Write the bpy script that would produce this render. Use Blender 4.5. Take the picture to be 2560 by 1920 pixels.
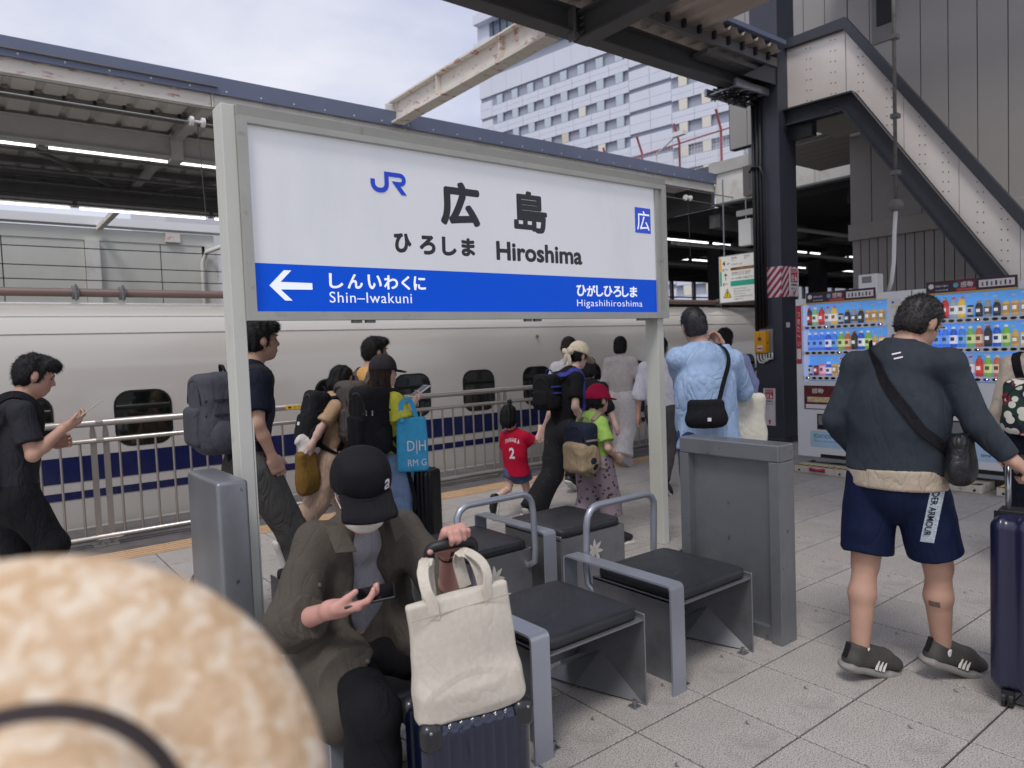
import bpy, bmesh, math, random
import numpy as np
from mathutils import Matrix, Vector, Euler
for o in list(bpy.data.objects): bpy.data.objects.remove(o)
SC = bpy.context.scene
COL = SC.collection
rnd = random.Random(7)
# ------------------------------------------------------------------ camera
CAM_F = Vector((0.6115086, 0.7896969, -0.0493424)).normalized()
YAW, PITCH, ROLL = math.radians(52.24717143), math.radians(-2.82825198), math.radians(-2.18233158)
CAM_F = Vector((math.cos(YAW)*math.cos(PITCH), math.sin(YAW)*math.cos(PITCH), math.sin(PITCH)))
_r = Vector((math.sin(YAW), -math.cos(YAW), 0)); _u = _r.cross(CAM_F)
CAM_R = _r*math.cos(ROLL) + _u*math.sin(ROLL); CAM_U = -_r*math.sin(ROLL) + _u*math.cos(ROLL)
CAM_P = Vector((0, 0, 1.55))
cd = bpy.data.cameras.new('camera'); cam = bpy.data.objects.new('camera', cd); COL.objects.link(cam)
_m = Matrix((CAM_R, CAM_U, -CAM_F)).transposed().to_4x4(); _m.translation = CAM_P
cam.matrix_world = _m
cd.sensor_fit = 'HORIZONTAL'; cd.sensor_width = 36.0; cd.lens = 36.0*1783.9/2560.0
cd.clip_start = 0.03; cd.clip_end = 2000
cd.dof.use_dof = True; cd.dof.focus_distance = 3.4; cd.dof.aperture_fstop = 3.7
SC.camera = cam
# ------------------------------------------------------------------ sky, sun, exposure
SUN_EL, SUN_AZ = math.radians(58), math.radians(215)
W = bpy.data.worlds.new('World'); SC.world = W; W.use_nodes = True
nt = W.node_tree; nt.nodes.clear()
n_out = nt.nodes.new('ShaderNodeOutputWorld'); n_bg = nt.nodes.new('ShaderNodeBackground')
n_sky = nt.nodes.new('ShaderNodeTexSky'); n_sky.sky_type = 'NISHITA'; n_sky.sun_disc = False
n_sky.sun_elevation = SUN_EL; n_sky.sun_rotation = math.pi/2 - SUN_AZ
n_sky.air_density = 1.2; n_sky.dust_density = 3.0
n_tc = nt.nodes.new('ShaderNodeTexCoord'); n_map = nt.nodes.new('ShaderNodeMapping'); n_map.inputs['Scale'].default_value = (1.0, 1.0, 2.6)
n_nz = nt.nodes.new('ShaderNodeTexNoise'); n_nz.inputs['Scale'].default_value = 2.3; n_nz.inputs['Detail'].default_value = 6; n_nz.inputs['Roughness'].default_value = 0.52; n_nz.inputs['Distortion'].default_value = 0.25
n_rp = nt.nodes.new('ShaderNodeValToRGB')
n_rp.color_ramp.elements[0].position = 0.36; n_rp.color_ramp.elements[0].color = (5.1, 5.4, 7.0, 1)
n_rp.color_ramp.elements[1].position = 0.66; n_rp.color_ramp.elements[1].color = (8.3, 8.3, 8.8, 1)
n_mx = nt.nodes.new('ShaderNodeMix'); n_mx.data_type = 'RGBA'; n_mx.inputs[0].default_value = 0.86
nt.links.new(n_tc.outputs['Generated'], n_map.inputs[0]); nt.links.new(n_map.outputs[0], n_nz.inputs['Vector'])
nt.links.new(n_nz.outputs['Fac'], n_rp.inputs[0])
nt.links.new(n_sky.outputs[0], n_mx.inputs[6]); nt.links.new(n_rp.outputs[0], n_mx.inputs[7])
nt.links.new(n_mx.outputs[2], n_bg.inputs[0]); n_bg.inputs[1].default_value = 0.085
nt.links.new(n_bg.outputs[0], n_out.inputs[0])
sl = bpy.data.lights.new('sun', 'SUN'); sl.energy = 1.1; sl.angle = math.radians(16); sl.color = (1.0, 0.97, 0.93)
so = bpy.data.objects.new('sun', sl); COL.objects.link(so)
so.rotation_euler = Vector((-math.cos(SUN_AZ)*math.cos(SUN_EL), -math.sin(SUN_AZ)*math.cos(SUN_EL), -math.sin(SUN_EL))).to_track_quat('-Z', 'Y').to_euler()
SC.view_settings.view_transform = 'Standard'; SC.view_settings.look = 'None'; SC.view_settings.gamma = 1.0
SC.view_settings.use_curve_mapping = False; SC.view_settings.exposure = 0.5
SC.cycles.use_denoising = True
SC.cycles.max_bounces = 6; SC.cycles.diffuse_bounces = 3; SC.cycles.glossy_bounces = 3; SC.cycles.transparent_max_bounces = 6
# ------------------------------------------------------------------ materials
_M = {}
def mat(name, col=(0.5, 0.5, 0.5), rough=0.6, metal=0.0, var=0.0, vscale=8.0, bump=0.0, bscale=60.0, emit=0.0, ecol=None, coat=0.0, spec=0.5, stain=None, stain_scale=3.0, stain_lo=0.55, stain_hi=0.75, rvar=0.0, sheen=0.0, objvar=0.0, stretch=None, speck=None, speck_scale=300.0, speck_t=(0.4, 0.5), aniso=0.0, trans=0.0, alpha=1.0, fold=0.0, fscale=9.0, spots=None):
    """principled material with noise colour variation, stains, specks and fine relief, all in object space"""
    if name in _M: return _M[name]
    m = bpy.data.materials.new(name); m.use_nodes = True; t = m.node_tree; N = t.nodes; L = t.links
    b = N['Principled BSDF']; c4 = (*col, 1)
    b.inputs['Base Color'].default_value = c4; b.inputs['Roughness'].default_value = rough; b.inputs['Metallic'].default_value = metal
    b.inputs['Specular IOR Level'].default_value = spec
    if coat: b.inputs['Coat Weight'].default_value = coat; b.inputs['Coat Roughness'].default_value = 0.06
    if sheen: b.inputs['Sheen Weight'].default_value = sheen; b.inputs['Sheen Roughness'].default_value = 0.5
    if aniso: b.inputs['Anisotropic'].default_value = aniso
    if trans: b.inputs['Transmission Weight'].default_value = trans
    if alpha < 1: b.inputs['Alpha'].default_value = alpha
    tc = N.new('ShaderNodeTexCoord'); src = tc.outputs['Object']
    if stretch:
        mp = N.new('ShaderNodeMapping'); mp.inputs['Scale'].default_value = stretch; L.new(src, mp.inputs[0]); src = mp.outputs[0]
    def noise(scale, det=4.0, rgh=0.55, vec=None):
        n = N.new('ShaderNodeTexNoise'); n.inputs['Scale'].default_value = scale; n.inputs['Detail'].default_value = det; n.inputs['Roughness'].default_value = rgh
        L.new(vec or src, n.inputs['Vector']); return n.outputs['Fac']
    def ramp(fac, a, bb, ca=(0, 0, 0, 1), cb=(1, 1, 1, 1)):
        r = N.new('ShaderNodeValToRGB'); r.color_ramp.elements[0].position = a; r.color_ramp.elements[1].position = bb
        r.color_ramp.elements[0].color = ca; r.color_ramp.elements[1].color = cb; L.new(fac, r.inputs[0]); return r.outputs[0]
    cur = None
    def mix(a, bcol, fac, mode='MIX'):
        x = N.new('ShaderNodeMix'); x.data_type = 'RGBA'; x.blend_type = mode
        if isinstance(fac, float): x.inputs[0].default_value = fac
        else: L.new(fac, x.inputs[0])
        for s, v in ((6, a), (7, bcol)):
            if isinstance(v, tuple): x.inputs[s].default_value = v
            else: L.new(v, x.inputs[s])
        return x.outputs[2]
    if var or stain or speck or objvar:
        cur = c4
        if var:
            f = ramp(noise(vscale), 0.3, 0.7)
            cur = mix(tuple(max(0, x*(1-var)) for x in col)+(1,), tuple(min(1, x*(1+var)) for x in col)+(1,), f)
        if objvar:
            oi = N.new('ShaderNodeObjectInfo'); mr = N.new('ShaderNodeMapRange'); mr.inputs[3].default_value = 1-objvar; mr.inputs[4].default_value = 1+objvar
            L.new(oi.outputs['Random'], mr.inputs[0]); cb = N.new('ShaderNodeCombineColor')
            for i in range(3): L.new(mr.outputs[0], cb.inputs[i])
            cur = mix(cur, cb.outputs[0], 1.0, 'MULTIPLY')
        if speck:
            cur = mix(cur, (*speck, 1), ramp(noise(speck_scale, 2.0, 0.6), speck_t[0], speck_t[1], (1, 1, 1, 1), (0, 0, 0, 1)))
        if stain:
            cur = mix(cur, (*stain, 1), ramp(noise(stain_scale, 6.0, 0.65), stain_lo, stain_hi))
        if spots:
            cur = mix(cur, (*spots[0], 1), ramp(noise(spots[1], 3.0, 0.5), spots[2], spots[3]))
        L.new(cur, b.inputs['Base Color'])
    if rvar:
        mr = N.new('ShaderNodeMapRange'); mr.inputs[3].default_value = max(0.02, rough-rvar); mr.inputs[4].default_value = min(1, rough+rvar)
        L.new(noise(vscale*1.7), mr.inputs[0]); L.new(mr.outputs[0], b.inputs['Roughness'])
    if fold:
        bf = N.new('ShaderNodeBump'); bf.inputs['Strength'].default_value = min(1.0, fold); bf.inputs['Distance'].default_value = 0.022
        mp2 = N.new('ShaderNodeMapping'); mp2.inputs['Rotation'].default_value = (0.5, 0.35, 0.4); mp2.inputs['Scale'].default_value = (1.0, 1.0, 0.42); L.new(tc.outputs['Object'], mp2.inputs[0])
        nz = N.new('ShaderNodeTexNoise'); nz.inputs['Scale'].default_value = fscale*1.5; nz.inputs['Detail'].default_value = 3; nz.inputs['Roughness'].default_value = 0.5; nz.inputs['Distortion'].default_value = 1.1
        L.new(mp2.outputs[0], nz.inputs['Vector'])
        ab = N.new('ShaderNodeMath'); ab.operation = 'SUBTRACT'; ab.inputs[1].default_value = 0.5; L.new(nz.outputs['Fac'], ab.inputs[0])
        a2 = N.new('ShaderNodeMath'); a2.operation = 'ABSOLUTE'; L.new(ab.outputs[0], a2.inputs[0])
        a3 = N.new('ShaderNodeMath'); a3.operation = 'POWER'; a3.inputs[1].default_value = 0.6; L.new(a2.outputs[0], a3.inputs[0])
        L.new(a3.outputs[0], bf.inputs['Height']); L.new(bf.outputs[0], b.inputs['Normal'])
    if bump:
        bp = N.new('ShaderNodeBump'); bp.inputs['Strength'].default_value = min(1, bump); bp.inputs['Distance'].default_value = 0.004
        L.new(noise(bscale, 5.0), bp.inputs['Height']); L.new(bp.outputs[0], b.inputs['Normal'])
        if fold: L.new(bf.outputs[0], bp.inputs['Normal'])
    if emit:
        b.inputs['Emission Strength'].default_value = emit
        if cur is not None and ecol is None: L.new(cur, b.inputs['Emission Color'])
        else: b.inputs['Emission Color'].default_value = (*(ecol or col), 1)
    _M[name] = m; return m
def s2l(*c):
    return tuple((x/255/12.92 if x/255 <= 0.04045 else ((x/255+0.055)/1.055)**2.4) for x in c)
# ------------------------------------------------------------------ mesh building
class MB:
    def __init__(s): s.v = []; s.f = []
    def add(s, v, f):
        o = len(s.v); s.v += [tuple(p) for p in v]; s.f += [tuple(i+o for i in q) for q in f]; return s
    def box(s, a, b, R=None, c=None):
        x0, y0, z0 = a; x1, y1, z1 = b
        v = [(x0,y0,z0),(x1,y0,z0),(x1,y1,z0),(x0,y1,z0),(x0,y0,z1),(x1,y0,z1),(x1,y1,z1),(x0,y1,z1)]
        if R is not None:
            c = Vector(c or ((x0+x1)/2, (y0+y1)/2, (z0+z1)/2)); v = [tuple(c + R @ (Vector(p)-c)) for p in v]
        return s.add(v, [(0,3,2,1),(4,5,6,7),(0,1,5,4),(1,2,6,5),(2,3,7,6),(3,0,4,7)])
    def prism(s, poly, axis, t0, t1):
        """extrude a 2D polygon along an axis (0: poly=(y,z); 1: poly=(x,z); 2: poly=(x,y))"""
        n = len(poly)
        def mk(t): return [((t, a, b) if axis == 0 else (a, t, b) if axis == 1 else (a, b, t)) for a, b in poly]
        A = sum(poly[i][0]*poly[(i+1) % n][1]-poly[(i+1) % n][0]*poly[i][1] for i in range(n))
        flip = (A > 0) == (axis == 1)
        f0 = tuple(range(n)); f1 = tuple(range(2*n-1, n-1, -1)); sd = [(i, n+i, n+(i+1) % n, (i+1) % n) for i in range(n)]
        if flip: F = [f0, f1]+sd
        else: F = [f0[::-1], f1[::-1]]+[q[::-1] for q in sd]
        if t1 < t0: F = [q[::-1] for q in F]
        return s.add(mk(t0)+mk(t1), F)
    def tube(s, pts, r, n=10, cap=True):
        P = [Vector(p) for p in pts]; rr = r if isinstance(r, (list, tuple)) else [r]*len(P)
        rings = []; up = None
        for i, p in enumerate(P):
            d = (P[min(i+1, len(P)-1)]-P[max(i-1, 0)]).normalized()
            if up is None: up = Vector((0, 0, 1)) if abs(d.z) < 0.9 else Vector((1, 0, 0))
            a = d.cross(up)
            if a.length < 1e-6: a = d.orthogonal()
            a.normalize(); b = a.cross(d).normalized(); up = b
            rings.append([p+(a*math.cos(2*math.pi*k/n)+b*math.sin(2*math.pi*k/n))*rr[i] for k in range(n)])
        v = [q for rg in rings for q in rg]; f = []
        for i in range(len(P)-1):
            for k in range(n): f.append((i*n+k, i*n+(k+1) % n, (i+1)*n+(k+1) % n, (i+1)*n+k))
        if cap: f.append(tuple(range(n))[::-1]); f.append(tuple((len(P)-1)*n+k for k in range(n)))
        return s.add(v, f)
    def lathe(s, prof, c=(0, 0, 0), n=14):
        v = []; f = []; cx, cy, cz = c
        for r, z in prof: v += [(cx+r*math.cos(2*math.pi*k/n), cy+r*math.sin(2*math.pi*k/n), cz+z) for k in range(n)]
        for i in range(len(prof)-1):
            for k in range(n): f.append((i*n+k, i*n+(k+1) % n, (i+1)*n+(k+1) % n, (i+1)*n+k))
        f.append(tuple(range(n))[::-1]); f.append(tuple((len(prof)-1)*n+k for k in range(n)))
        return s.add(v, f)
    def ell(s, c, r, R=None, nu=14, nv=9):
        v = []; f = []; c = Vector(c)
        for j in range(nv+1):
            th = math.pi*j/nv
            for k in range(nu):
                p = Vector((r[0]*math.sin(th)*math.cos(2*math.pi*k/nu), r[1]*math.sin(th)*math.sin(2*math.pi*k/nu), r[2]*math.cos(th)))
                v.append(tuple(c+(R @ p if R else p)))
        for j in range(nv):
            for k in range(nu): f.append((j*nu+k, (j+1)*nu+k, (j+1)*nu+(k+1) % nu, j*nu+(k+1) % nu))
        return s.add(v, f)
    def build(s, name, m, parent=None, smooth=False, bevel=0.0, seg=2, weld=False, angle=None):
        me = bpy.data.meshes.new(name); me.from_pydata(s.v, [], s.f)
        if weld or bevel:
            bm = bmesh.new(); bm.from_mesh(me); bmesh.ops.remove_doubles(bm, verts=bm.verts, dist=1e-5)
            if bevel:
                es = [e for e in bm.edges if len(e.link_faces) == 2 and e.calc_face_angle(0) > 0.5]
                bmesh.ops.bevel(bm, geom=es, offset=bevel, segments=seg, affect='EDGES', profile=0.5, clamp_overlap=True)
            bm.to_mesh(me); bm.free()
        return link(name, me, m, parent, smooth)
def link(name, me, m, parent=None, smooth=False):
    if m is not None and not me.materials: me.materials.append(m)
    if smooth:
        me.polygons.foreach_set('use_smooth', [True]*len(me.polygons))
        if smooth == 'auto':
            try: me.set_sharp_from_angle(angle=math.radians(40))
            except Exception: pass
    o = bpy.data.objects.new(name, me); COL.objects.link(o)
    if parent is not None: o.parent = parent
    return o
def tag(o, label=None, cat=None, group=None, kind=None):
    if label: o['label'] = label
    if cat: o['category'] = cat
    if group: o['group'] = group
    if kind: o['kind'] = kind
    return o
def thing(name, label, cat, loc=(0, 0, 0), rz=0.0, group=None):
    o = bpy.data.objects.new(name, None); o.empty_display_size = 0.1; COL.objects.link(o)
    o.location = loc; o.rotation_euler = (0, 0, rz); return tag(o, label, cat, group)
def struct(o): o['kind'] = 'structure'; return o
def dup(o, parent=None, **kw):
    c = o.copy(); COL.objects.link(c)
    if parent is not None: c.parent = parent
    for k, v in kw.items(): setattr(c, k, v)
    return c
def dup_tree(root, loc, label, rz=0.0):
    r = root.copy(); COL.objects.link(r); r.location = loc; r.rotation_euler = (0, 0, rz); r['label'] = label
    for ch in list(root.children):
        c = ch.copy(); COL.objects.link(c); c.parent = r
        for g in ch.children:
            d = g.copy(); COL.objects.link(d); d.parent = c
    return r
def text_mesh(s, size=1.0, bold=0.0, align='LEFT', sx=1.0, space=1.0, res=3):
    cu = bpy.data.curves.new('lettering', 'FONT'); cu.body = s; cu.size = size; cu.align_x = align; cu.offset = bold; cu.resolution_u = res; cu.space_character = space
    ob = bpy.data.objects.new('lettering', cu); me = bpy.data.meshes.new_from_object(ob)
    bpy.data.objects.remove(ob); bpy.data.curves.remove(cu)
    return me
def text(s, parent, m, origin, ux, uy, h, width=None, bold=0.0, name='lettering', align='LEFT', space=1.0, res=3):
    """flat lettering: fits the ink box to height h (and width) with its lower left corner at origin, axes ux, uy"""
    me = text_mesh(s, 1.0, bold, 'LEFT', 1.0, space, res)
    n = len(me.vertices); co = np.empty(n*3); me.vertices.foreach_get('co', co); co = co.reshape(-1, 3)
    lo = co.min(0); hi = co.max(0); k = h/max(1e-6, hi[1]-lo[1]); kx = k if width is None else width/max(1e-6, hi[0]-lo[0])
    w = (hi[0]-lo[0])*kx; off = 0 if align == 'LEFT' else (-w/2 if align == 'CENTER' else -w)
    O = np.array(origin); X = np.array(ux, float); Y = np.array(uy, float)
    P = O + np.outer((co[:, 0]-lo[0])*kx+off, X) + np.outer((co[:, 1]-lo[1])*k, Y)
    me.vertices.foreach_set('co', P.ravel()); me.update(); me.materials.clear()
    return link(name, me, m, parent)
def rrect(cx, cy, w, h, r, n=5):
    pts = []
    for sx, sy, a0 in ((1, 1, 0), (-1, 1, 90), (-1, -1, 180), (1, -1, 270)):
        for i in range(n+1):
            a = math.radians(a0+90*i/n); pts.append((cx+sx*(w/2-r)+r*math.cos(a), cy+sy*(h/2-r)+r*math.sin(a)))
    return pts
def px_size(p):
    d = Vector(p)-CAM_P; c = d.dot(CAM_F)
    if c < 0.2: return None
    return (512+713.6*d.dot(CAM_R)/c, 384-713.6*d.dot(CAM_U)/c, c)
# ================================================================== SETTING
M_tile = mat('terrazzo_tile', s2l(184, 178, 172), 0.55, var=0.08, vscale=3.0, speck=s2l(122, 116, 112), speck_scale=170, speck_t=(0.40, 0.50), stain=s2l(112, 107, 103), stain_scale=2.0, stain_lo=0.55, stain_hi=0.82, objvar=0.05, bump=0.12, bscale=160, spots=(s2l(84, 79, 76), 9.0, 0.70, 0.745))
M_joint = mat('tile_joint', s2l(30, 28, 28), 0.9, var=0.2, vscale=20)
M_edge = mat('platform_edge_asphalt', s2l(96, 92, 92), 0.85, var=0.18, vscale=5, bump=0.3, bscale=150, stain=s2l(62, 58, 58), stain_scale=4)
M_tact = mat('tactile_paving', s2l(196, 164, 130), 0.7, var=0.08, vscale=9, stain=s2l(160, 122, 92), stain_scale=6, objvar=0.05)
M_ballast = mat('track_bed', s2l(84, 80, 78), 0.95, var=0.3, vscale=12, bump=0.6, bscale=40)
M_white = mat('white_painted_steel', s2l(222, 220, 214), 0.5, var=0.05, vscale=3, stain=s2l(190, 184, 172), stain_scale=2.2)
M_rusty = mat('peeling_white_paint', s2l(222, 216, 206), 0.7, var=0.06, vscale=4, stain=s2l(176, 104, 84), stain_scale=7, stain_lo=0.56, stain_hi=0.66, bump=0.5, bscale=30, stretch=(0.6, 1, 2.2))
M_fascia = mat('slate_blue_cladding', s2l(104, 112, 136), 0.5, var=0.06, vscale=1.5)
M_roofun = mat('corrugated_roof_sheet', s2l(212, 208, 202), 0.7, var=0.08, vscale=2)
M_roofwarm = mat('canopy_roof_sheet', s2l(186, 174, 164), 0.7, var=0.08, vscale=2)
M_steel_d = mat('dark_grey_steel', s2l(112, 111, 112), 0.5, var=0.1, vscale=4)
M_girder = mat('grey_painted_girder', s2l(186, 185, 182), 0.6, var=0.08, vscale=3)
M_beam_o = mat('canopy_edge_beam_paint', s2l(86, 86, 88), 0.55, var=0.08, vscale=3)
M_cream = mat('cream_wall_panel', s2l(206, 206, 198), 0.6, var=0.03, vscale=2, objvar=0.02)
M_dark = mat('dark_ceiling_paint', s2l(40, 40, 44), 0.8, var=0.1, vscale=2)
M_tubeL = mat('fluorescent_tube', (1, 1, 1), 0.4, emit=1.7, ecol=(0.97, 0.98, 1.0))
M_wire = mat('catenary_wire', s2l(120, 118, 116), 0.4, metal=0.6)
M_wire_d = mat('dark_wire', s2l(70, 68, 68), 0.5)
M_ins = mat('white_insulator', s2l(225, 225, 222), 0.3)
M_glass_d = mat('dark_window_glass', s2l(18, 22, 20), 0.04, spec=0.8, coat=0.3)

# platform: slab with joints, tiles as pieces
flo = struct(MB().box((-30, -9, -1.2), (70, 6.325, -0.010)).build('platform_floor', M_joint))
TX, TY = 0.441, 0.4398
tm = MB().box((-TX/2+0.0042, -TY/2+0.0042, -0.03), (TX/2-0.0042, TY/2-0.0042, 0)).build('tile', M_tile, flo, bevel=0.002, seg=1)
tme = tm.data; bpy.data.objects.remove(tm)
cand = []
for i in range(-26, 60):
    for j in range(-18, 10):
        cx = 2.058+(i+0.5)*TX; cy = 1.927+(j+0.5)*TY
        q = px_size((cx, cy, 0)); vis = q and -40 < q[0] < 1064 and -40 < q[1] < 808
        cand.append((-(q[2]) if vis else -1e3-abs(cx)-abs(cy), cx, cy, vis))
cand.sort(reverse=True)
rest = MB()
for k, (d, cx, cy, vis) in enumerate(cand):
    if k < 300:
        o = bpy.data.objects.new('tile', tme); COL.objects.link(o); o.parent = flo; o.location = (cx, cy, 0)
    elif abs(cx) < 30:
        x0, x1, y0, y1 = cx-TX/2+0.0045, cx+TX/2-0.0045, cy-TY/2+0.0045, cy+TY/2-0.0045
        rest.add([(x0, y0, 0), (x1, y0, 0), (x1, y1, 0), (x0, y1, 0)], [(0, 1, 2, 3)])
tag(rest.build('tile_field', M_tile, flo), kind='stuff')
edge = struct(MB().box((-30, 6.63, -1.2), (70, 7.86, -0.002)).build('platform_edge', M_edge))
for k in range(2): MB().box((-30, 7.05+0.35*k, -0.01), (70, 7.063+0.35*k, 0.001)).build('edge_groove', M_joint, edge)
MB().box((-30, 7.80, -1.1), (70, 7.88, 0.004)).build('coping', mat('concrete_coping', s2l(150, 146, 142), 0.85, var=0.15, vscale=6), edge)
# tactile paving along the edge: separate slabs with raised bars
tt = struct(MB().box((-30, 6.325, -1.2), (70, 6.63, -0.008)).build('tactile_path', M_joint))
tb = MB().box((0.002, 0.002, -0.03), (0.298, 0.298, 0.002))
for k in range(4): tb.box((0.012, 0.028+0.07*k, 0.002), (0.288, 0.064+0.07*k, 0.008))
t0 = tb.build('tactile_slab', M_tact, tt); t0.location = (-2, 6.327, 0)
for k in range(1, 75): dup(t0, tt, location=(-2+0.3*k, 6.327, 0))
# ground far below and tracks
struct(MB().box((-400, -400, -1.6), (400, 400, -1.5)).build('ground', M_ballast))
tr = thing('railway_track', 'steel rails of the track under the white train', 'track', (0, 0, -1.25))
for y in (9.0, 10.43): MB().box((-30, y-0.035, 0), (60, y+0.035, 0.16)).build('rail', M_steel_d, tr)

# ------------------------------------------------------------------ train
M_tw = mat('train_ivory_paint', s2l(196, 191, 184), 0.22, var=0.015, vscale=0.7, coat=0.5, spec=0.5)
M_tb = mat('train_blue_paint', s2l(6, 20, 74), 0.25, coat=0.3)
M_tr = mat('train_roof_paint', s2l(232, 230, 228), 0.35, var=0.03)
tn = thing('bullet_train', 'long white bullet train with double blue stripe standing behind the railing', 'train', (0, 0, 0))
prof = [(8.10, -0.95), (8.03, -0.5), (8.0, 0.0), (8.0, 0.9), (8.005, 1.25), (8.02, 1.5), (8.06, 1.7), (8.14, 1.88), (8.28, 2.03), (8.50, 2.14), (8.80, 2.21), (9.2, 2.25), (9.7, 2.26), (10.2, 2.25), (10.9, 2.14), (11.25, 1.88), (11.4, 1.3), (11.4, 0), (11.3, -0.95)]
def loft(prof, xs):
    v = [(x, y, z) for x in xs for y, z in prof]; n = len(prof); f = []
    for i in range(len(xs)-1):
        for k in range(n-1): f.append((i*n+k, (i+1)*n+k, (i+1)*n+k+1, i*n+k+1))
        f.append((i*n+n-1, (i+1)*n+n-1, (i+1)*n, i*n))
    f.append(tuple(range(n))); f.append(tuple((len(xs)-1)*n+k for k in range(n))[::-1]); return v, f
mb = MB(); mb.add(*loft(prof, [-16, 9.5])); body = mb.build('body', M_tw, tn, smooth='auto')
mb = MB(); mb.add(*loft(prof, [9.62, 34.6])); mb.build('body', M_tw, tn, smooth='auto')
mb = MB(); mb.add(*loft([(y+(0.12 if y < 9.7 else -0.12), z-0.1) for y, z in prof], [9.5, 9.62])); mb.build('gangway', mat('rubber', s2l(40, 40, 42), 0.8), tn)
for a, b in ((0.671, 0.426), (0.335, 0.26)): MB().box((-16, 7.996, b), (34.6, 8.02, a)).build('stripe', M_tb, tn)
wf = MB(); wf.prism(rrect(0, 0, 0.532, 0.562, 0.15), 1, 7.997, 8.03); wfm = wf.build('window', mat('window_gasket', s2l(14, 15, 15), 0.35), tn)
wg = MB(); wg.prism(rrect(0, 0, 0.492, 0.522, 0.135), 1, 7.993, 8.02); wgm = wg.build('pane', M_glass_d, wfm)
for k in range(-5, 31):
    X = 1.462+1.04*k
    if 8.95 < X < 10.1: continue
    if k == -5: o, p = wfm, wgm
    else: o = dup(wfm, tn); p = dup(wgm, o)
    o.location = (X, 0, 1.0)
mb = MB(); mb.tube([(-16, 9.0, 2.335), (34, 9.0, 2.335)], 0.045, 12); mb.build('roof_cable', mat('brown_cable_cover', s2l(112, 92, 86), 0.5, var=0.08, vscale=1), tn, smooth=True)
for x in (1.05, 1.5, 12.4, 20.2):
    mb = MB(); mb.tube([(x-0.03, 9.0, 2.335), (x+0.03, 9.0, 2.335)], 0.075, 12); mb.tube([(x, 8.93, 2.24), (x, 8.93, 2.42)], 0.012, 6); mb.build('cable_clamp', M_steel_d, tn)
MB().ell((6.72, 8.03, 1.72), (0.02, 0.03, 0.025)).build('side_lamp', M_steel_d, tn, smooth=True)
for z, y in ((1.86, 8.125), (2.035, 8.283)): mb = MB(); mb.box((-16, y-0.004, z), (34.6, y+0.01, z+0.008)); mb.build('seam', M_tr, tn)

# ------------------------------------------------------------------ railing along the platform edge
M_ss = mat('stainless_tube', s2l(164, 158, 153), 0.3, metal=0.7, var=0.08, vscale=3, rvar=0.08)
fn = thing('safety_railing', 'stainless tube railing with thin uprights running along the platform edge', 'railing', (0, 6.95, 0))
for z, r in ((1.055, 0.03), (0.905, 0.021), (0.075, 0.026)):
    mb = MB(); mb.tube([(-4, 0, z), (16, 0, z)], r, 12); mb.build('rail', M_ss, fn, smooth=True)
bal = None; doubles = [0.87+2.15*k for k in range(-2, 7)]
x = doubles[0]-0.2
for d in doubles:
    for j in range(2):
        mb = MB(); mb.prism([(-0.024, 0.0), (0.024, 0.0), (0.024, 0.93), (0.006, 1.03), (-0.012, 1.03), (-0.024, 0.93)], 1, -0.006, 0.006)
        o = mb.build('post', M_ss, fn); o.location = (d+0.095*j, 0, 0.03)
        mb = MB(); mb.box((-0.05, -0.06, -0.032), (0.05, 0.09, -0.02)); mb.tube([(0.0, 0.06, -0.02), (0.0, 0.06, 0.0)], 0.012, 6); mb.build('foot_plate', M_ss, o)
    n = 14
    for k in range(n):
        xx = d+0.095+(2.15-0.095)*(k+0.7)/(n+0.4)
        if xx > 16: continue
        if bal is None:
            mb = MB(); mb.tube([(0, 0, 0.075), (0, 0, 0.905)], 0.0105, 8, cap=False); bal = mb.build('baluster', M_ss, fn, smooth=True); bal.location = (xx, 0, 0)
        else: dup(bal, fn, location=(xx, 0, 0))
for xx in doubles:
    mb = MB(); mb.tube([(xx+0.02, 0, 1.055), (xx+0.075, 0, 1.055)], 0.0315, 12); mb.tube([(xx+0.02, 0, 0.905), (xx+0.075, 0, 0.905)], 0.0225, 12); mb.build('sleeve', M_ss, fn, smooth='auto')
MB().box((2.53, -0.034, 1.035), (2.80, -0.03, 1.075)).build('sticker', mat('yellow_sticker', s2l(226, 186, 60), 0.5), fn)
text('■ 立入禁止', fn, mat('black_print', (0.01, 0.01, 0.012), 0.6), (2.55, -0.0352, 1.043), (1, 0, 0), (0, 0, 1), 0.022, 0.22)

# ------------------------------------------------------------------ opposite canopy
oc = thing('far_canopy', 'grey platform canopy with slate blue fascia across the track', 'canopy', (0, 10.17, 0))
def oco(mb, name, m, **k): 
    mb.v = [(x, y-10.17, z) for x, y, z in mb.v]; return mb.build(name, m, oc, **k)
oco(MB().box((-14, 10.13, 5.145), (14.0, 10.17, 5.375)), 'fascia', M_fascia)
mb = MB()
for k in range(60): mb.ell((-13.8+0.47*k, 10.128, 5.19), (0.012, 0.006, 0.012), None, 6, 4)
oco(mb, 'rivets', M_ins)
oco(MB().box((-14, 10.10, 5.225), (3.0, 10.13, 5.245)), 'fascia_groove', M_steel_d)
oco(MB().box((-14, 10.19, 4.975), (2.92, 10.25, 5.14)), 'edge_beam', M_rusty); oco(MB().box((2.96, 10.19, 4.975), (14.0, 10.25, 5.14)), 'edge_beam', M_white)
for x in (2.93, 5.9, 8.9, 11.9): oco(MB().box((x, 10.17, 4.97), (x+0.02, 10.24, 5.15)), 'beam_splice', M_rusty)
mb = MB(); p = 0.36; xs = []
k = -14.0
while k < 14: xs += [(k, 0), (k+0.24, 0), (k+0.27, 0.055), (k+0.33, 0.055)]; k += p
def zroof(y): return 5.17-0.016*(y-10.2)
v = []; f = []
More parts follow.
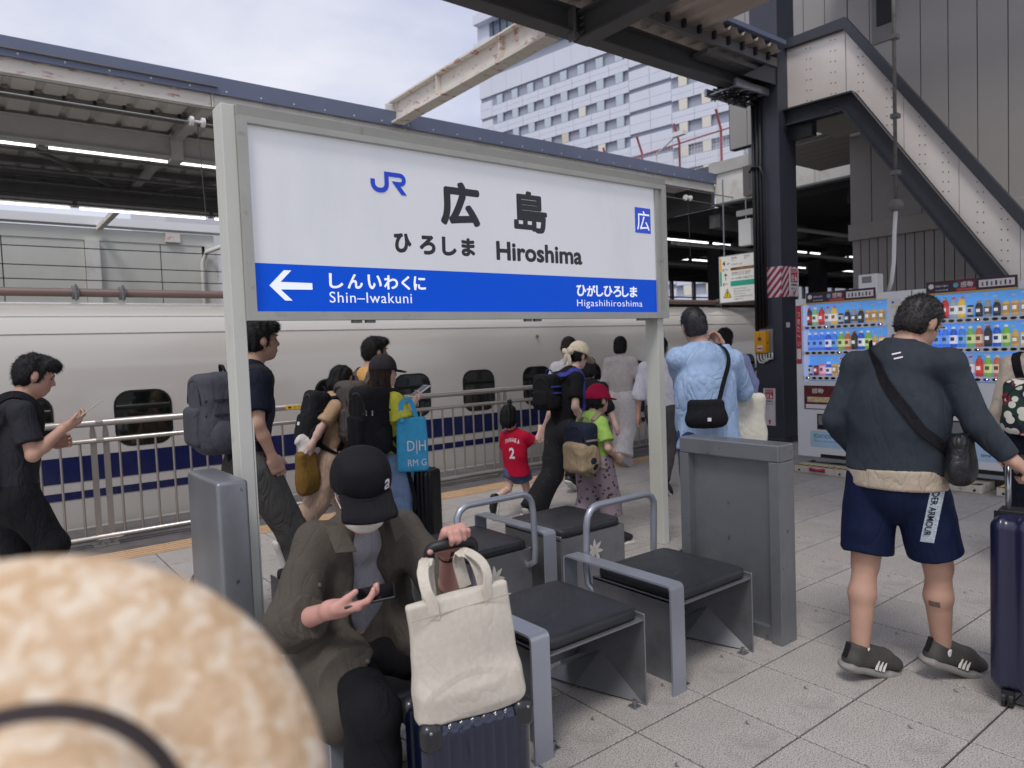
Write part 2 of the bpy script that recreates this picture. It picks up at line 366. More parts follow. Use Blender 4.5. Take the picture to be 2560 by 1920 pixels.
for x, d in xs: v += [(x, 10.2, zroof(10.2)+d), (x, 17.2, zroof(17.2)+d)]
for i in range(len(xs)-1): f.append((2*i, 2*i+2, 2*i+3, 2*i+1))
mb.add(v, f); oco(mb, 'roof_sheet', M_roofun)
oco(MB().box((-14, 10.2, 5.26), (14, 17.2, 5.3)), 'roof_top', M_fascia)
for y in (11.3, 13.4, 14.6, 15.4): oco(MB().box((-14, y, zroof(y)-0.11), (14, y+0.06, zroof(y)-0.005)), 'purlin', M_steel_d)
mb = MB()
for k in range(70): mb.box((-13.8+0.36*k, 11.26, zroof(11.3)-0.05), (-13.76+0.36*k, 11.3, zroof(11.3)+0.03))
tag(oco(mb, 'purlin_clips', M_dark), kind='stuff')
oco(MB().box((-14, 12.2, 4.76), (14, 12.28, 5.08)).box((-14, 12.14, 4.74), (14, 12.34, 4.765)).box((-14, 12.14, 5.06), (14, 12.34, 5.085)), 'main_girder', M_girder)
oco(MB().box((-14, 16.0, 4.62), (14, 16.1, 4.95)).box((-14, 15.92, 4.6), (14, 16.18, 4.63)), 'rear_girder', M_steel_d)
for x in (-2.2, 2.85, 7.9, 12.9):
    oco(MB().box((x, 10.25, 4.99), (x+0.14, 12.2, 5.07)).box((x+0.05, 10.25, 5.07), (x+0.09, 12.2, 5.14)), 'rafter', M_girder)
    oco(MB().box((x, 12.34, 4.93), (x+0.14, 16.0, 5.0)), 'rafter', M_girder); oco(MB().box((x, 16.1, 4.8), (x+0.12, 19.9, 4.9)), 'rafter', M_rusty)
    oco(MB().box((x-0.02, 12.1, 4.7), (x+0.16, 12.38, 5.1)), 'stiffener', M_girder)
for x in (-4.7, 0.4, 5.4, 10.4):
    mb = MB(); mb.tube([(x, 12.4, 4.96), (x+2.5, 15.9, 4.9)], 0.04, 6); oco(mb, 'brace', M_steel_d)
    mb = MB(); mb.tube([(x+5, 12.4, 4.96), (x+2.5, 15.9, 4.9)], 0.04, 6); oco(mb, 'brace', M_steel_d)
for y, z in ((13.0, 4.9), (13.2, 4.86), (14.2, 4.8), (14.35, 4.85), (15.2, 4.82)):
    mb = MB(); mb.tube([(-14, y, z), (14, y, z)], 0.02, 6); oco(mb, 'conduit', M_steel_d)
oco(MB().box((-14, 15.5, 4.93), (14, 15.56, 4.99)), 'conduit_bright', mat('galvanised_trunking', s2l(176, 180, 186), 0.35, metal=0.7))
mb = MB(); mb.box((-14, 15.3, 4.86), (14, 15.33, 4.92)); mb.box((-14, 15.6, 4.86), (14, 15.63, 4.92))
for k in range(60): mb.box((-13.9+0.45*k, 15.3, 4.87), (-13.86+0.45*k, 15.63, 4.9))
oco(mb, 'cable_ladder', M_steel_d)
for yy, zz, x0, nn in ((12.42, 4.735, -6.3, 9), (16.05, 4.565, -8.0, 9)):
    for k in range(nn):
        a = x0+2.5*k
        if a < 14-2.4:
            o = oco(MB().box((a, yy-0.07, zz+0.03), (a+2.42, yy+0.07, zz+0.12)), 'lamp_housing', M_white)
            mb = MB(); mb.tube([(a+0.04, yy, zz), (a+2.38, yy, zz)], 0.019, 8); mb.v = [(x, y-10.17, z) for x, y, z in mb.v]; mb.build('lamp_tube', M_tubeL, o)
for x in (-7.2, 5.4): oco(MB().box((x, 16.4, -0.5), (x+0.3, 16.7, 4.6)), 'column', M_cream)
# far cream wall behind it
fw = thing('far_platform_wall', 'cream panel wall with slim posts seen beyond the train', 'wall', (0, 20, 0))
def fwo(mb, name, m, **k):
    mb.v = [(x, y-20, z) for x, y, z in mb.v]; return mb.build(name, m, fw, **k)
seams = [-7.9, -4.0, -1.55, 1.0, 2.7, 4.35, 5.35]
seams = [-8.0, -5.3, -2.6, -1.0, 0.95, 2.6, 4.28, 5.3]
for a, b in zip(seams[:-1], seams[1:]): fwo(MB().box((a+0.012, 20.02, -1), (b-0.012, 20.08, 4.6)), 'wall_panel', M_cream)
fwo(MB().box((-8, 20.09, -1), (5.4, 20.15, 4.6)), 'backing', M_joint)
fwo(MB().box((-8, 20.0, 4.57), (5.6, 20.1, 4.86)), 'top_beam', M_cream)
for x in (-2.75, 2.6, 5.36): fwo(MB().box((x, 19.9, -1), (x+0.3, 20.02, 4.57)), 'post', M_white)
mb = MB(); mb.tube([(5.25, 19.85, -1), (5.25, 19.85, 4.1), (5.35, 19.8, 4.4), (6.4, 17.4, 4.75)], 0.06, 8); fwo(mb, 'downpipe', M_white, smooth=True)
fwo(MB().box((-8, 19.9, 4.93), (8, 20.3, 5.13)), 'gutter', mat('translucent_gutter', s2l(240, 240, 240), 0.6))
fwo(MB().box((4.4, 19.93, 4.62), (4.75, 20.0, 4.86)), 'junction_box', M_rusty)
lb = thing('low_rise_block', 'pale low building with small blue window in the gap beside cream wall', 'building', (12, 27, 0))
MB().box((-6, 0, -1), (6, 6, 9)).build('wall', mat('pale_render', s2l(212, 212, 216), 0.7, var=0.03), lb)
for k in range(4):
    for j in range(3):
        o = MB().box((-5.2+2.1*k, -0.05, 0.6+1.9*j), (-4.6+2.1*k, 0.0, 1.5+1.9*j)).build('window', M_white, lb); MB().box((-5.14+2.1*k, -0.06, 0.66+1.9*j), (-4.66+2.1*k, -0.04, 1.44+1.9*j)).build('pane', mat('pale_window', s2l(150, 176, 196), 0.1), o)
# overhead wires
def wire(pts, r, m, label, name='overhead_wire'):
    mb = MB(); a, b = Vector(pts[0]), Vector(pts[1]); sag = pts[2] if len(pts) > 2 else 0
    mb.tube([a.lerp(b, t/12)-Vector((0, 0, sag*4*(t/12)*(1-t/12))) for t in range(13)], r, 6); return tag(mb.build(name, m, None, smooth=True), label, 'wire')
wire([(-12, 9.7, 4.81), (34, 9.7, 4.75), 0.02], 0.011, M_wire, 'upper silver catenary wire stretched above the train roof')
w2 = thing('overhead_wire', 'lower silver contact wire with white pulley insulators above the train', 'wire', (0, 9.7, 4.6))
mb = MB(); mb.tube([(-12, 0, 0.02), (34, 0, -0.12)], 0.011, 6); mb.build('contact_wire', M_wire, w2, smooth=True)
for x in (2.6, 12.4):
    mb = MB(); mb.tube([(x-0.09, 0, -0.01), (x-0.05, 0, -0.01)], 0.06, 10); mb.tube([(x+0.05, 0, -0.01), (x+0.09, 0, -0.01)], 0.06, 10); mb.tube([(x-0.05, 0, -0.01), (x+0.05, 0, -0.01)], 0.02, 8); o = mb.build('insulator', M_ins, w2, smooth='auto')
    mb = MB(); mb.tube([(x, 0, -0.03), (x+0.04, 0, -1.25)], 0.006, 5); mb.build('dropper', M_wire_d, o)
for i, (y, z0, z1) in enumerate(((14.0, 3.54, 3.57), (14.0, 3.31, 3.2), (14.0, 3.05, 3.0))):
    wire([(-14, y, z0), (14, y, z1), 0.04], 0.009, M_wire_d, ('topmost', 'middle', 'lowest')[i]+' of three dark wires crossing in front of cream wall')
wire([(-14, 14.5, 4.47), (4.0, 14.5, 4.45), 0.0], 0.012, M_wire_d, 'dark wire with white insulators under the far canopy lamps')

# ------------------------------------------------------------------ near canopy and cross beam
nc = thing('near_canopy', 'dark edged canopy with corrugated underside over the platform at upper right', 'canopy', (0, 6.3, 0))
def nco(mb, name, m, **k):
    mb.v = [(x, y-6.3, z) for x, y, z in mb.v]; return mb.build(name, m, nc, **k)
nco(MB().box((3.0, 6.24, 5.22), (9.58, 6.3, 5.47)).box((3.0, 6.16, 5.2), (9.58, 6.38, 5.225)).box((3.0, 6.16, 5.465), (9.58, 6.38, 5.49)), 'edge_beam', M_beam_o)
v = []; f = []; xs = []; k = 3.0
while k < 9.3: xs += [(k, 0.06), (k+0.13, 0.06), (k+0.17, 0), (k+0.27, 0)]; k += 0.31
for x, d in xs: v += [(x, 6.5, 5.62+d), (x, -1.0 if x < 8.05 else 5.7, (5.50 if x < 8.05 else 5.607)+d)]
for i in range(len(xs)-1): f.append((2*i, 2*i+1, 2*i+3, 2*i+2))
mb = MB(); mb.add(v, f); nco(mb, 'roof_sheet', M_roofwarm)
nco(MB().box((3.0, -1.0, 5.72), (8.05, 6.5, 5.78)), 'roof_top', M_fascia); nco(MB().box((8.051, 5.7, 5.72), (9.58, 6.5, 5.78)), 'roof_top', M_fascia)
for y in (5.85, 4.2, 2.4): nco(MB().box((3, y, 5.46), (9.58 if y > 5 else 7.5, y+0.06, 5.58)), 'purlin', M_steel_d)
for y in (5.85, 4.2):
    mb = MB()
    for q in range(21 if y > 5 else 14): mb.box((3.1+0.31*q, y-0.05, 5.5), (3.14+0.31*q, y, 5.6))
    tag(nco(mb, 'purlin_clips', M_dark), kind='stuff')
for x in (6.02,):
    nco(MB().box((x, -1, 5.12), (x+0.03, 6.22, 5.42)).box((x-0.1, -1, 5.10), (x+0.13, 6.22, 5.125)).box((x-0.1, -1, 5.41), (x+0.13, 6.22, 5.435)), 'cross_girder', M_beam_o)
    nco(MB().box((x-0.16, 6.13, 5.1), (x-0.13, 6.24, 5.48)), 'end_plate', M_steel_d)
    for a in range(3):
        for b in range(2): mb = MB(); mb.tube([(x-0.05+0.07*b, 6.14, 5.2+0.08*a), (x-0.05+0.07*b, 6.10, 5.2+0.08*a)], 0.016, 6); nco(mb, 'bolt', M_steel_d)
cb = thing('tie_beam', 'rust stained white steel beam bridging the two canopies', 'beam', (5.75, 6.4, 5.18))
MB().box((-0.02, 0, 0.03), (0.02, 3.82, 0.33)).box((-0.11, 0, 0.0), (0.11, 3.82, 0.03)).box((-0.11, 0, 0.33), (0.11, 3.82, 0.355)).build('beam', M_rusty, cb)
for y in (0.9, 2.4): MB().box((-0.1, y, 0.03), (0.1, y+0.015, 0.33)).build('stiffener', M_rusty, cb)
MB().box((-0.18, 3.76, -0.02), (0.18, 3.80, 0.3)).build('end_plate', M_white, cb)

# ------------------------------------------------------------------ overbridge at the end of the far canopy
ob = thing('station_overbridge', 'white girder overbridge with dark hall under it at the platform end', 'bridge', (14, 8, 0))
def obo(mb, name, m, **k):
    mb.v = [(x-14, y-8, z) for x, y, z in mb.v]; return mb.build(name, m, ob, **k)
obo(MB().box((14.0, -2, 4.68), (14.15, 10.16, 5.36)), 'girder', M_white)
obo(MB().box((13.95, 8.15, 5.36), (14.2, 10.3, 5.62)), 'parapet', mat('bare_concrete', s2l(176, 174, 168), 0.85, var=0.1, vscale=3))
obo(MB().box((13.93, -2, 4.64), (14.2, 10.2, 4.68)), 'bottom_flange', M_steel_d)
obo(MB().box((14.02, 10.3, 4.64), (14.15, 20, 5.6)), 'rear_girder', M_beam_o)  # added dark sheet standing in for the shaded gap beyond the canopy
for y in (7.75, 9.0): obo(MB().box((13.97, y, 4.68), (14.0, y+0.02, 5.36)), 'web_stiffener', M_rusty)
mb = MB()
for q in range(14): mb.ell((13.995, 7.66, 4.74+0.043*q), (0.008, 0.012, 0.012), None, 6, 4)
obo(mb, 'rivets', M_rusty)
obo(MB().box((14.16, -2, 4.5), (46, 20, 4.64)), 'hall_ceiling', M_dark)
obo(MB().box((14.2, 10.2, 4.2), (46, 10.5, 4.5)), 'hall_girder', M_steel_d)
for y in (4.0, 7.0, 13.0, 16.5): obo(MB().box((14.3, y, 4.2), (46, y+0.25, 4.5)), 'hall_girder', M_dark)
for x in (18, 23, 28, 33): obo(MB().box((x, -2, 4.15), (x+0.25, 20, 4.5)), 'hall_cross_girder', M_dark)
obo(MB().box((46, -2, -1), (46.3, 20, 4.6)), 'hall_closing_wall', M_dark)  # added dark wall closing the hall so its interior stays dark
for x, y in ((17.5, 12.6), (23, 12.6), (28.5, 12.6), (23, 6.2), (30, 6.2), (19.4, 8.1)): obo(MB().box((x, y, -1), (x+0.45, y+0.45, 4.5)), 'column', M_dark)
wl = obo(MB().box((15, 20, -1), (46, 20.2, 3.2)).box((15, 20, 4.2), (46, 20.2, 4.6)), 'side_wall', mat('hall_wall_grey', s2l(96, 94, 92), 0.8))
for k in range(20):
    o = obo(MB().box((15.3+1.5*k, 19.96, 3.2), (15.42+1.5*k, 20.1, 4.2)).box((15.42+1.5*k, 19.98, 3.48), (16.8+1.5*k, 20.05, 3.53)), 'window', M_steel_d)
for k in range(7):
    for yy, zz in ((12.62, 4.33), (16.0, 4.43), (8.3, 4.2)):
        x = 14.6+2.6*k+(0.8 if yy > 13 else 0)
        if yy < 9 and k < 2: continue
        o = obo(MB().box((x, yy-0.07, zz+0.03), (x+2.4, yy+0.07, zz+0.09)), 'lamp_housing', M_dark)
        mb = MB(); mb.tube([(x+0.03, yy, zz), (x+2.37, yy, zz)], 0.026, 8); mb.v = [(a-14, b-8, c) for a, b, c in mb.v]; mb.build('lamp_tube', M_tubeL, o)
for y, z in ((11.5, 4.0), (11.7, 4.05), (14.5, 4.0), (9.2, 4.1)):
    mb = MB(); mb.tube([(14.3, y, z), (46, y, z)], 0.05, 6); obo(mb, 'duct', M_girder)
# red posts and mesh fence on the bridge roof
rf = thing('mesh_fence', 'wire mesh fence with red bent posts on the overbridge roof', 'fence', (14.3, 8, 5.3))
M_red = mat('faded_red_paint', s2l(178, 92, 100), 0.6, var=0.12, vscale=6)
for y in (6.8, 7.95, 9.07, 10.19, 11.4, 12.6, 13.8):
    mb = MB(); mb.tube([(0, y-8, 0 if y < 10.5 else -0.2), (0, y-8, 1.15), (-0.25, y-8-0.05, 1.55)], 0.028, 8); mb.build('post', M_red, rf, smooth='auto')
for z in (0.32, 1.12): mb = MB(); mb.tube([(0, -3, z), (0, 7, z)], 0.02, 6); mb.build('rail', M_red, rf)
mb = MB()
for k in range(112): mb.box((-0.012, -3+0.09*k, 0.3), (-0.008, -2.994+0.09*k, 1.2))
for k in range(11): mb.box((-0.016, -3, 0.3+0.09*k), (-0.012, 7, 0.306+0.09*k))
tag(mb.build('wire_mesh', M_white, rf), kind='stuff')
mb = MB(); mb.tube([(0, 4.1, 0.4), (-0.05, 4.1, 1.0), (-0.3, 3.2, 1.25)], 0.025, 6); mb.box((-0.35, 3.0, 1.2), (-0.22, 3.35, 1.3)); mb.build('floodlight', M_white, rf)

# ------------------------------------------------------------------ hotel tower beyond
M_bw = mat('pale_panel_cladding', s2l(218, 222, 234), 0.5, var=0.02, vscale=0.15)
M_bd = mat('grey_band_cladding', s2l(160, 165, 180), 0.5, var=0.05, vscale=0.3)
bld = thing('tall_building', 'tall pale panelled tower with grey window bands beyond the station', 'building', (71.057, 97.391, 0), math.atan2(0.985, -0.172))
# local x: along the facade away (+) ; camera side is +y ; facade spans x from 0 down to -62
def bo(mb, name, m, par=None): return mb.build(name, m, par or bld)
bo(MB().box((-64, -30, -2), (0.1, -0.35, 62)), 'core', M_bd)
def band(x0, x1, z, h): return MB().box((x0, -0.35, z), (x1, -0.06, z+h))
rows = [41.95-3.045*k for k in range(0, 12)]
for r, zc in enumerate(rows):
    for j in range(14):   # cladding panels between window bands, bay by bay
        xr = 0.1-2.75 if j == 0 else -2.65-3.27*(j-1); xl = -2.65-3.27*j
        x0, x1 = (-2.6, 0.1) if j == 0 else (-2.6-3.27*j, -2.6-3.27*(j-1))
        top = zc-0.73; bot = zc-3.045+0.73
        if 9 <= j <= 10: top = zc+0.35 ; bot = zc-3.045+0.95
        if j == 0: top = zc+0.3; bot = zc-3.045+0.8
        hm = (top+bot)/2
        bo(MB().box((x0+0.03, -0.35, hm+0.015), (x1-0.03, 0.0, top)).box((x0+0.03, -0.35, bot), (x1-0.03, 0.0, hm-0.015)), 'cladding_panel', M_bw)
M_gl = [mat('hotel_glass_pale', s2l(196, 206, 218), 0.2), mat('hotel_glass_curtain', s2l(214, 204, 186), 0.4), mat('hotel_glass_lit', s2l(228, 222, 208), 0.4), mat('hotel_glass_dark', s2l(140, 150, 164), 0.15)]
for r, zc in enumerate(rows):
    for j in range(12):
        if j in (8, 9) or j > 11: continue
        xc = -4.3-3.27*j if j < 8 else -37.0-3.27*(j-10)
        fr = bo(MB().box((xc-0.68, -0.2, zc-0.76), (xc+0.68, -0.02, zc+0.76)), 'window', mat('hotel_window_frame', s2l(138, 143, 156), 0.4))
        g = M_gl[0] if rnd.random() < 0.6 else rnd.choice(M_gl)
        if j > 9: g = M_gl[2]
        bo(MB().box((xc-0.6, -0.1, zc-0.68), (xc+0.6, 0.01, zc+0.68)), 'pane', g, fr)
for k in range(5):
    for j in range(16): bo(MB().box((-2.6-3.27*j, -0.35, 43.0+3.0*k), (0.1 if j == 0 else 0.64-3.27*j, 0, 45.95+3.0*k)), 'cladding_panel', M_bw) if not (1 <= k <= 3 and 0 < j) else None
bo(MB().box((-64, -0.3, 47.5), (-2.6, -0.1, 58)), 'glazed_storey', mat('tower_glass', s2l(110, 122, 140), 0.12))
for k in range(14): bo(MB().box((-3.5-1.5*k, -0.1, 51.3), (-3.4-1.5*k, 0.05, 54.5)), 'mullion', mat('mullion_dark', s2l(60, 64, 72), 0.4))
bo(MB().prism([(-0.1, 51.3), (1.6, 51.3), (1.6, 49.9), (0.7, 48.6), (-0.1, 48.2)], 0, -46, -0.4), 'balcony', M_bw); bo(MB().box((-46, -0.1, 54.5), (-0.2, 1.3, 56.0)), 'balcony', M_bw)
# ================================================================== STATION SIGN
M_alu = mat('weathered_aluminium', s2l(172, 172, 166), 0.45, metal=0.25, var=0.06, vscale=5, stain=s2l(128, 126, 118), stain_scale=9, stain_lo=0.6, stain_hi=0.8)
M_post = mat('off_white_post_paint', s2l(200, 201, 192), 0.5, var=0.03, vscale=3, stain=s2l(160, 158, 146), stain_scale=5, stain_lo=0.6, stain_hi=0.85)
M_beam = mat('grey_sign_beam', s2l(150, 150, 144), 0.6, var=0.05, vscale=4, stain=s2l(104, 100, 92), stain_scale=8, stain_lo=0.6, stain_hi=0.75)
M_face = mat('sign_white_acrylic', s2l(211, 213, 218), 0.10, var=0.035, vscale=0.9, emit=0.15, spec=0.5, stain=s2l(192, 195, 202), stain_scale=1.3, stain_lo=0.5, stain_hi=0.9, stretch=(1, 1, 0.4))  # faint glow added to panels and lettering to brighten the sign
M_blue = mat('sign_blue_acrylic', s2l(4, 76, 200), 0.25, emit=0.24, spec=0.15)
M_blk = mat('sign_black_lettering', (0.012, 0.012, 0.016), 0.2)
M_wl = mat('sign_white_lettering', s2l(232, 236, 244), 0.2, emit=0.3)
sg = thing('station_name_sign', 'large white and blue station name board on two posts', 'sign', (1.1, 3.6, 0))
def sgo(mb, name, m, **k):
    mb.v = [(x-1.1, y-3.6, z) for x, y, z in mb.v]; return mb.build(name, m, sg, **k)
sgo(MB().box((1.075, 3.6, 0), (1.142, 3.735, 2.79)), 'post', M_post, bevel=0.004)
sgo(MB().box((4.205, 3.6, 0), (4.272, 3.725, 1.745)), 'post', M_post, bevel=0.004)
sgo(MB().box((1.143, 3.6, 0.15), (1.15, 3.64, 1.25)), 'cable_cover', M_post)
sgo(MB().box((1.142, 3.58, 2.735), (4.312, 3.735, 2.79)), 'top_beam', M_beam, bevel=0.003)
sgo(MB().box((4.2, 3.585, 1.742), (4.31, 3.73, 2.735)), 'end_cheek', M_alu)
sgo(MB().box((1.16, 3.62, 1.75), (4.28, 3.74, 2.73)), 'sign_box', M_steel_d)  # plain steel box behind the panels, holds no lamp
fr = MB()
x0, x1, z0, z1 = 1.142, 4.300, 1.738, 2.735
fr.box((x0, 3.565, z0), (1.187, 3.62, z1)); fr.box((4.252, 3.565, z0), (x1, 3.62, z1)); fr.box((1.187, 3.565, z0), (4.252, 3.62, 1.782)); fr.box((1.187, 3.565, 2.703), (4.252, 3.62, z1))
sgo(fr, 'frame', M_alu)
sgo(MB().box((1.186, 3.60, 2.026), (4.253, 3.63, 2.704)), 'white_panel', M_face)
sgo(MB().box((1.186, 3.60, 1.781), (4.253, 3.63, 2.026)), 'blue_panel', M_blue)
for x in (1.7, 1.78, 2.9, 2.98, 3.97, 4.03): sgo(MB().box((x, 3.575, 1.722), (x+0.055, 3.6, 1.738)), 'drain_clip', M_steel_d)
YS = 3.5985-3.6
def st(s, x, z, w, h, m, bold=0.0, space=1.0, heavy=0.0):
    o = text(s, sg, m, (x-1.1+heavy, YS, z+heavy), (1, 0, 0), (0, 0, 1), h-2*heavy, w-2*heavy, bold, space=space, res=4)
    if heavy:   # thicken the strokes by layering the glyph around itself
        src = o.data; v = [x_.co.copy() for x_ in src.vertices]; f = [tuple(p.vertices) for p in src.polygons]; mb = MB(); mb.add(v, f)
        for k in range(12): a = k*math.pi/6; mb.add([(p.x+heavy*math.cos(a), p.y+0.0001*(k+1), p.z+heavy*math.sin(a)) for p in v], f)
        o2 = mb.build('lettering', m, sg); bpy.data.objects.remove(o); o = o2
    return o
st('広', 2.303, 2.298, 0.286, 0.264, M_blk, heavy=0.0125); st('島', 2.853, 2.296, 0.280, 0.266, M_blk, heavy=0.0088)
st('ひ', 1.985, 2.118, 0.112, 0.112, M_blk, heavy=0.0062); st('ろ', 2.15, 2.116, 0.108, 0.112, M_blk, heavy=0.0062); st('し', 2.303, 2.117, 0.103, 0.112, M_blk, heavy=0.0062); st('ま', 2.441, 2.12, 0.1, 0.11, M_blk, heavy=0.0062)
st('Hiroshima', 2.703, 2.107, 0.737, 0.121, M_blk, heavy=0.0056)
for ch, x, w in zip('しんいわくに', (1.585, 1.69, 1.81, 1.91, 2.02, 2.1), (0.08, 0.09, 0.085, 0.088, 0.056, 0.08)): st(ch, x, 1.908, w, 0.08, M_wl, heavy=0.0026)
st('Shin–Iwakuni', 1.583, 1.832, 0.50, 0.058, M_wl, 0.0, 1.1)
for ch, x, w in zip('ひがしひろしま', (3.378, 3.473, 3.565, 3.64, 3.735, 3.825, 3.908), (0.09, 0.085, 0.07, 0.088, 0.082, 0.07, 0.078)): st(ch, x, 1.893, w, 0.078, M_wl, heavy=0.0026)
st('Higashihiroshima', 3.378, 1.81, 0.66, 0.06, M_wl, -0.004, 1.1)
sgo(MB().box((3.986, 3.597, 2.368), (4.153, 3.602, 2.553)), 'station_code_tile', mat('code_tile_blue', s2l(20, 66, 190), 0.2, emit=0.2)); text('広', sg, M_wl, (4.002-1.1, -0.0045, 2.388), (1, 0, 0), (0, 0, 1), 0.142, 0.136, 0.004)
mb = MB(); mb.prism([(1.265, 1.915), (1.343, 1.994), (1.381, 1.994), (1.322, 1.934), (1.490, 1.932), (1.490, 1.898), (1.321, 1.896), (1.380, 1.840), (1.342, 1.840)], 1, 3.5965, 3.5999); sgo(mb, 'arrow', M_wl)
# the railway mark: a joined J and R in blue bands
def bandpoly(path, w):
    P = [Vector((a, b)) for a, b in path]; Lf = []; Rt = []
    for i, p in enumerate(P):
        d = (P[min(i+1, len(P)-1)]-P[max(i-1, 0)]).normalized(); nn = Vector((-d.y, d.x)); Lf.append(p+nn*w/2); Rt.append(p-nn*w/2)
    return [tuple(q) for q in Lf]+[tuple(q) for q in Rt[::-1]]
def arc(cx, cz, r, a0, a1, n=8): return [(cx+r*math.cos(math.radians(a0+(a1-a0)*i/n)), cz+r*math.sin(math.radians(a0+(a1-a0)*i/n))) for i in range(n+1)]
M_jr = mat('logo_blue', s2l(10, 60, 196), 0.2, emit=0.1)
mb = MB()
for poly in (bandpoly([(1.868, 2.517)]+arc(1.906, 2.496, 0.038, 180, 270)+arc(1.916, 2.496, 0.038, 270, 360)+[(1.954, 2.564)], 0.027), bandpoly([(1.968, 2.5515)]+[(2.04, 2.5515)]+arc(2.04, 2.527, 0.0245, 90, -90)+[(2.016, 2.5025)], 0.025)):
    n = len(poly)//2
    for i in range(n-1):
        q = [poly[i], poly[i+1], poly[2*n-2-i], poly[2*n-1-i]]; mb.add([(a, 3.5967, b) for a, b in q], [(0, 1, 2, 3)])
mb.add([(a, 3.5966, b) for a, b in ((1.985, 2.515), (2.02, 2.515), (2.08, 2.443), (2.045, 2.443))], [(0, 1, 2, 3)])
mb.add([(a, 3.5966, b) for a, b in ((1.9405, 2.55), (1.9405, 2.564), (1.99, 2.564), (1.99, 2.55))], [(0, 1, 2, 3)])
sgo(mb, 'railway_logo', M_jr)

# ================================================================== BENCH SEATS
M_met = mat('brushed_grey_metal', s2l(136, 137, 141), 0.36, metal=0.6, var=0.06, vscale=4, rvar=0.08, aniso=0.3, stain=s2l(100, 100, 103), stain_scale=4, stain_lo=0.5, stain_hi=0.85, spots=(s2l(74, 72, 70), 26.0, 0.69, 0.76))
M_metl = mat('silver_painted_metal', s2l(160, 164, 174), 0.32, metal=0.5, var=0.04, vscale=4, rvar=0.06)
M_pad = mat('black_vinyl_pad', s2l(42, 43, 47), 0.38, var=0.12, vscale=7, bump=0.2, bscale=260, rvar=0.14, spots=(s2l(64, 64, 66), 18.0, 0.66, 0.75), fold=0.12, fscale=5)
M_bolt = mat('bolt_steel', s2l(150, 150, 152), 0.3, metal=0.8)
M_cut = mat('leaf_cutout_dark', s2l(30, 31, 34), 0.8)
def soft_pad(w, d, t, r=0.035):
    bm = bmesh.new(); bmesh.ops.create_grid(bm, x_segments=10, y_segments=10, size=0.5)
    for v in bm.verts: v.co.x *= w; v.co.y *= d
    g = bmesh.ops.extrude_face_region(bm, geom=bm.faces[:]); 
    for e in g['geom']:
        if isinstance(e, bmesh.types.BMVert): e.co.z += t
    bmesh.ops.recalc_face_normals(bm, faces=bm.faces)
    es = [e for e in bm.edges if e.calc_face_angle(0) > 0.5]
    bmesh.ops.bevel(bm, geom=es, offset=t*0.36, segments=3, affect='EDGES', profile=0.5)
    for v in bm.verts:
        u, w2 = v.co.x/(w/2), v.co.y/(d/2)
        if v.co.z > t*0.5: v.co.z += 0.012*(1-u*u)*(1-w2*w2)
        if abs(u) > 0.82 and abs(w2) > 0.82:   # round the corners in plan
            k = min(1, (abs(u)-0.82)/0.18)*min(1, (abs(w2)-0.82)/0.18); v.co.x *= 1-0.045*k; v.co.y *= 1-0.05*k
    me = bpy.data.meshes.new('seat_pad'); bm.to_mesh(me); bm.free(); return me
pad_me = soft_pad(0.53, 0.53, 0.052)
def leaf_poly(cx, cz, L, a, w=0.18):
    pts = []
    for i in range(9):
        t = i/8; pts.append((t*L, w*L*math.sin(math.pi*t)*0.5))
    for i in range(7, 0, -1):
        t = i/8; pts.append((t*L, -w*L*math.sin(math.pi*t)*0.5))
    ca, sa = math.cos(a), math.sin(a); return [(cx+x*ca-z*sa, cz+x*sa+z*ca) for x, z in pts]
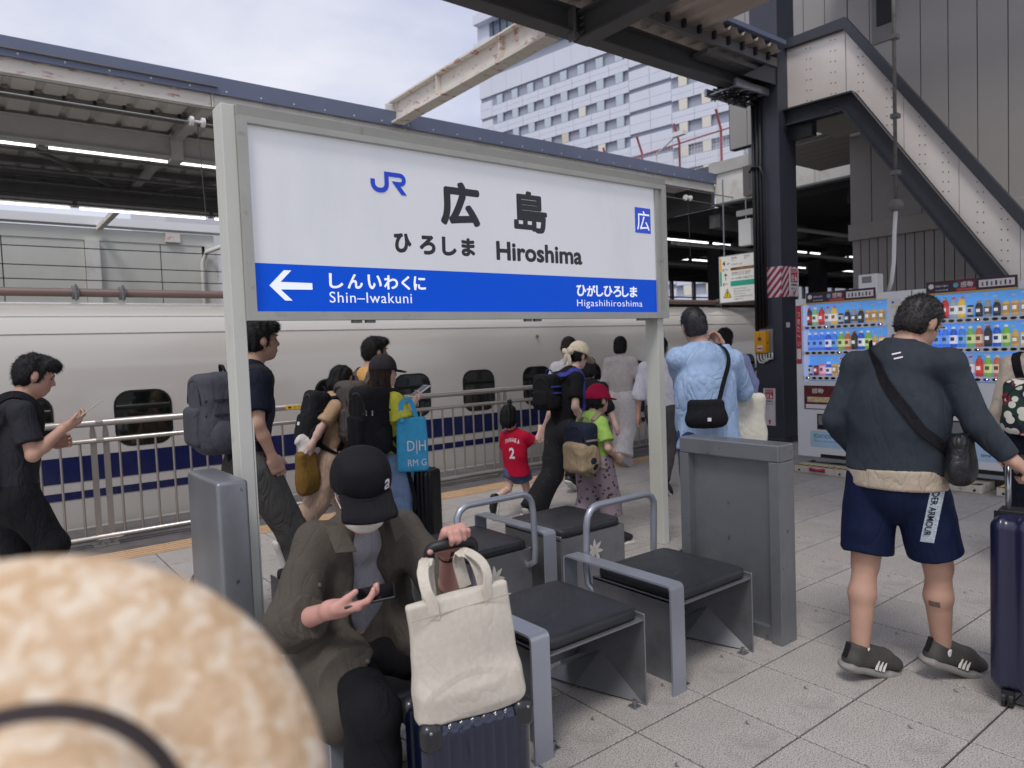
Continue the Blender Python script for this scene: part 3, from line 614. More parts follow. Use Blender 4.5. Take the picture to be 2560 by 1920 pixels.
def make_seat(label, loc, rz, arm=True, hoop=False, leaf='bamboo', other_arm=False):
    """local: faces -y, pad x 0.10..0.63, y 0.05..0.57; arm strip x 0..0.09"""
    t = thing('bench_chair', label, 'seat', loc, rz, 'steel seats in the two bench rows')
    p = link('seat_pad', pad_me, M_pad, t, smooth='auto'); p.location = (0.37, 0.31, 0.378)
    MB().box((0.095, 0.035, 0.37), (0.65, 0.585, 0.378)).build('seat_plate', M_met, t)
    MB().box((0.642, 0.03, 0.0), (0.65, 0.585, 0.40)).build('side_panel', M_met, t, bevel=0.002, seg=1)
    MB().box((0.095, 0.03, 0.0), (0.103, 0.585, 0.385)).build('side_panel', M_met, t, bevel=0.002, seg=1)
    MB().box((0.103, 0.46, 0.09), (0.642, 0.468, 0.37)).build('back_plate', M_met, t)
    mb = MB(); mb.add([(0.642, 0.05, 0.004), (0.642, 0.58, 0.004), (0.50, 0.55, 0.004), (0.52, 0.35, 0.02), (0.642, 0.30, 0.16)], [(0, 3, 2, 1), (0, 4, 3), (4, 1, 2, 3)]); mb.build('gusset', M_met, t)
    for x, y, z in ((0.20, 0.457, 0.16), (0.60, 0.457, 0.20), (0.30, 0.457, 0.30)): MB().ell((x, y, z), (0.009, 0.006, 0.009), None, 8, 5).build('bolt', M_bolt, t, smooth=True)
    for x, y in ((0.60, 0.06), (0.13, 0.05)):
        mb = MB(); mb.tube([(x, y, 0.0), (x, y, 0.03)], 0.009, 8); mb.box((x-0.02, y-0.02, 0.0), (x+0.02, y+0.02, 0.006)); mb.build('anchor_bolt', M_bolt, t)
    ly = 0.4585
    if leaf == 'bamboo': L = [(0.40, 0.345, 0.10, -2.2), (0.405, 0.345, 0.09, -1.65), (0.42, 0.35, 0.05, -0.5), (0.33, 0.29, 0.06, -2.1)]
    else: L = [(0.37, 0.26, 0.075, a) for a in (1.57, 0.75, 2.4, -0.1, 3.25, -1.0, 4.1)]
    if leaf == 'maple': ly = 0.593
    for cx, cz, l, a in L:
        if leaf == 'maple':
            mb = MB(); mb.prism(leaf_poly(cx, cz, l, a, 0.34), 1, 0.588, 0.590); mb.build('leaf_cutout', mat('leaf_pale', s2l(196, 192, 184), 0.5), t)
        else:
            mb = MB(); mb.prism(leaf_poly(cx, cz, l, a), 1, ly, ly+0.001); mb.build('leaf_cutout', M_cut, t)
    if leaf == 'maple': MB().box((0.103, 0.578, 0.02), (0.642, 0.586, 0.37)).build('rear_plate', M_met, t)
    if arm:
        for ax in ([0.0] + ([0.785] if other_arm else [])):
            out = [(0, 0), (0, 0.468), (0.004, 0.48), (0.012, 0.487), (0.024, 0.49), (0.676, 0.49), (0.688, 0.487), (0.696, 0.48), (0.70, 0.468), (0.70, 0)]
            inn = [(0.69, 0), (0.69, 0.468), (0.684, 0.478), (0.676, 0.481), (0.024, 0.481), (0.016, 0.478), (0.01, 0.468), (0.01, 0)]
            mb = MB(); pts = out+inn; n = len(pts)
            mb.prism(pts, 0, ax, ax+0.088); mb.build('armrest', M_metl, t, smooth='auto')
    if hoop:
        path = [(0.12, 0.50, 0.30), (0.12, 0.58, 0.28), (0.12, 0.645, 0.32), (0.12, 0.655, 0.40), (0.12, 0.645, 0.62)]
        path += [(0.12+0.08*(1-math.cos(math.radians(a))), 0.64, 0.64+0.08*math.sin(math.radians(a))) for a in (20, 45, 70, 90)]
        path += [(0.56-0.08*(1-math.sin(math.radians(a)))+0.08, 0.64, 0.64+0.08*math.cos(math.radians(a))) for a in (0, 20, 45, 70)]
        path += [(0.64, 0.645, 0.62), (0.64, 0.655, 0.40), (0.64, 0.645, 0.32), (0.64, 0.58, 0.28), (0.64, 0.50, 0.30)]
        mb = MB(); mb.tube(path, 0.0185, 12); mb.build('back_hoop', M_metl, t, smooth=True)
    return t
FY = 2.01
make_seat('steel seat the man with white tote sits on', (0.815, FY, 0), 0)
make_seat('empty black padded seat right beside the navy ribbed suitcase', (1.60, FY, 0), 0)
make_seat('empty padded seat with tube back hoop next to tall end panel', (2.385, FY, 0), 0, hoop=True)
RY = 3.80
make_seat('rear row padded seat nearest the left sign post, facing the train', (1.895, RY, 0), math.pi, leaf='maple')
make_seat('rear row padded seat with tube hoop in middle of bench', (2.68, RY, 0), math.pi, hoop=True, leaf='maple')
make_seat('rear row padded seat with maple leaf cutout in its back plate', (3.465, RY, 0), math.pi, leaf='maple', arm=False)
M_pan = mat('end_panel_metal', s2l(136, 138, 142), 0.34, metal=0.55, var=0.05, vscale=2.5, rvar=0.07, stain=s2l(100, 102, 106), stain_scale=2.2, stain_lo=0.45, stain_hi=0.9, spots=(s2l(88, 88, 90), 22.0, 0.70, 0.76))
ep = thing('bench_end_panel', 'tall grey metal bench end panel with recessed face beside the padded seats', 'panel', (3.19, 1.98, 0))
MB().box((0.0, 0.0, 0.93), (0.135, 0.62, 1.02)).build('top_cap', M_pan, ep, bevel=0.008)
MB().box((0.0, 0.0, 0.0), (0.135, 0.06, 0.93)).build('front_stile', M_pan, ep, bevel=0.003)
MB().box((0.0, 0.56, 0.0), (0.135, 0.62, 0.93)).build('rear_stile', M_pan, ep, bevel=0.003)
MB().box((0.055, 0.06, 0.0), (0.075, 0.56, 0.93)).build('recessed_sheet', M_pan, ep)
MB().box((0.02, 0.06, 0.0), (0.055, 0.56, 0.07)).build('bottom_rail', M_pan, ep)
for y in (0.03, 0.10, 0.5): mb = MB(); mb.tube([(0.015, y, 0), (0.015, y, 0.03)], 0.008, 6); mb.build('anchor_bolt', M_bolt, ep)
ep2 = thing('bench_end_panel', 'smooth grey metal bench end panel standing left of the sign post', 'panel', (0.845, 3.19, 0))
mb = MB(); mb.box((0, 0, 0), (0.135, 0.50, 1.02)); mb.build('shell', M_pan, ep2, bevel=0.016, seg=3, smooth='auto')
MB().box((0.134, 0.05, 0.05), (0.1365, 0.45, 0.95)).build('inner_sheet', M_met, ep2)

# ================================================================== COLUMN AND ITS FITTINGS
M_col = mat('dark_blue_grey_column_paint', s2l(58, 61, 72), 0.42, var=0.06, vscale=3, rvar=0.06)
co = thing('platform_column', 'dark blue grey square steel column beside the vending machines', 'column', (9.6, 5.86, 0))
MB().box((0, 0, 0), (0.46, 0.45, 7.4)).build('shaft', M_col, co, bevel=0.012)
MB().box((-0.03, -0.03, -0.001), (0.49, 0.48, 0.06)).build('plinth', M_col, co, bevel=0.01)
for k, (yy, r) in enumerate(((0.40, 0.028), (0.34, 0.026), (0.285, 0.024))):
    mb = MB(); mb.tube([(-0.03, yy, 1.72 if k else 1.3), (-0.03, yy, 5.6)], r, 8); mb.build('conduit', mat('black_conduit', s2l(30, 31, 36), 0.4), co, smooth=True)
mb = MB(); mb.tube([(-0.05, 0.46, 4.05), (-0.07, 0.40, 4.12), (-0.07, 0.28, 4.10), (-0.06, 0.22, 3.95), (-0.05, 0.22, 1.75)], 0.018, 8); mb.build('loose_cable', mat('black_conduit'), co, smooth=True)
# slanted red and white warning wrap
M_wr = mat('warning_white', s2l(222, 216, 220), 0.5); M_wred = mat('warning_crimson', s2l(168, 24, 72), 0.5)
def stripes(parent, y0, y1, z0, z1, x, n, slope, m1, m2, axis='x'):
    """a flat wrap with diagonal stripes clipped to its rectangle"""
    def P(a, b, d): return (x-d, a, b) if axis == 'x' else (a, x-d, b)
    mb = MB(); mb.add([P(y0, z0, 0), P(y1, z0, 0), P(y1, z1, 0), P(y0, z1, 0)], [(0, 1, 2, 3)]); o = mb.build('wrap', m1, parent)
    W = y1-y0; Hh = z1-z0; step = (Hh+abs(slope)*W)/n
    for k in range(-1, n+1):
        def clip(poly, f):
            out = []
            for i in range(len(poly)):
                a, b = poly[i], poly[(i+1) % len(poly)]; fa, fb = f(a), f(b)
                if fa >= 0: out.append(a)
                if (fa >= 0) != (fb >= 0): t = fa/(fa-fb); out.append((a[0]+(b[0]-a[0])*t, a[1]+(b[1]-a[1])*t))
            return out
        b0 = z0-abs(slope)*W*(1 if slope > 0 else 0)+k*step; 
        poly = [(y0, b0), (y1, b0+slope*W), (y1, b0+slope*W+step*0.5), (y0, b0+step*0.5)]
        poly = clip(poly, lambda p: p[1]-z0); poly = clip(poly, lambda p: z1-p[1]) if poly else poly
        if len(poly) > 2:
            mb = MB(); mb.add([P(a, b, 0.0015) for a, b in poly], [tuple(range(len(poly)))]); mb.build('stripe', m2, o)
stripes(co, 0.0, 0.27, 2.16, 2.61, -0.003, 6, -1.1, M_wr, M_wred)
stripes(co, 0.31, 0.45, 2.16, 2.61, -0.003, 5, -1.1, M_wr, M_wred)
stripes(co, 0.0, 0.46, 2.16, 2.61, -0.003, 8, 1.1, M_wr, M_wred, 'y')
def stop_board(root, o, ux, w, h, nrm, arrow):
    """white notice: red STOP square with train and hand, lines of Japanese, a red arrow"""
    o = Vector(o); ux = Vector(ux); uz = Vector((0, 0, 1)); nn = Vector(nrm)
    def quad(name, a, b, c, d, m, k): mb = MB(); mb.add([o+ux*a+uz*b+nn*k, o+ux*c+uz*b+nn*k, o+ux*c+uz*d+nn*k, o+ux*a+uz*d+nn*k], [(0, 1, 2, 3)]); return mb.build(name, m, root)
    M_r = mat('notice_red', s2l(190, 34, 62), 0.5)
    quad('red_square', 0.12*w, h-0.9*w, 0.88*w, h-0.08*w, M_r, 0.002)
    text('STOP', root, M_wr, o+ux*0.17*w+uz*(h-0.33*w)+nn*0.003, ux, uz, 0.17*w, 0.66*w, 0.02)
    quad('train_icon', 0.2*w, h-0.68*w, 0.46*w, h-0.45*w, M_wr, 0.003); quad('train_icon_window', 0.25*w, h-0.58*w, 0.41*w, h-0.5*w, M_r, 0.004); quad('train_icon_base', 0.2*w, h-0.82*w, 0.46*w, h-0.74*w, M_wr, 0.003)
    quad('hand_icon', 0.56*w, h-0.82*w, 0.8*w, h-0.58*w, M_wr, 0.003); quad('hand_icon_finger', 0.6*w, h-0.6*w, 0.67*w, h-0.42*w, M_wr, 0.003)
    text('非常停止', root, M_blk, o+ux*0.13*w+uz*(h-1.16*w)+nn*0.002, ux, uz, 0.17*w, 0.74*w, 0.02); text('ボ タ ン', root, M_blk, o+ux*0.15*w+uz*(h-1.40*w)+nn*0.002, ux, uz, 0.16*w, 0.7*w, 0.02)
    for i, s_ in enumerate(('Emergency', 'train stop', 'button')): text(s_, root, M_blk, o+ux*0.13*w+uz*(h-(1.54+0.13*i)*w)+nn*0.002, ux, uz, 0.08*w)
    A = {'up': [(-.07, -.2), (.07, -.2), (.07, .04), (.16, .04), (0, .22), (-.16, .04), (-.07, .04)], 'dl': [(-.18, -.18), (.04, -.18), (-.02, -.1), (.16, .08), (.07, .17), (-.1, -.02), (-.18, .04)]}[arrow]
    cx, cz = (0.5*w, 0.32*w) if arrow == 'up' else (0.55*w, 0.24*w)
    mb = MB(); mb.add([o+ux*(cx+a*w)+uz*(cz+b*w)+nn*0.002 for a, b in A], [tuple(range(len(A)))]); mb.build('arrow', M_r, root)
sb = thing('emergency_notice_board', 'white hanging STOP notice board on the column beside striped wrap', 'sign', (9.77, 5.84, 2.17))
MB().box((0, -0.012, 0), (0.24, 0.0, 0.42)).build('board', M_wr, sb)
stop_board(sb, (0, -0.012, 0), (1, 0, 0), 0.235, 0.42, (0, -1, 0), 'dl')
sk = thing('emergency_sticker', 'tall STOP sticker with red striped border low on the column', 'sign', (9.594, 6.19, 0.25))
o = MB().box((-0.003, -0.20, 0), (0.0, 0.0, 0.56)).build('backing', M_wr, sk)
stop_board(sk, (-0.003, -0.012, 0), (0, -1, 0), 0.176, 0.555, (-1, 0, 0), 'up')
for k in range(17):
    for yy in (-0.012, -0.20):
        mb = MB(); z = 0.005+0.0335*k
        if z > 0.36: continue
        mb.add([(-0.0045, yy, z), (-0.0045, yy+0.012, z+0.008), (-0.0045, yy+0.012, z+0.024), (-0.0045, yy, z+0.016)], [(0, 1, 2, 3)]); mb.build('border_stripe', M_wred, sk)
mb = MB(); mb.add([(9.70, 5.858, 1.71), (9.80, 5.858, 1.71), (9.80, 5.858, 1.785), (9.70, 5.858, 1.785)], [(0, 1, 2, 3)]); tag(mb.build('location_tag', M_wr), 'small pale square tag on the side of the dark column', 'tag')
# emergency button box
M_yel = mat('emergency_yellow', s2l(236, 168, 16), 0.35, var=0.03)
eb = thing('emergency_button_box', 'yellow emergency stop button box mounted on the dark column', 'button box', (9.6, 6.06, 1.345))
MB().box((-0.13, 0.0, 0.0), (-0.02, 0.19, 0.325)).build('housing', M_yel, eb, bevel=0.014, seg=3, smooth='auto')
MB().box((-0.02, -0.05, -0.03), (0.0, 0.20, 0.35)).build('mounting_plate', M_metl, eb)
mb = MB(); mb.tube([(-0.135, 0.095, 0.21), (-0.129, 0.095, 0.21)], 0.032, 14); mb.build('button_ring', M_steel_d, eb); mb = MB(); mb.tube([(-0.142, 0.095, 0.21), (-0.13, 0.095, 0.21)], 0.021, 14); mb.build('button', mat('red_button', s2l(150, 20, 40), 0.3), eb)
MB().ell((-0.131, 0.095, 0.27), (0.004, 0.01, 0.01)).build('lamp', M_steel_d, eb)
MB().box((-0.1325, 0.05, 0.035), (-0.13, 0.14, 0.115)).build('label_plate', M_wr, eb); MB().box((-0.134, 0.055, 0.055), (-0.132, 0.135, 0.075)).build('label_print', M_wred, eb)
MB().box((-0.085, -0.003, 0.13), (-0.055, 0.001, 0.17)).build('keyhole', M_steel_d, eb)
for k, yy in enumerate((0.17, 0.12, 0.07)):
    mb = MB(); mb.tube([(-0.07, yy, 0.02), (-0.07, yy, -0.08), (-0.07, yy-0.03, -0.14+0.02*k), (-0.06, yy-0.09, -0.15+0.03*k), (-0.05, yy-0.13, -0.09), (-0.05, yy-0.13, 0.0)], 0.014, 8); mb.build('cable', M_ins, eb, smooth=True)
# cable tray at the column head
ct = thing('cable_tray', 'bracketed cable tray with tangled black cables at the column head', 'cable tray', (9.3, 6.5, 5.1))
MB().box((-0.5, -0.5, 0.0), (0.5, -0.46, 0.1)).box((-0.5, 0.0, 0.0), (0.5, 0.04, 0.1)).build('side_rail', M_metl, ct)
for k in range(5): MB().box((-0.45+0.22*k, -0.46, 0.01), (-0.40+0.22*k, 0.0, 0.03)).build('rung', M_metl, ct)
for k in range(9):
    r3 = random.Random(k); pts = [(-0.45+0.11*i+r3.uniform(-.05, .05), -0.23+r3.uniform(-.18, .18), 0.02+r3.uniform(-.12, .1)) for i in range(8)]
    mb = MB(); mb.tube(pts, 0.012, 6); mb.build('cable', mat('black_conduit'), ct, smooth=True)
mb = MB(); mb.prism([(-0.5, 0.1), (0.35, 0.12), (0.35, 0.5)], 1, -0.62, -0.6); mb.build('bracket', M_col, ct)
MB().box((-1.2, -0.55, 0.28), (0.3, -0.3, 0.34)).build('upper_tray', M_steel_d, ct)

# ================================================================== STAIR ENCLOSURE
M_sp = mat('dark_stringer_paint', s2l(50, 52, 60), 0.4, var=0.06, vscale=3)
M_stn = mat('brushed_stainless_sheet', s2l(224, 216, 210), 0.4, metal=0.15, var=0.05, vscale=2.2, rvar=0.1, aniso=0.5, stretch=(1, 1, 0.5))
M_wp = mat('grey_wall_panel', s2l(152, 148, 145), 0.55, var=0.03, vscale=1.5, objvar=0.03)
sr = thing('stairway', 'steel stairway with stainless side panels and dark stringers at upper right', 'stairs', (9.85, 5, 0))
def sro(mb, name, m, **k):
    mb.v = [(x-9.85, y-5, z) for x, y, z in mb.v]; return mb.build(name, m, sr, **k)
def lerp(a, b, t): return (a[0]+(b[0]-a[0])*t, a[1]+(b[1]-a[1])*t)
T0, T1 = (4.958, 5.876), (2.2, 1.87); U0, U1 = (4.99, 5.73), (2.2, 1.66)   # top stringer upper and lower edges
L0, L1 = (4.846, 4.835), (2.2, 0.90); K0, K1 = (4.985, 4.619), (2.2, 0.51)
sro(MB().prism([(5.893, 5.89), T0, U0, (5.864, 5.765)], 0, 9.78, 9.88), 'stringer', M_sp)
sro(MB().prism([T0, T1, U1, U0], 0, 9.78, 9.88), 'stringer', M_sp)
sro(MB().prism([(5.864, 4.874), L0, K0, (5.841, 4.642)], 0, 9.80, 9.87), 'stringer', M_sp); sro(MB().prism([L0, L1, K1, K0], 0, 9.80, 9.87), 'stringer', M_sp)
for (a, b, c, d) in (((5.864, 4.885), (4.85, 4.85), (4.84, 4.825), (5.864, 4.862)), (L0, L1, (2.2, 0.875), (4.83, 4.81)), (K0, K1, (2.2, 0.535), (4.99, 4.645)), ((5.841, 4.642), (4.985, 4.619), (4.985, 4.64), (5.841, 4.664))): sro(MB().prism([a, b, c, d], 0, 9.72, 9.87), 'flange', M_sp)
sro(MB().prism([(5.864, 5.765), (4.995, 5.73), (4.995, 4.857), (5.864, 4.876)], 0, 9.86, 9.875), 'side_sheet', M_stn)
def onl(a, b, y): t = (y-a[0])/(b[0]-a[0]); return (y, a[1]+(b[1]-a[1])*t)
ys = [4.985, 4.24, 3.60, 2.96, 2.2]
for a, b in zip(ys[:-1], ys[1:]):
    a2, b2 = a-0.004, b+0.004
    lo_a = onl(L0, L1, a2) if a2 < 4.846 else (a2, 4.857)
    poly = [onl(U0, U1, a2), onl(U0, U1, b2), onl(L0, L1, b2)]+([(4.846, 4.84)] if a2 > 4.846 else [])+[lo_a]
    sro(MB().prism(poly, 0, 9.86, 9.875), 'side_sheet', M_stn)
M_riv = mat('rivet_dark', s2l(70, 66, 66), 0.4, metal=0.5)
rv = MB()
def rivcol(y, zt, zb, n=6):
    for i in range(n):
        for dy in (0, -0.065): rv.ell((9.858, y+dy, zb+(zt-zb)*(i+0.5)/n+dy*0.2), (0.004, 0.0085, 0.0085), None, 6, 4)
rivcol(5.56, 5.75, 4.87); rivcol(5.2, 5.74, 4.86)
for y in (4.82, 4.45, 4.05, 3.78, 3.4, 3.15, 2.75, 2.45): rivcol(y, onl(U0, U1, y)[1], onl(L0, L1, y)[1])
tag(sro(rv, 'rivets', M_riv), kind='stuff')
for y, z in ((5.18, 4.74), (5.09, 4.74), (5.18, 4.68), (5.09, 4.68)): sro(MB().ell((9.797, y, z), (0.012, 0.02, 0.02), None, 8, 5), 'bolt', M_sp, smooth=True)
sro(MB().box((9.88, 4.9, 4.70), (11.25, 5.86, 4.76)), 'landing_soffit', M_wp)
mb = MB(); mb.prism([L0, L1, (2.2, 0.98), (4.846, 4.93)], 0, 9.88, 11.25); sro(mb, 'flight_soffit', M_steel_d)
sro(MB().box((9.87, 5.5, 4.45), (10.0, 5.86, 4.66)), 'bracket', M_sp)
we = thing('stair_wall', 'dark grey panelled wall with narrow slats below a ledge behind the stairway', 'wall', (11.3, 5.68, 0))
def weo(mb, name, m, **k):
    mb.v = [(x-11.3, y-5.68, z) for x, y, z in mb.v]; return mb.build(name, m, we, **k)
weo(MB().box((11.34, -1, 0), (11.5, 5.67, 9)), 'backing', M_dark)
yy = [5.68, 5.345]+[5.345-0.364*k for k in range(1, 17)]
for a, b in zip(yy[:-1], yy[1:]): weo(MB().box((11.30, b+0.006, 3.30), (11.33, a-0.006, 9)), 'wall_panel', M_wp)
k = 0; y = 5.665
while y > -0.5: weo(MB().box((11.32, y-0.126, 0), (11.34, y-0.006, 3.05)), 'slat', M_wp); y -= 0.1335
weo(MB().box((11.24, -1, 3.045), (11.335, 5.69, 3.295)), 'ledge', mat('ledge_grey', s2l(156, 150, 147), 0.6, var=0.06, vscale=3), bevel=0.006)
for q in range(6): weo(MB().box((11.30, 5.692+0.364*q, 5.0), (11.33, 6.044+0.364*q, 9)), 'wall_panel', M_wp)
weo(MB().box((11.335, 5.69, 5.0), (11.5, 7.9, 9)), 'backing', M_dark)
weo(MB().box((9.95, -1, 7.3), (14, 5.68, 7.5)), 'shade_deck', M_wp)  # added deck above the view, keeps skylight off the wall
weo(MB().box((11.28, 5.0, 5.95), (11.30, 5.3, 6.9)), 'louvre_door', M_steel_d)
weo(MB().box((11.26, 4.98, 6.2), (11.29, 5.22, 6.75)), 'vent_grille', M_dark)
# pale soffit between the column and the wall
sf = thing('upper_soffit', 'grey slatted soffit tucked between column and stair wall', 'soffit', (11.3, 5.7, 4.75))
for k in range(7): MB().box((0.0+0.3*k, -0.02, 0), (0.285+0.3*k, 1.6, 0.05)).build('board', mat('soffit_board', s2l(132, 128, 126), 0.6), sf)
MB().box((-0.1, -0.04, 0.06), (2.2, 1.65, 0.1)).build('deck', M_girder, sf)
# conduit down the wall to the junction box above the vending machines
cj = thing('wall_conduit', 'rusty vertical conduit with ball joint hanging in front of stairway', 'pipe', (8.75, 3.86, 2.05))
M_cond = mat('galvanised_conduit', s2l(120, 118, 116), 0.45, metal=0.4, var=0.15, vscale=12, stain=s2l(74, 70, 68), stain_scale=10)
mb = MB(); mb.tube([(0, 0, 5.5), (0, 0, 1.05)], 0.022, 8); mb.build('pipe', M_cond, cj, smooth=True)
MB().ell((0, 0, 1.0), (0.085, 0.085, 0.075)).build('ball_joint', M_steel_d, cj, smooth=True)
mb = MB(); mb.tube([(0, 0, 0.95), (0.0, 0.02, 0.7), (0, 0.03, 0.35), (0, 0.06, 0.12), (0, 0.10, 0.0)], 0.024, 8); mb.build('flexible_hose', M_ins, cj, smooth=True)
for z in (2.9, 2.0, 1.35): MB().box((-0.035, -0.04, z), (0.06, 0.04, z+0.05)).build('clamp', M_steel_d, cj)
jb = thing('junction_box', 'pale grey electrical box on top of the vending machine', 'box', (8.45, 3.95, 2.0))
MB().box((0, 0, 0.0), (0.16, 0.215, 0.26)).build('case', M_ins, jb, bevel=0.006); MB().box((-0.004, 0.06, 0.16), (0.001, 0.17, 0.235)).build('window', mat('grey_window', s2l(120, 122, 124), 0.2), jb)
mb = MB(); mb.tube([(0.08, 0.22, 0.02), (0.08, 0.30, 0.09), (0.08, 0.34, 0.0)], 0.014, 6); mb.build('cable', M_steel_d, jb, smooth=True)

# ================================================================== VENDING MACHINES
M_vw = mat('vending_white_enamel', s2l(226, 228, 232), 0.3, var=0.02, vscale=3, coat=0.2)
M_vb = mat('vending_blue_backdrop', s2l(84, 156, 232), 0.5, var=0.15, vscale=2.5, emit=0.34)
M_vgl = mat('vending_glass', (1, 1, 1), 0.02, alpha=0.06, spec=0.5)
M_but = mat('vending_button', s2l(26, 30, 34), 0.25, coat=0.4); M_butb = mat('vending_button_lit', s2l(24, 34, 140), 0.25, emit=0.4)
M_base = mat('vending_base', s2l(70, 72, 76), 0.6)
BOT = {'pet': [(0.026, 0), (0.03, 0.006), (0.03, 0.05), (0.026, 0.06), (0.03, 0.07), (0.03, 0.125), (0.024, 0.145), (0.012, 0.165), (0.012, 0.172)], 'can': [(0.025, 0), (0.028, 0.006), (0.028, 0.108), (0.023, 0.116)], 'slim': [(0.022, 0), (0.025, 0.005), (0.025, 0.095), (0.02, 0.102)], 'btl': [(0.026, 0), (0.028, 0.006), (0.028, 0.085), (0.022, 0.105), (0.015, 0.118), (0.015, 0.128)]}
LBL = {'pet': (0.0312, 0.03, 0.105), 'can': (0.0287, 0.02, 0.095), 'slim': (0.0257, 0.018, 0.085), 'btl': (0.0288, 0.018, 0.08)}
_bm = {}
def bottle(par, kind, y, z, body, lab, cap):
    if kind not in _bm:
        a = MB(); a.lathe(BOT[kind], n=12); oa = a.build('drink', None, None, smooth='auto'); r, z0, z1 = LBL[kind]
        b = MB(); b.lathe([(r-0.001, z0), (r, z0+0.001), (r, z1), (r-0.001, z1+0.001)], n=12); ob_ = b.build('label_wrap', None, None, smooth='auto')
        t = BOT[kind][-1]; c = MB(); c.lathe([(t[0]+0.002, t[1]-0.012), (t[0]+0.002, t[1]+0.008), (t[0]*0.7, t[1]+0.01)] if kind in ('pet', 'btl') else [(t[0]+0.001, t[1]-0.002), (t[0]+0.001, t[1]+0.002), (t[0]*0.8, t[1]+0.002)], n=12); oc_ = c.build('cap', None, None, smooth='auto')
        r2 = r+0.0008; d = MB()
        for i in range(7):
            a0 = math.radians(150+60*i/7); a1 = math.radians(150+60*(i+1)/7); zz0 = z0+(z1-z0)*0.35; zz1 = z0+(z1-z0)*0.78
            d.add([(r2*math.cos(a0), r2*math.sin(a0), zz0), (r2*math.cos(a1), r2*math.sin(a1), zz0), (r2*math.cos(a1), r2*math.sin(a1), zz1), (r2*math.cos(a0), r2*math.sin(a0), zz1)], [(0, 1, 2, 3)])
        od = d.build('label_mark', None, None)
        _bm[kind] = (oa.data, ob_.data, oc_.data, od.data)
        for q in (oa, ob_, oc_, od): bpy.data.objects.remove(q)
    root = None
    mk = (0.9, 0.9, 0.92) if sum(lab) < 1.2 else tuple(x*0.25 for x in body)
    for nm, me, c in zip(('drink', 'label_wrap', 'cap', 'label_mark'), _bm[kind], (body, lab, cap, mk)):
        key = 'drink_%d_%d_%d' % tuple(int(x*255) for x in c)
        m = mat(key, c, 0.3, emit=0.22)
        o = bpy.data.objects.new(nm, me); COL.objects.link(o)
        if not me.materials: me.materials.append(m)
        o.material_slots[0].link = 'OBJECT'; o.material_slots[0].material = m
        if root is None: root = o; o.parent = par; o.location = (0.048, y, z); o.scale = (1.12, 1.12, 1.12)
        else: o.parent = root
PAL = [(s2l(60, 26, 28), s2l(170, 30, 40), s2l(200, 30, 40)), (s2l(120, 190, 140), s2l(226, 240, 230), s2l(230, 230, 230)), (s2l(190, 40, 40), s2l(210, 60, 50), s2l(60, 140, 70)), (s2l(150, 170, 180), s2l(220, 226, 230), s2l(200, 60, 70)), (s2l(236, 190, 60), s2l(240, 232, 220), s2l(200, 50, 60)), (s2l(40, 42, 48), s2l(190, 190, 200), s2l(40, 42, 48)), (s2l(24, 22, 22), s2l(60, 56, 54), s2l(160, 130, 70)), (s2l(150, 150, 150), s2l(90, 84, 80), s2l(170, 140, 80)), (s2l(210, 170, 90), s2l(180, 140, 70), s2l(200, 170, 110)), (s2l(70, 130, 230), s2l(120, 170, 240), s2l(230, 235, 240)), (s2l(120, 180, 70), s2l(210, 226, 150), s2l(230, 230, 230)), (s2l(226, 130, 160), s2l(240, 190, 205), s2l(180, 40, 60)), (s2l(40, 90, 200), s2l(240, 240, 245), s2l(230, 235, 240)), (s2l(34, 34, 30), s2l(50, 44, 40), s2l(150, 40, 50)), (s2l(200, 100, 60), s2l(230, 200, 170), s2l(240, 210, 120))]
ROWS = [[0, 1, 2, 3, 4, 5, 6, 7, 6, 8, 8, 8], [9, 9, 9, 12, 9, 10, 14, 13, 12, 10, 8, 4], [5, 0, 11, 12, 8, 3, 2, 10, 14, 1, 9, 9]]
KND = [['pet', 'pet', 'pet', 'pet', 'pet', 'slim', 'btl', 'btl', 'btl', 'can', 'can', 'can'], ['pet']*9+['pet', 'btl', 'can'], ['slim', 'slim', 'can', 'btl', 'can', 'pet', 'pet', 'pet', 'pet', 'btl', 'btl', 'btl']]
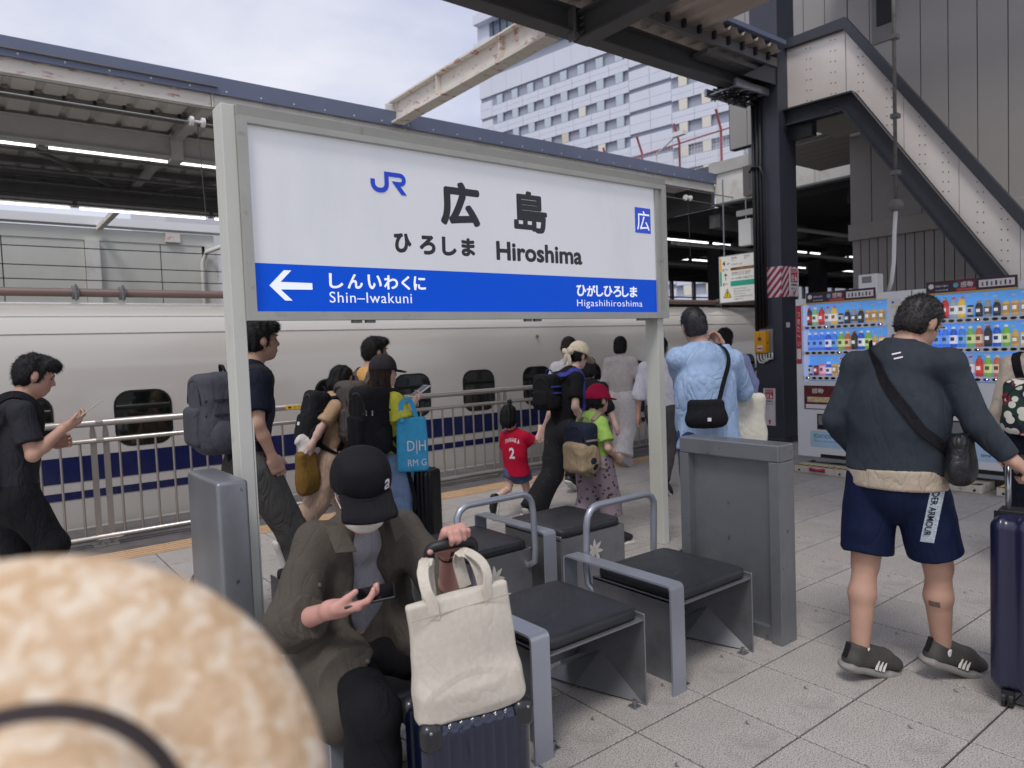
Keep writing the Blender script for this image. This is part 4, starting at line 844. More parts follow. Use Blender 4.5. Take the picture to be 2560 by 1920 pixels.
def poster_strip(par, y0, y1, z0, z1, x):
    """printed advertising strip: dark brown ground, white disc, navy block, crimson crest, white product box"""
    W = y0-y1; Hh = z1-z0
    def q(name, a, b, c, d, m, k=1):
        mb = MB(); mb.add([(x-0.0012*k, y0-a*W, z0+b*Hh), (x-0.0012*k, y0-c*W, z0+b*Hh), (x-0.0012*k, y0-c*W, z0+d*Hh), (x-0.0012*k, y0-a*W, z0+d*Hh)], [(0, 3, 2, 1)]); return mb.build(name, m, g)
    g = MB().box((x, y1, z0), (x+0.01, y0, z1)).build('poster', mat('poster_brown', s2l(58, 30, 40), 0.4, var=0.3, vscale=12), par)
    q('gold_edge', 0, 0, 1, 0.09, mat('poster_gold', s2l(206, 176, 110), 0.4)); q('navy_block', 0.09, 0.15, 0.28, 0.75, mat('poster_navy', s2l(30, 32, 70), 0.4)); q('crest', 0.34, 0.12, 0.56, 0.92, mat('poster_crimson', s2l(112, 30, 48), 0.4)); q('ribbon', 0.36, 0.14, 0.57, 0.32, mat('poster_ribbon', s2l(196, 78, 80), 0.4), 2); q('product_box', 0.6, 0.28, 0.975, 0.82, M_wr)
    mb = MB(); mb.tube([(x-0.002, y0-0.06*W, z0+0.62*Hh), (x-0.0005, y0-0.06*W, z0+0.62*Hh)], 0.026, 14); mb.build('disc', M_wr, g)
    mb = MB(); mb.tube([(x-0.003, y0-0.345*W, z0+0.6*Hh), (x-0.0005, y0-0.345*W, z0+0.6*Hh)], 0.024, 12); mb.build('badge', mat('poster_teal', s2l(90, 170, 190), 0.4), g)
    text('感動', g, M_wr, (x-0.004, y0-0.40*W, z0+0.38*Hh), (0, -1, 0), (0, 0, 1), 0.45*Hh, 0.14*W, 0.01)
    text('感動の贈り', g, M_wr, (x-0.004, y0-0.11*W, z0+0.52*Hh), (0, -1, 0), (0, 0, 1), 0.17*Hh, 0.15*W); text('30,000名様', g, M_wr, (x-0.004, y0-0.11*W, z0+0.22*Hh), (0, -1, 0), (0, 0, 1), 0.14*Hh, 0.15*W)
    for i, c in enumerate(((120, 120, 130), (60, 60, 70), (90, 110, 160), (30, 30, 34), (130, 130, 136), (80, 80, 92), (120, 70, 80))): q('product_print', 0.63+0.048*i, 0.36, 0.65+0.048*i, 0.66+0.05*(i % 2), mat('print_%d' % i, s2l(*c), 0.5), 2)
def vending(label, y_left, low_poster=True):
    t = thing('vending_machine', label, 'vending machine', (7.82, y_left, 0.0), 0, 'drink vending machines beside the column')
    Wd = 1.285
    MB().box((0.10, -Wd, 0.12), (0.78, 0, 2.0)).build('cabinet', M_vw, t, bevel=0.012)
    # door as frame around the display opening
    dz0, dz1, dy0, dy1 = 1.045, 1.925, -0.075, -1.045
    MB().box((0, dy0, 0.16), (0.10, 0, 2.0)).build('door_stile', M_vw, t); MB().box((0, -Wd, 0.16), (0.10, dy1, 2.0)).build('control_column', M_vw, t)
    MB().box((0, dy1, dz1), (0.10, dy0, 2.0)).build('door_head', M_vw, t); MB().box((0, dy1, 0.16), (0.10, dy0, dz0)).build('lower_door', M_vw, t)
    MB().box((-0.012, -Wd, 0.12), (0.10, 0, 0.158)).build('kick_strip', M_metl, t)
    MB().box((0.088, dy1, dz0), (0.0995, dy0, dz1)).build('backdrop', M_vb, t)
    MB().box((0.0, dy1-0.012, dz1), (-0.006, dy0+0.012, dz1+0.012)).build('display_trim', mat('cream_trim', s2l(224, 214, 160), 0.5), t)
    MB().box((0.005, dy0-0.06, dz0), (0.05, dy0-0.012, dz1)).build('display_side', mat('frosted_side', s2l(170, 190, 232), 0.3, emit=0.25), t)
    for r, z in enumerate((1.66, 1.368, 1.078)):
        MB().box((0.0, dy1+0.005, z-0.026), (0.08, dy0-0.005, z+0.026)).build('button_rail', M_vw, t, bevel=0.01)
        for c in range(12):
            y = -0.139-0.0755*c
            mb = MB(); mb.tube([(-0.004, 0, 0), (0.006, 0, 0)], 1.0, 14); mb.v = [(a, b*0.027, d*0.0145) for a, b, d in mb.v]
            o = mb.build('button', M_butb if rnd.random() < 0.15 else M_but, t); o.location = (0, y, z)
            if rnd.random() < 0.22: mb = MB(); mb.ell((-0.006, -0.008, 0.003), (0.003, 0.006, 0.006), None, 6, 4); mb.build('button_lamp', M_tubeL, o)
            if (c*7+r*3) % 3: MB().box((0.004, y-0.018, z+0.21+0.02*(c % 2)), (0.006, y+0.018, z+0.225+0.02*(c % 2))).build('price_tag', M_wr, t)
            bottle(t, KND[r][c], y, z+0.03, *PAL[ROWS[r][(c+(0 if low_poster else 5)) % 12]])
    mb = MB(); mb.add([(0.002, dy0, dz0), (0.002, dy1, dz0), (0.002, dy1, dz1), (0.002, dy0, dz1)], [(0, 1, 2, 3)]); mb.build('display_glass', M_vgl, t)
    poster_strip(t, -0.14, -0.93, 1.933, 2.06, -0.016)
    MB().box((-0.004, -0.068, 1.245), (0.0, -0.004, 1.925)).build('side_banner', mat('banner_red', s2l(186, 44, 62), 0.5), t)
    text('つ\nめ\nた\n～\nい', t, M_wr, (-0.0055, -0.016, 1.45), (0, -1, 0), (0, 0, 1), 0.40, 0.04, 0.0)
    MB().box((-0.004, -0.062, 1.30), (-0.0045, -0.01, 1.42)).build('banner_panel', M_wr, t)
    # lower poster, slots, decal
    pb = MB().box((-0.006, -0.52, 0.715), (0.0, -0.09, 0.99)).build('lower_poster', mat('lower_poster_frame', s2l(52, 40, 44), 0.4), t)
    MB().box((-0.008, -0.51, 0.79), (-0.006, -0.10, 0.98)).build('poster_print', mat('poster_maroon', s2l(104, 36, 40), 0.4, var=0.5, vscale=22), pb)
    MB().box((-0.009, -0.48, 0.80), (-0.008, -0.13, 0.86)).build('poster_print', mat('poster_cream', s2l(214, 190, 150), 0.4, var=0.3, vscale=25), pb)
    text('感動', pb, M_wr, (-0.0095, -0.19, 0.90), (0, -1, 0), (0, 0, 1), 0.06, 0.14, 0.01)
    MB().box((-0.008, -0.50, 0.725), (-0.006, -0.11, 0.775)).build('poster_footer', M_wr, pb)
    MB().box((-0.006, -0.85, 0.485), (0.0, -0.245, 0.665)).build('delivery_slot', mat('slot_black', s2l(24, 24, 26), 0.4), t); MB().box((-0.014, -0.83, 0.54), (-0.006, -0.265, 0.65)).build('delivery_flap', mat('slot_flap', s2l(150, 152, 156), 0.25, metal=0.4), t)
    d = MB().box((-0.004, -1.06, 0.28), (0.0, -0.16, 0.465)).build('decal', mat('decal_sky', s2l(176, 208, 236), 0.4, var=0.12, vscale=4), t)
    text('c', d, mat('decal_green', s2l(70, 160, 90), 0.4), (-0.0055, -0.20, 0.385), (0, -1, 0), (0, 0, 1), 0.045, 0.045, 0.02); text('urico', d, mat('decal_teal', s2l(70, 120, 150), 0.4), (-0.0055, -0.25, 0.385), (0, -1, 0), (0, 0, 1), 0.06, 0.16)
    text('Enjoy your special', d, mat('decal_teal'), (-0.0055, -0.21, 0.335), (0, -1, 0), (0, 0, 1), 0.028, 0.27)
    text('"cure" and "rico"', d, M_blk, (-0.0055, -0.62, 0.39), (0, -1, 0), (0, 0, 1), 0.04, 0.32); text('time with curico', d, M_blk, (-0.0055, -0.62, 0.325), (0, -1, 0), (0, 0, 1), 0.034, 0.32)
    MB().box((-0.004, -1.02, 0.16), (0.0, -0.28, 0.20)).build('vent', mat('slot_black'), t)
    s = MB().box((-0.003, -1.18, 1.815), (0.0, -1.08, 1.92)).build('info_sticker', M_wr, t); MB().ell((-0.003, -1.105, 1.885), (0.001, 0.013, 0.013)).build('sticker_mark', mat('decal_blue', s2l(40, 90, 180), 0.4), s); MB().box((-0.0042, -1.17, 1.83), (-0.003, -1.09, 1.85)).build('sticker_mark', mat('decal_lemon', s2l(224, 214, 150), 0.4), s)
    MB().box((-0.005, -1.22, 1.25), (0.0, -1.09, 1.55)).build('coin_panel', mat('coin_grey', s2l(96, 98, 104), 0.4), t); MB().box((-0.012, -1.2, 1.5), (-0.005, -1.11, 1.53)).build('note_slot', mat('slot_black'), t); MB().box((-0.007, -1.23, 0.78), (0.0, -1.10, 0.99)).build('card_reader', mat('decal_blue'), t)
    for y in (-0.12, -1.16):
        for x in (0.12, 0.66): mb = MB(); mb.tube([(x, y, 0.0), (x, y, 0.12)], 0.025, 8); mb.build('foot', M_base, t)
    return t
vending('lit white drink vending machine nearest the dark column', 4.596)
vending('lit white drink vending machine behind the man in navy shorts', 3.297)
# wheel stop blocks with hazard tape
M_hz = mat('hazard_black', s2l(40, 38, 34), 0.6); M_hy = mat('hazard_yellow', s2l(228, 178, 40), 0.5, var=0.06); M_off = mat('scuffed_white_steel', s2l(206, 200, 188), 0.55, var=0.06, vscale=8, stain=s2l(140, 128, 116), stain_scale=14)
for label, y0, ln, red in (('hazard taped anchor block with red clasp under left vending machine', 4.52, 0.60, True), ('hazard taped anchor block just right of the man in shorts', 3.02, 0.42, False), ('hazard taped anchor block partly behind the right suitcase handle', 2.48, 0.30, False)):
    t = thing('anchor_block', label, 'anchor block', (7.60, y0, 0), 0, 'anchor blocks under the vending machines')
    MB().box((0, -ln, 0.0), (0.34, 0, 0.085)).build('block', M_off, t, bevel=0.008)
    n = int(ln/0.075)
    for k in range(n):
        mb = MB(); a = -0.075*k; b = max(-ln+0.005, a-0.0375-0.035)
        mb.add([(-0.003, a-0.005, 0.087), (0.08, a-0.03, 0.0885), (0.08, a-0.0675, 0.0885), (-0.003, a-0.0425, 0.087)], [(0, 1, 2, 3)]); mb.build('hazard_stripe', M_hy, t)
    MB().box((-0.002, -ln+0.004, 0.0855), (0.085, -0.004, 0.0868)).build('hazard_ground', M_hz, t)
    for y in (-0.06, -ln+0.06): mb = MB(); mb.tube([(-0.008, y, 0.03), (0.0, y, 0.03)], 0.012, 8); mb.build('bolt', M_hz, t)
    if red:
        mb = MB(); mb.tube([(-0.012, -0.2, 0.05), (-0.016, -0.28, 0.045), (-0.012, -0.37, 0.05)], [0.022, 0.012, 0.022], 8); mb.build('clasp', M_wred, t, smooth=True)

# ================================================================== HANGING INFO BOARD, BOXES
ib = thing('platform_info_board', 'hanging white notice board with platform number 4 left of the column', 'sign', (12.0, 8.66, 2.3))
MB().box((0, -1.6, 0), (0.05, 0.0, 0.895)).build('board', mat('notice_white', s2l(220, 218, 212), 0.4, emit=0.12), ib)
MB().box((-0.004, -1.6, -0.012), (0.054, 0.012, 0.0)).box((-0.004, 0.0, 0.0), (0.054, 0.012, 0.895)).box((-0.004, -1.6, 0.895), (0.054, 0.012, 0.907)).build('frame', M_metl, ib)
def iq(name, y0, y1, z0, z1, m, k=1): mb = MB(); mb.add([(-0.002*k, -y0, z0), (-0.002*k, -y1, z0), (-0.002*k, -y1, z1), (-0.002*k, -y0, z1)], [(0, 3, 2, 1)]); return mb.build(name, m, ib)
M_or = mat('notice_orange', s2l(232, 166, 52), 0.4, emit=0.1); M_gr = mat('notice_green', s2l(40, 158, 132), 0.4, emit=0.1)
iq('orange_bar', 0.01, 0.05, 0.6, 0.86, M_or); iq('green_bar', 0.01, 0.05, 0.32, 0.6, M_gr); iq('green_band', 0.25, 1.55, 0.30, 0.40, M_gr); iq('black_band', 0.26, 1.55, 0.61, 0.655, M_blk); iq('orange_line', 0.26, 1.55, 0.655, 0.665, M_or); iq('orange_line', 0.26, 1.55, 0.60, 0.61, M_or)
def it(s, y, z, h, w=None, m=M_blk, bold=0.0): return text(s, ib, m, (-0.003, -y, z), (0, -1, 0), (0, 0, 1), h, w, bold)
it('4', 0.075, 0.71, 0.10, 0.06, M_blk, 0.02); it('番線', 0.17, 0.73, 0.032); it('16', 0.065, 0.60, 0.06, 0.05); it('号車', 0.13, 0.62, 0.03); it('8', 0.075, 0.32, 0.06, 0.035); it('号車', 0.12, 0.34, 0.03)
it('のぞみ', 0.28, 0.82, 0.045, 0.12, M_blk, 0.01); it('ひかり', 0.56, 0.825, 0.045, 0.12, M_blk, 0.01); it('NOZOMI', 0.28, 0.79, 0.014); it('HIKARI', 0.56, 0.795, 0.014); it('N700系 16両', 0.28, 0.70, 0.04, 0.24, mat('notice_blue', s2l(120, 130, 190), 0.4)); it('みずほ さくら ひかり', 0.28, 0.53, 0.045, 0.42, M_blk, 0.01); it('MIZUHO SAKURA HIKARI', 0.28, 0.51, 0.014, 0.4); it('ホーム中程へお進み下さい', 0.28, 0.43, 0.04, 0.5)
for i, s_ in enumerate(('あぶないですから、', '黄色い点字ブロックまで', 'おさがり下さい。', '小さなお子様の手をつなぎ', 'ご乗車下さい。')): it(s_, 0.32, 0.23-0.05*i, 0.032)
it('この列車は自由席', 0.30, 0.62, 0.025, 0.5, M_wr)
mb = MB(); mb.add([(-0.003, -a, b) for a, b in ((0.135, 0.43), (0.15, 0.43), (0.15, 0.53), (0.18, 0.505), (0.18, 0.525), (0.1425, 0.565), (0.105, 0.525), (0.105, 0.505), (0.135, 0.53))], [tuple(range(9))]); mb.build('arrow', M_blk, ib)
mb = MB(); mb.add([(-0.003, -a, b) for a, b in ((0.075, 0.085), (0.265, 0.085), (0.17, 0.27))], [(0, 1, 2)]); mb.build('warning_triangle', M_blk, ib); mb = MB(); mb.add([(-0.0045, -a, b) for a, b in ((0.09, 0.094), (0.25, 0.094), (0.17, 0.25))], [(0, 1, 2)]); mb.build('warning_triangle', mat('warning_yellow', s2l(232, 204, 60), 0.4), ib); it('!', 0.16, 0.11, 0.10, 0.022, M_blk, 0.03).location.x = -0.003
for y in (-0.1, -1.5): mb = MB(); mb.tube([(0.025, y, 0.9), (0.025, y, 2.4)], 0.015, 6); mb.build('hanger', M_metl, ib)
wb = thing('signal_box', 'pale metal box hanging from a wire bracket left of the column', 'box', (12.0, 8.21, 3.35))
MB().box((0, -0.27, 0), (0.16, 0, 0.5)).build('case', M_ins, wb, bevel=0.008); MB().box((0.03, -0.35, 0.58), (0.12, 0.06, 0.68)).build('bracket', M_girder, wb); mb = MB(); mb.tube([(0.08, -0.12, 0.5), (0.08, -0.12, 0.6)], 0.015, 6); mb.build('hanger', M_girder, wb); mb = MB(); mb.tube([(0.08, -0.12, 0.6), (0.08, -0.12, 1.3)], 0.012, 6); mb.build('hanger', M_girder, wb)
rb = thing('relay_box', 'grey ribbed equipment box fixed high beside the column', 'box', (12.0, 8.09, 4.28))
MB().box((0, -0.21, 0), (0.15, 0, 0.56)).build('case', mat('relay_grey', s2l(128, 124, 118), 0.6), rb, bevel=0.006)
for k in range(8): MB().box((-0.004, -0.17, 0.1+0.05*k), (0.001, -0.13, 0.125+0.05*k)).build('rib', M_steel_d, rb)
MB().box((0.05, -0.15, 0.56), (0.1, -0.1, 0.9)).build('hanger', M_girder, rb)
# ================================================================== PEOPLE: implicit bodies turned into single meshes
def V3(*a): return np.array(a, dtype=np.float64)
class SDF:
    def __init__(s): s.p = []; s.disp = None
    def _add(s, fn, lo, hi, k, op): s.p.append((fn, np.array(lo), np.array(hi), k, op)); return s
    def limb(s, a, b, ra, rb, k=0.02, fa=False, fb=False, sq=None, op='u'):
        a = np.array(a, float); b = np.array(b, float); ba = b-a; L = max(1e-6, np.linalg.norm(ba)); l2 = L*L
        def fn(P):
            q = P
            if sq is not None: n, f = sq; q = P+np.outer((P-a)@n, n)*(1/f-1)
            pa = q-a; t = pa@ba/l2; tc = np.clip(t, -1e9 if fa else 0, 1e9 if fb else 1)
            rad = np.linalg.norm(pa-np.outer(tc, ba), axis=1)-(ra+(rb-ra)*np.clip(t, 0, 1))
            if fa or fb:
                da = np.full(len(P), -1e3)
                if fa: da = np.maximum(da, -t*L)
                if fb: da = np.maximum(da, (t-1)*L)
                rad = np.minimum(np.maximum(rad, da), 0)+np.hypot(np.maximum(rad, 0), np.maximum(da, 0))
            return rad*(sq[1] if sq is not None else 1)
        m = max(ra, rb); return s._add(fn, np.minimum(a, b)-m, np.maximum(a, b)+m, k, op)
    def ell(s, c, r, R=None, k=0.02, op='u'):
        c = np.array(c, float); r = np.array(r, float); R = np.eye(3) if R is None else np.array(R)
        def fn(P):
            q = (P-c)@R; k0 = np.linalg.norm(q/r, axis=1)+1e-9; k1 = np.linalg.norm(q/(r*r), axis=1)+1e-9; return k0*(k0-1)/k1
        e = np.sqrt((R*R)@(r*r)); return s._add(fn, c-e, c+e, k, op)
    def box(s, c, hf, R=None, rd=0.01, k=0.02, op='u'):
        c = np.array(c, float); hf = np.array(hf, float); R = np.eye(3) if R is None else np.array(R)
        def fn(P):
            q = np.abs((P-c)@R)-(hf-rd); return np.linalg.norm(np.maximum(q, 0), axis=1)+np.minimum(q.max(1), 0)-rd
        e = np.abs(R)@hf; return s._add(fn, c-e, c+e, k, op)
    def ev(s, P, m):
        d = np.full(len(P), 1.0)
        for fn, lo, hi, k, op in s.p:
            mm = m+k; I = np.nonzero(((P > lo-mm) & (P < hi+mm)).all(1))[0]
            if not len(I): continue
            b = fn(P[I]); a = d[I]
            if op == 'u':
                h = np.maximum(k-np.abs(a-b), 0)/max(k, 1e-6); d[I] = np.minimum(a, b)-h*h*k*0.25
            else:
                b = -b; h = np.maximum(k-np.abs(a-b), 0)/max(k, 1e-6); d[I] = np.maximum(a, b)+h*h*k*0.25
        if s.disp is not None: d = d-s.disp(P)
        return d
    def mesh(s, h, name='body'):
        U = [p for p in s.p if p[4] == 'u']; lo = np.min([p[1] for p in U], 0)-0.03; hi = np.max([p[2] for p in U], 0)+0.03
        B = 4; nb = np.ceil((hi-lo)/(B*h)).astype(int)+1; n = nb*B
        g = np.stack(np.meshgrid(*[np.arange(k) for k in nb], indexing='ij'), -1).reshape(-1, 3)
        C = lo+(g*B+(B-1)/2)*h; dc = s.ev(C, 0.12); act = np.abs(dc) < B*h*1.35+0.012
        G = np.repeat(np.repeat(np.repeat(np.where(dc < 0, -1.0, 1.0).reshape(nb), B, 0), B, 1), B, 2)
        ga = g[act]; off = np.stack(np.meshgrid(*[np.arange(B)]*3, indexing='ij'), -1).reshape(-1, 3)
        I = (ga[:, None, :]*B+off[None]).reshape(-1, 3); G[I[:, 0], I[:, 1], I[:, 2]] = s.ev(lo+I*h, 5*h)
        S = G < 0; cnt = sum(S[a:n[0]-1+a, b:n[1]-1+b, c:n[2]-1+c].astype(np.int8) for a in (0, 1) for b in (0, 1) for c in (0, 1))
        cells = np.argwhere((cnt > 0) & (cnt < 8)); idx = np.full(tuple(n-1), -1, np.int32); idx[cells[:, 0], cells[:, 1], cells[:, 2]] = np.arange(len(cells))
        acc = np.zeros((len(cells), 3)); w = np.zeros(len(cells)); cor = [(a, b, c) for a in (0, 1) for b in (0, 1) for c in (0, 1)]
        val = {q: G[cells[:, 0]+q[0], cells[:, 1]+q[1], cells[:, 2]+q[2]] for q in cor}
        for q in cor:
            for ax in range(3):
                if q[ax]: continue
                r = list(q); r[ax] = 1; r = tuple(r); va, vb = val[q], val[r]; M = (va < 0) != (vb < 0); t = np.where(M, va/np.where(M, va-vb, 1), 0)
                p = np.array(q, float)[None]+t[:, None]*np.eye(3)[ax]; acc[M] += p[M]; w[M] += 1
        Vt = lo+(cells+acc/w[:, None])*h
        E = np.array([(1, -1, -1), (-1, -1, 1), (-1, 1, -1), (1, 1, 1)], float)
        for _ in range(2):
            e = h*0.4; D = [s.ev(Vt+k*e, 4*h) for k in E]; gr = sum(k[None]*d[:, None] for k, d in zip(E, D))/(4*e); gl = np.maximum((gr*gr).sum(1), 0.05); d0 = sum(D)/4
            st = (d0/gl)[:, None]*gr; ln = np.linalg.norm(st, axis=1); st *= np.minimum(1, 0.8*h/np.maximum(ln, 1e-9))[:, None]; Vt = Vt-st
        quads = []
        for ax in range(3):
            a, b = [q for q in range(3) if q != ax]
            s0 = [slice(None)]*3; s1 = [slice(None)]*3; s0[ax] = slice(0, n[ax]-1); s1[ax] = slice(1, n[ax])
            for q in (a, b): s0[q] = slice(1, n[q]-1); s1[q] = slice(1, n[q]-1)
            A = S[tuple(s0)]; Bv = S[tuple(s1)]; ed = np.argwhere(A != Bv); sg = A[ed[:, 0], ed[:, 1], ed[:, 2]]; 
            base = ed.copy(); base[:, a] += 1; base[:, b] += 1
            def cell(da, db): c = base.copy(); c[:, a] -= da; c[:, b] -= db; return idx[c[:, 0], c[:, 1], c[:, 2]]
            q4 = np.stack([cell(1, 1), cell(0, 1), cell(0, 0), cell(1, 0)], 1); flip = sg if ax != 1 else ~sg; q4[~flip] = q4[~flip][:, ::-1]; quads.append(q4)
        Q = np.concatenate(quads); Q = Q[(Q >= 0).all(1)]
        me = bpy.data.meshes.new(name); me.vertices.add(len(Vt)); me.vertices.foreach_set('co', Vt.ravel()); me.loops.add(len(Q)*4); me.loops.foreach_set('vertex_index', Q.ravel().astype(np.int32))
        me.polygons.add(len(Q)); me.polygons.foreach_set('loop_start', np.arange(0, len(Q)*4, 4, dtype=np.int32)); me.polygons.foreach_set('loop_total', np.full(len(Q), 4, np.int32)); me.polygons.foreach_set('use_smooth', np.ones(len(Q), bool)); me.update(calc_edges=True)
        return me
def nrm(v): v = np.array(v, float); return v/max(1e-9, np.linalg.norm(v))
def frame(fwd, up=(0, 0, 1)):
    f = nrm(fwd); l = nrm(np.cross(up, f)); u = np.cross(f, l); return np.stack([f, l, u], 1)   # columns forward, left, up
def wrinkle(amp, freq, seed=0, dirs=3):
    r = np.random.RandomState(seed); K = [(nrm(r.randn(3)*np.array([1, 1, 0.8]))*freq*(0.6+0.9*r.rand()), r.rand()*6.3, nrm(r.randn(3))*freq*0.45, r.rand()*6.3) for _ in range(dirs)]
    def f(P):
        o = np.zeros(len(P))
        for k, ph, k2, p2 in K: o += np.sin(P@k+ph+1.7*np.sin(P@k2+p2))
        return amp*(1-np.abs(o/dirs)*2.0)*0.6
    return f
M_skin = {}
def skin(name, c): return mat('skin_'+name, c, 0.5, var=0.06, vscale=14, bump=0.05, bscale=120, spec=0.35)
def cloth(name, c=(0.5, 0.5, 0.5), rough=0.85, var=0.1, vs=30, bump=0.25, bs=420, fold=0.7, fscale=6.0, **k): return mat('cloth_'+name, c, rough, var=var, vscale=vs, bump=bump, bscale=bs, spec=0.2, fold=fold, fscale=fscale, **k)
M_hair = mat('hair_black', s2l(20, 18, 20), 0.6, var=0.35, vscale=90, bump=0.7, bscale=300, stretch=(1, 1, 0.2), spec=0.3)
M_hairb = mat('hair_brown', s2l(46, 30, 28), 0.6, var=0.35, vscale=90, bump=0.7, bscale=300, stretch=(1, 1, 0.2), spec=0.3)
SK = dict(light=skin('light', s2l(196, 158, 140)), mid=skin('mid', s2l(186, 146, 126)), pale=skin('pale', s2l(206, 170, 156)))
SK['tan'] = skin('tan', s2l(182, 144, 124)); SK['seated'] = skin('seated', s2l(198, 148, 136))

def skel(h, yaw=0.0, base=(0, 0), walk=0.0, phase=1, lean=0.0, wide=1.0, over=None, head_yaw=0.0, head_pitch=0.0):
    """joint positions in world space for a standing or walking figure; over replaces joints with world positions"""
    J = dict(pelvis=(0, 0, .535), chest=(.10*lean, 0, .72), neck=(.2*lean, 0, .845), head=(.28*lean+.012, 0, .928))
    for s, n in ((1, 'L'), (-1, 'R')):
        J['sh'+n] = (.19*lean, s*.104*wide, .80); sw = -s*phase*walk
        J['el'+n] = (.17*lean+.12*sw-.01, s*.135*wide, .63); J['wr'+n] = (.16*lean+.25*sw+.03, s*.14*wide, .49)
        J['hip'+n] = (0, s*.052, .515); a = s*phase*walk
        if a >= 0: J['kn'+n] = (.30*a+.01, s*.05, .285+.02*a); J['an'+n] = (.40*a+.0, s*.05, .045+.03*a); J['to'+n] = (.40*a+.115, s*.058, .03+.05*a)
        else: J['kn'+n] = (.10*a+.015, s*.05, .285); J['an'+n] = (.55*a, s*.05, .07-.22*a*.5); J['to'+n] = (.55*a+.10, s*.055, .02)
    c, sn = math.cos(yaw), math.sin(yaw); O = {}
    for k, (x, y, z) in J.items(): O[k] = V3(base[0]+(x*c-y*sn)*h, base[1]+(x*sn+y*c)*h, z*h)
    for k, v in (over or {}).items(): O[k] = V3(*v)
    O['h'] = h; O['yaw'] = yaw; O['fwd'] = V3(c, sn, 0); O['left'] = V3(-sn, c, 0)
    hy = yaw+head_yaw; O['hf'] = V3(math.cos(hy)*math.cos(head_pitch), math.sin(hy)*math.cos(head_pitch), math.sin(head_pitch)); O['s'] = h/1.72; O['w'] = wide*.9
    return O
def hand_prims(S, wr, hd, palm_n, side, sz=1.0, curl=0.5, spread=0.12, k=0.006, tip=None, thumb=None):
    """palm, four two-part fingers and a thumb; hd: direction to fingertips, palm_n: palm normal, side: +1 thumb towards cross(palm_n, hd)"""
    hd = nrm(hd); pn = nrm(palm_n-np.dot(palm_n, hd)*hd); tv = np.cross(pn, hd)*side
    R = np.stack([hd, tv, pn], 1); c = wr+hd*0.05*sz
    S.limb(wr-hd*0.01, wr+hd*0.03*sz, 0.024*sz, 0.026*sz, 0.02); S.box(c, V3(0.046, 0.041, 0.0145)*sz, R, 0.013*sz, 0.02)
    for i, (o, L, r) in enumerate(((0.03, .068, .0092), (0.0105, .076, .0094), (-0.010, .07, .009), (-0.0295, .055, .008))):
        a = wr+hd*(0.085-abs(o)*0.2)*sz+tv*o*sz; cu = curl*(1+0.12*i)
        d1 = nrm(hd*math.cos(cu*.75)+pn*math.sin(cu*.75)+tv*spread*(o/0.03)); b = a+d1*L*.52*sz
        d2 = nrm(hd*math.cos(cu*2.0)+pn*math.sin(cu*2.0)); e = b+d2*L*.3*sz; d3 = nrm(hd*math.cos(cu*2.9)+pn*math.sin(cu*2.9)); f = e+d3*L*.24*sz
        S.limb(a-hd*0.015*sz, b, r*sz*1.08, r*sz, k); S.limb(b, e, r*sz, r*sz*.93, k); S.limb(e, f, r*sz*.93, r*sz*.8, k)
    t0 = wr+hd*0.028*sz+tv*0.03*sz+pn*0.006*sz
    th = nrm(hd*0.75+tv*0.55+pn*0.35) if thumb is None else nrm(hd*thumb[0]+tv*thumb[1]+pn*thumb[2])
    t1 = t0+th*0.035*sz; t2 = t1+nrm(th+hd*0.35+pn*curl*0.3)*0.032*sz; S.limb(t0-hd*.012*sz, t1, .0125*sz, .0108*sz, 0.012); S.limb(t1, t2, .0105*sz, .0085*sz, k)
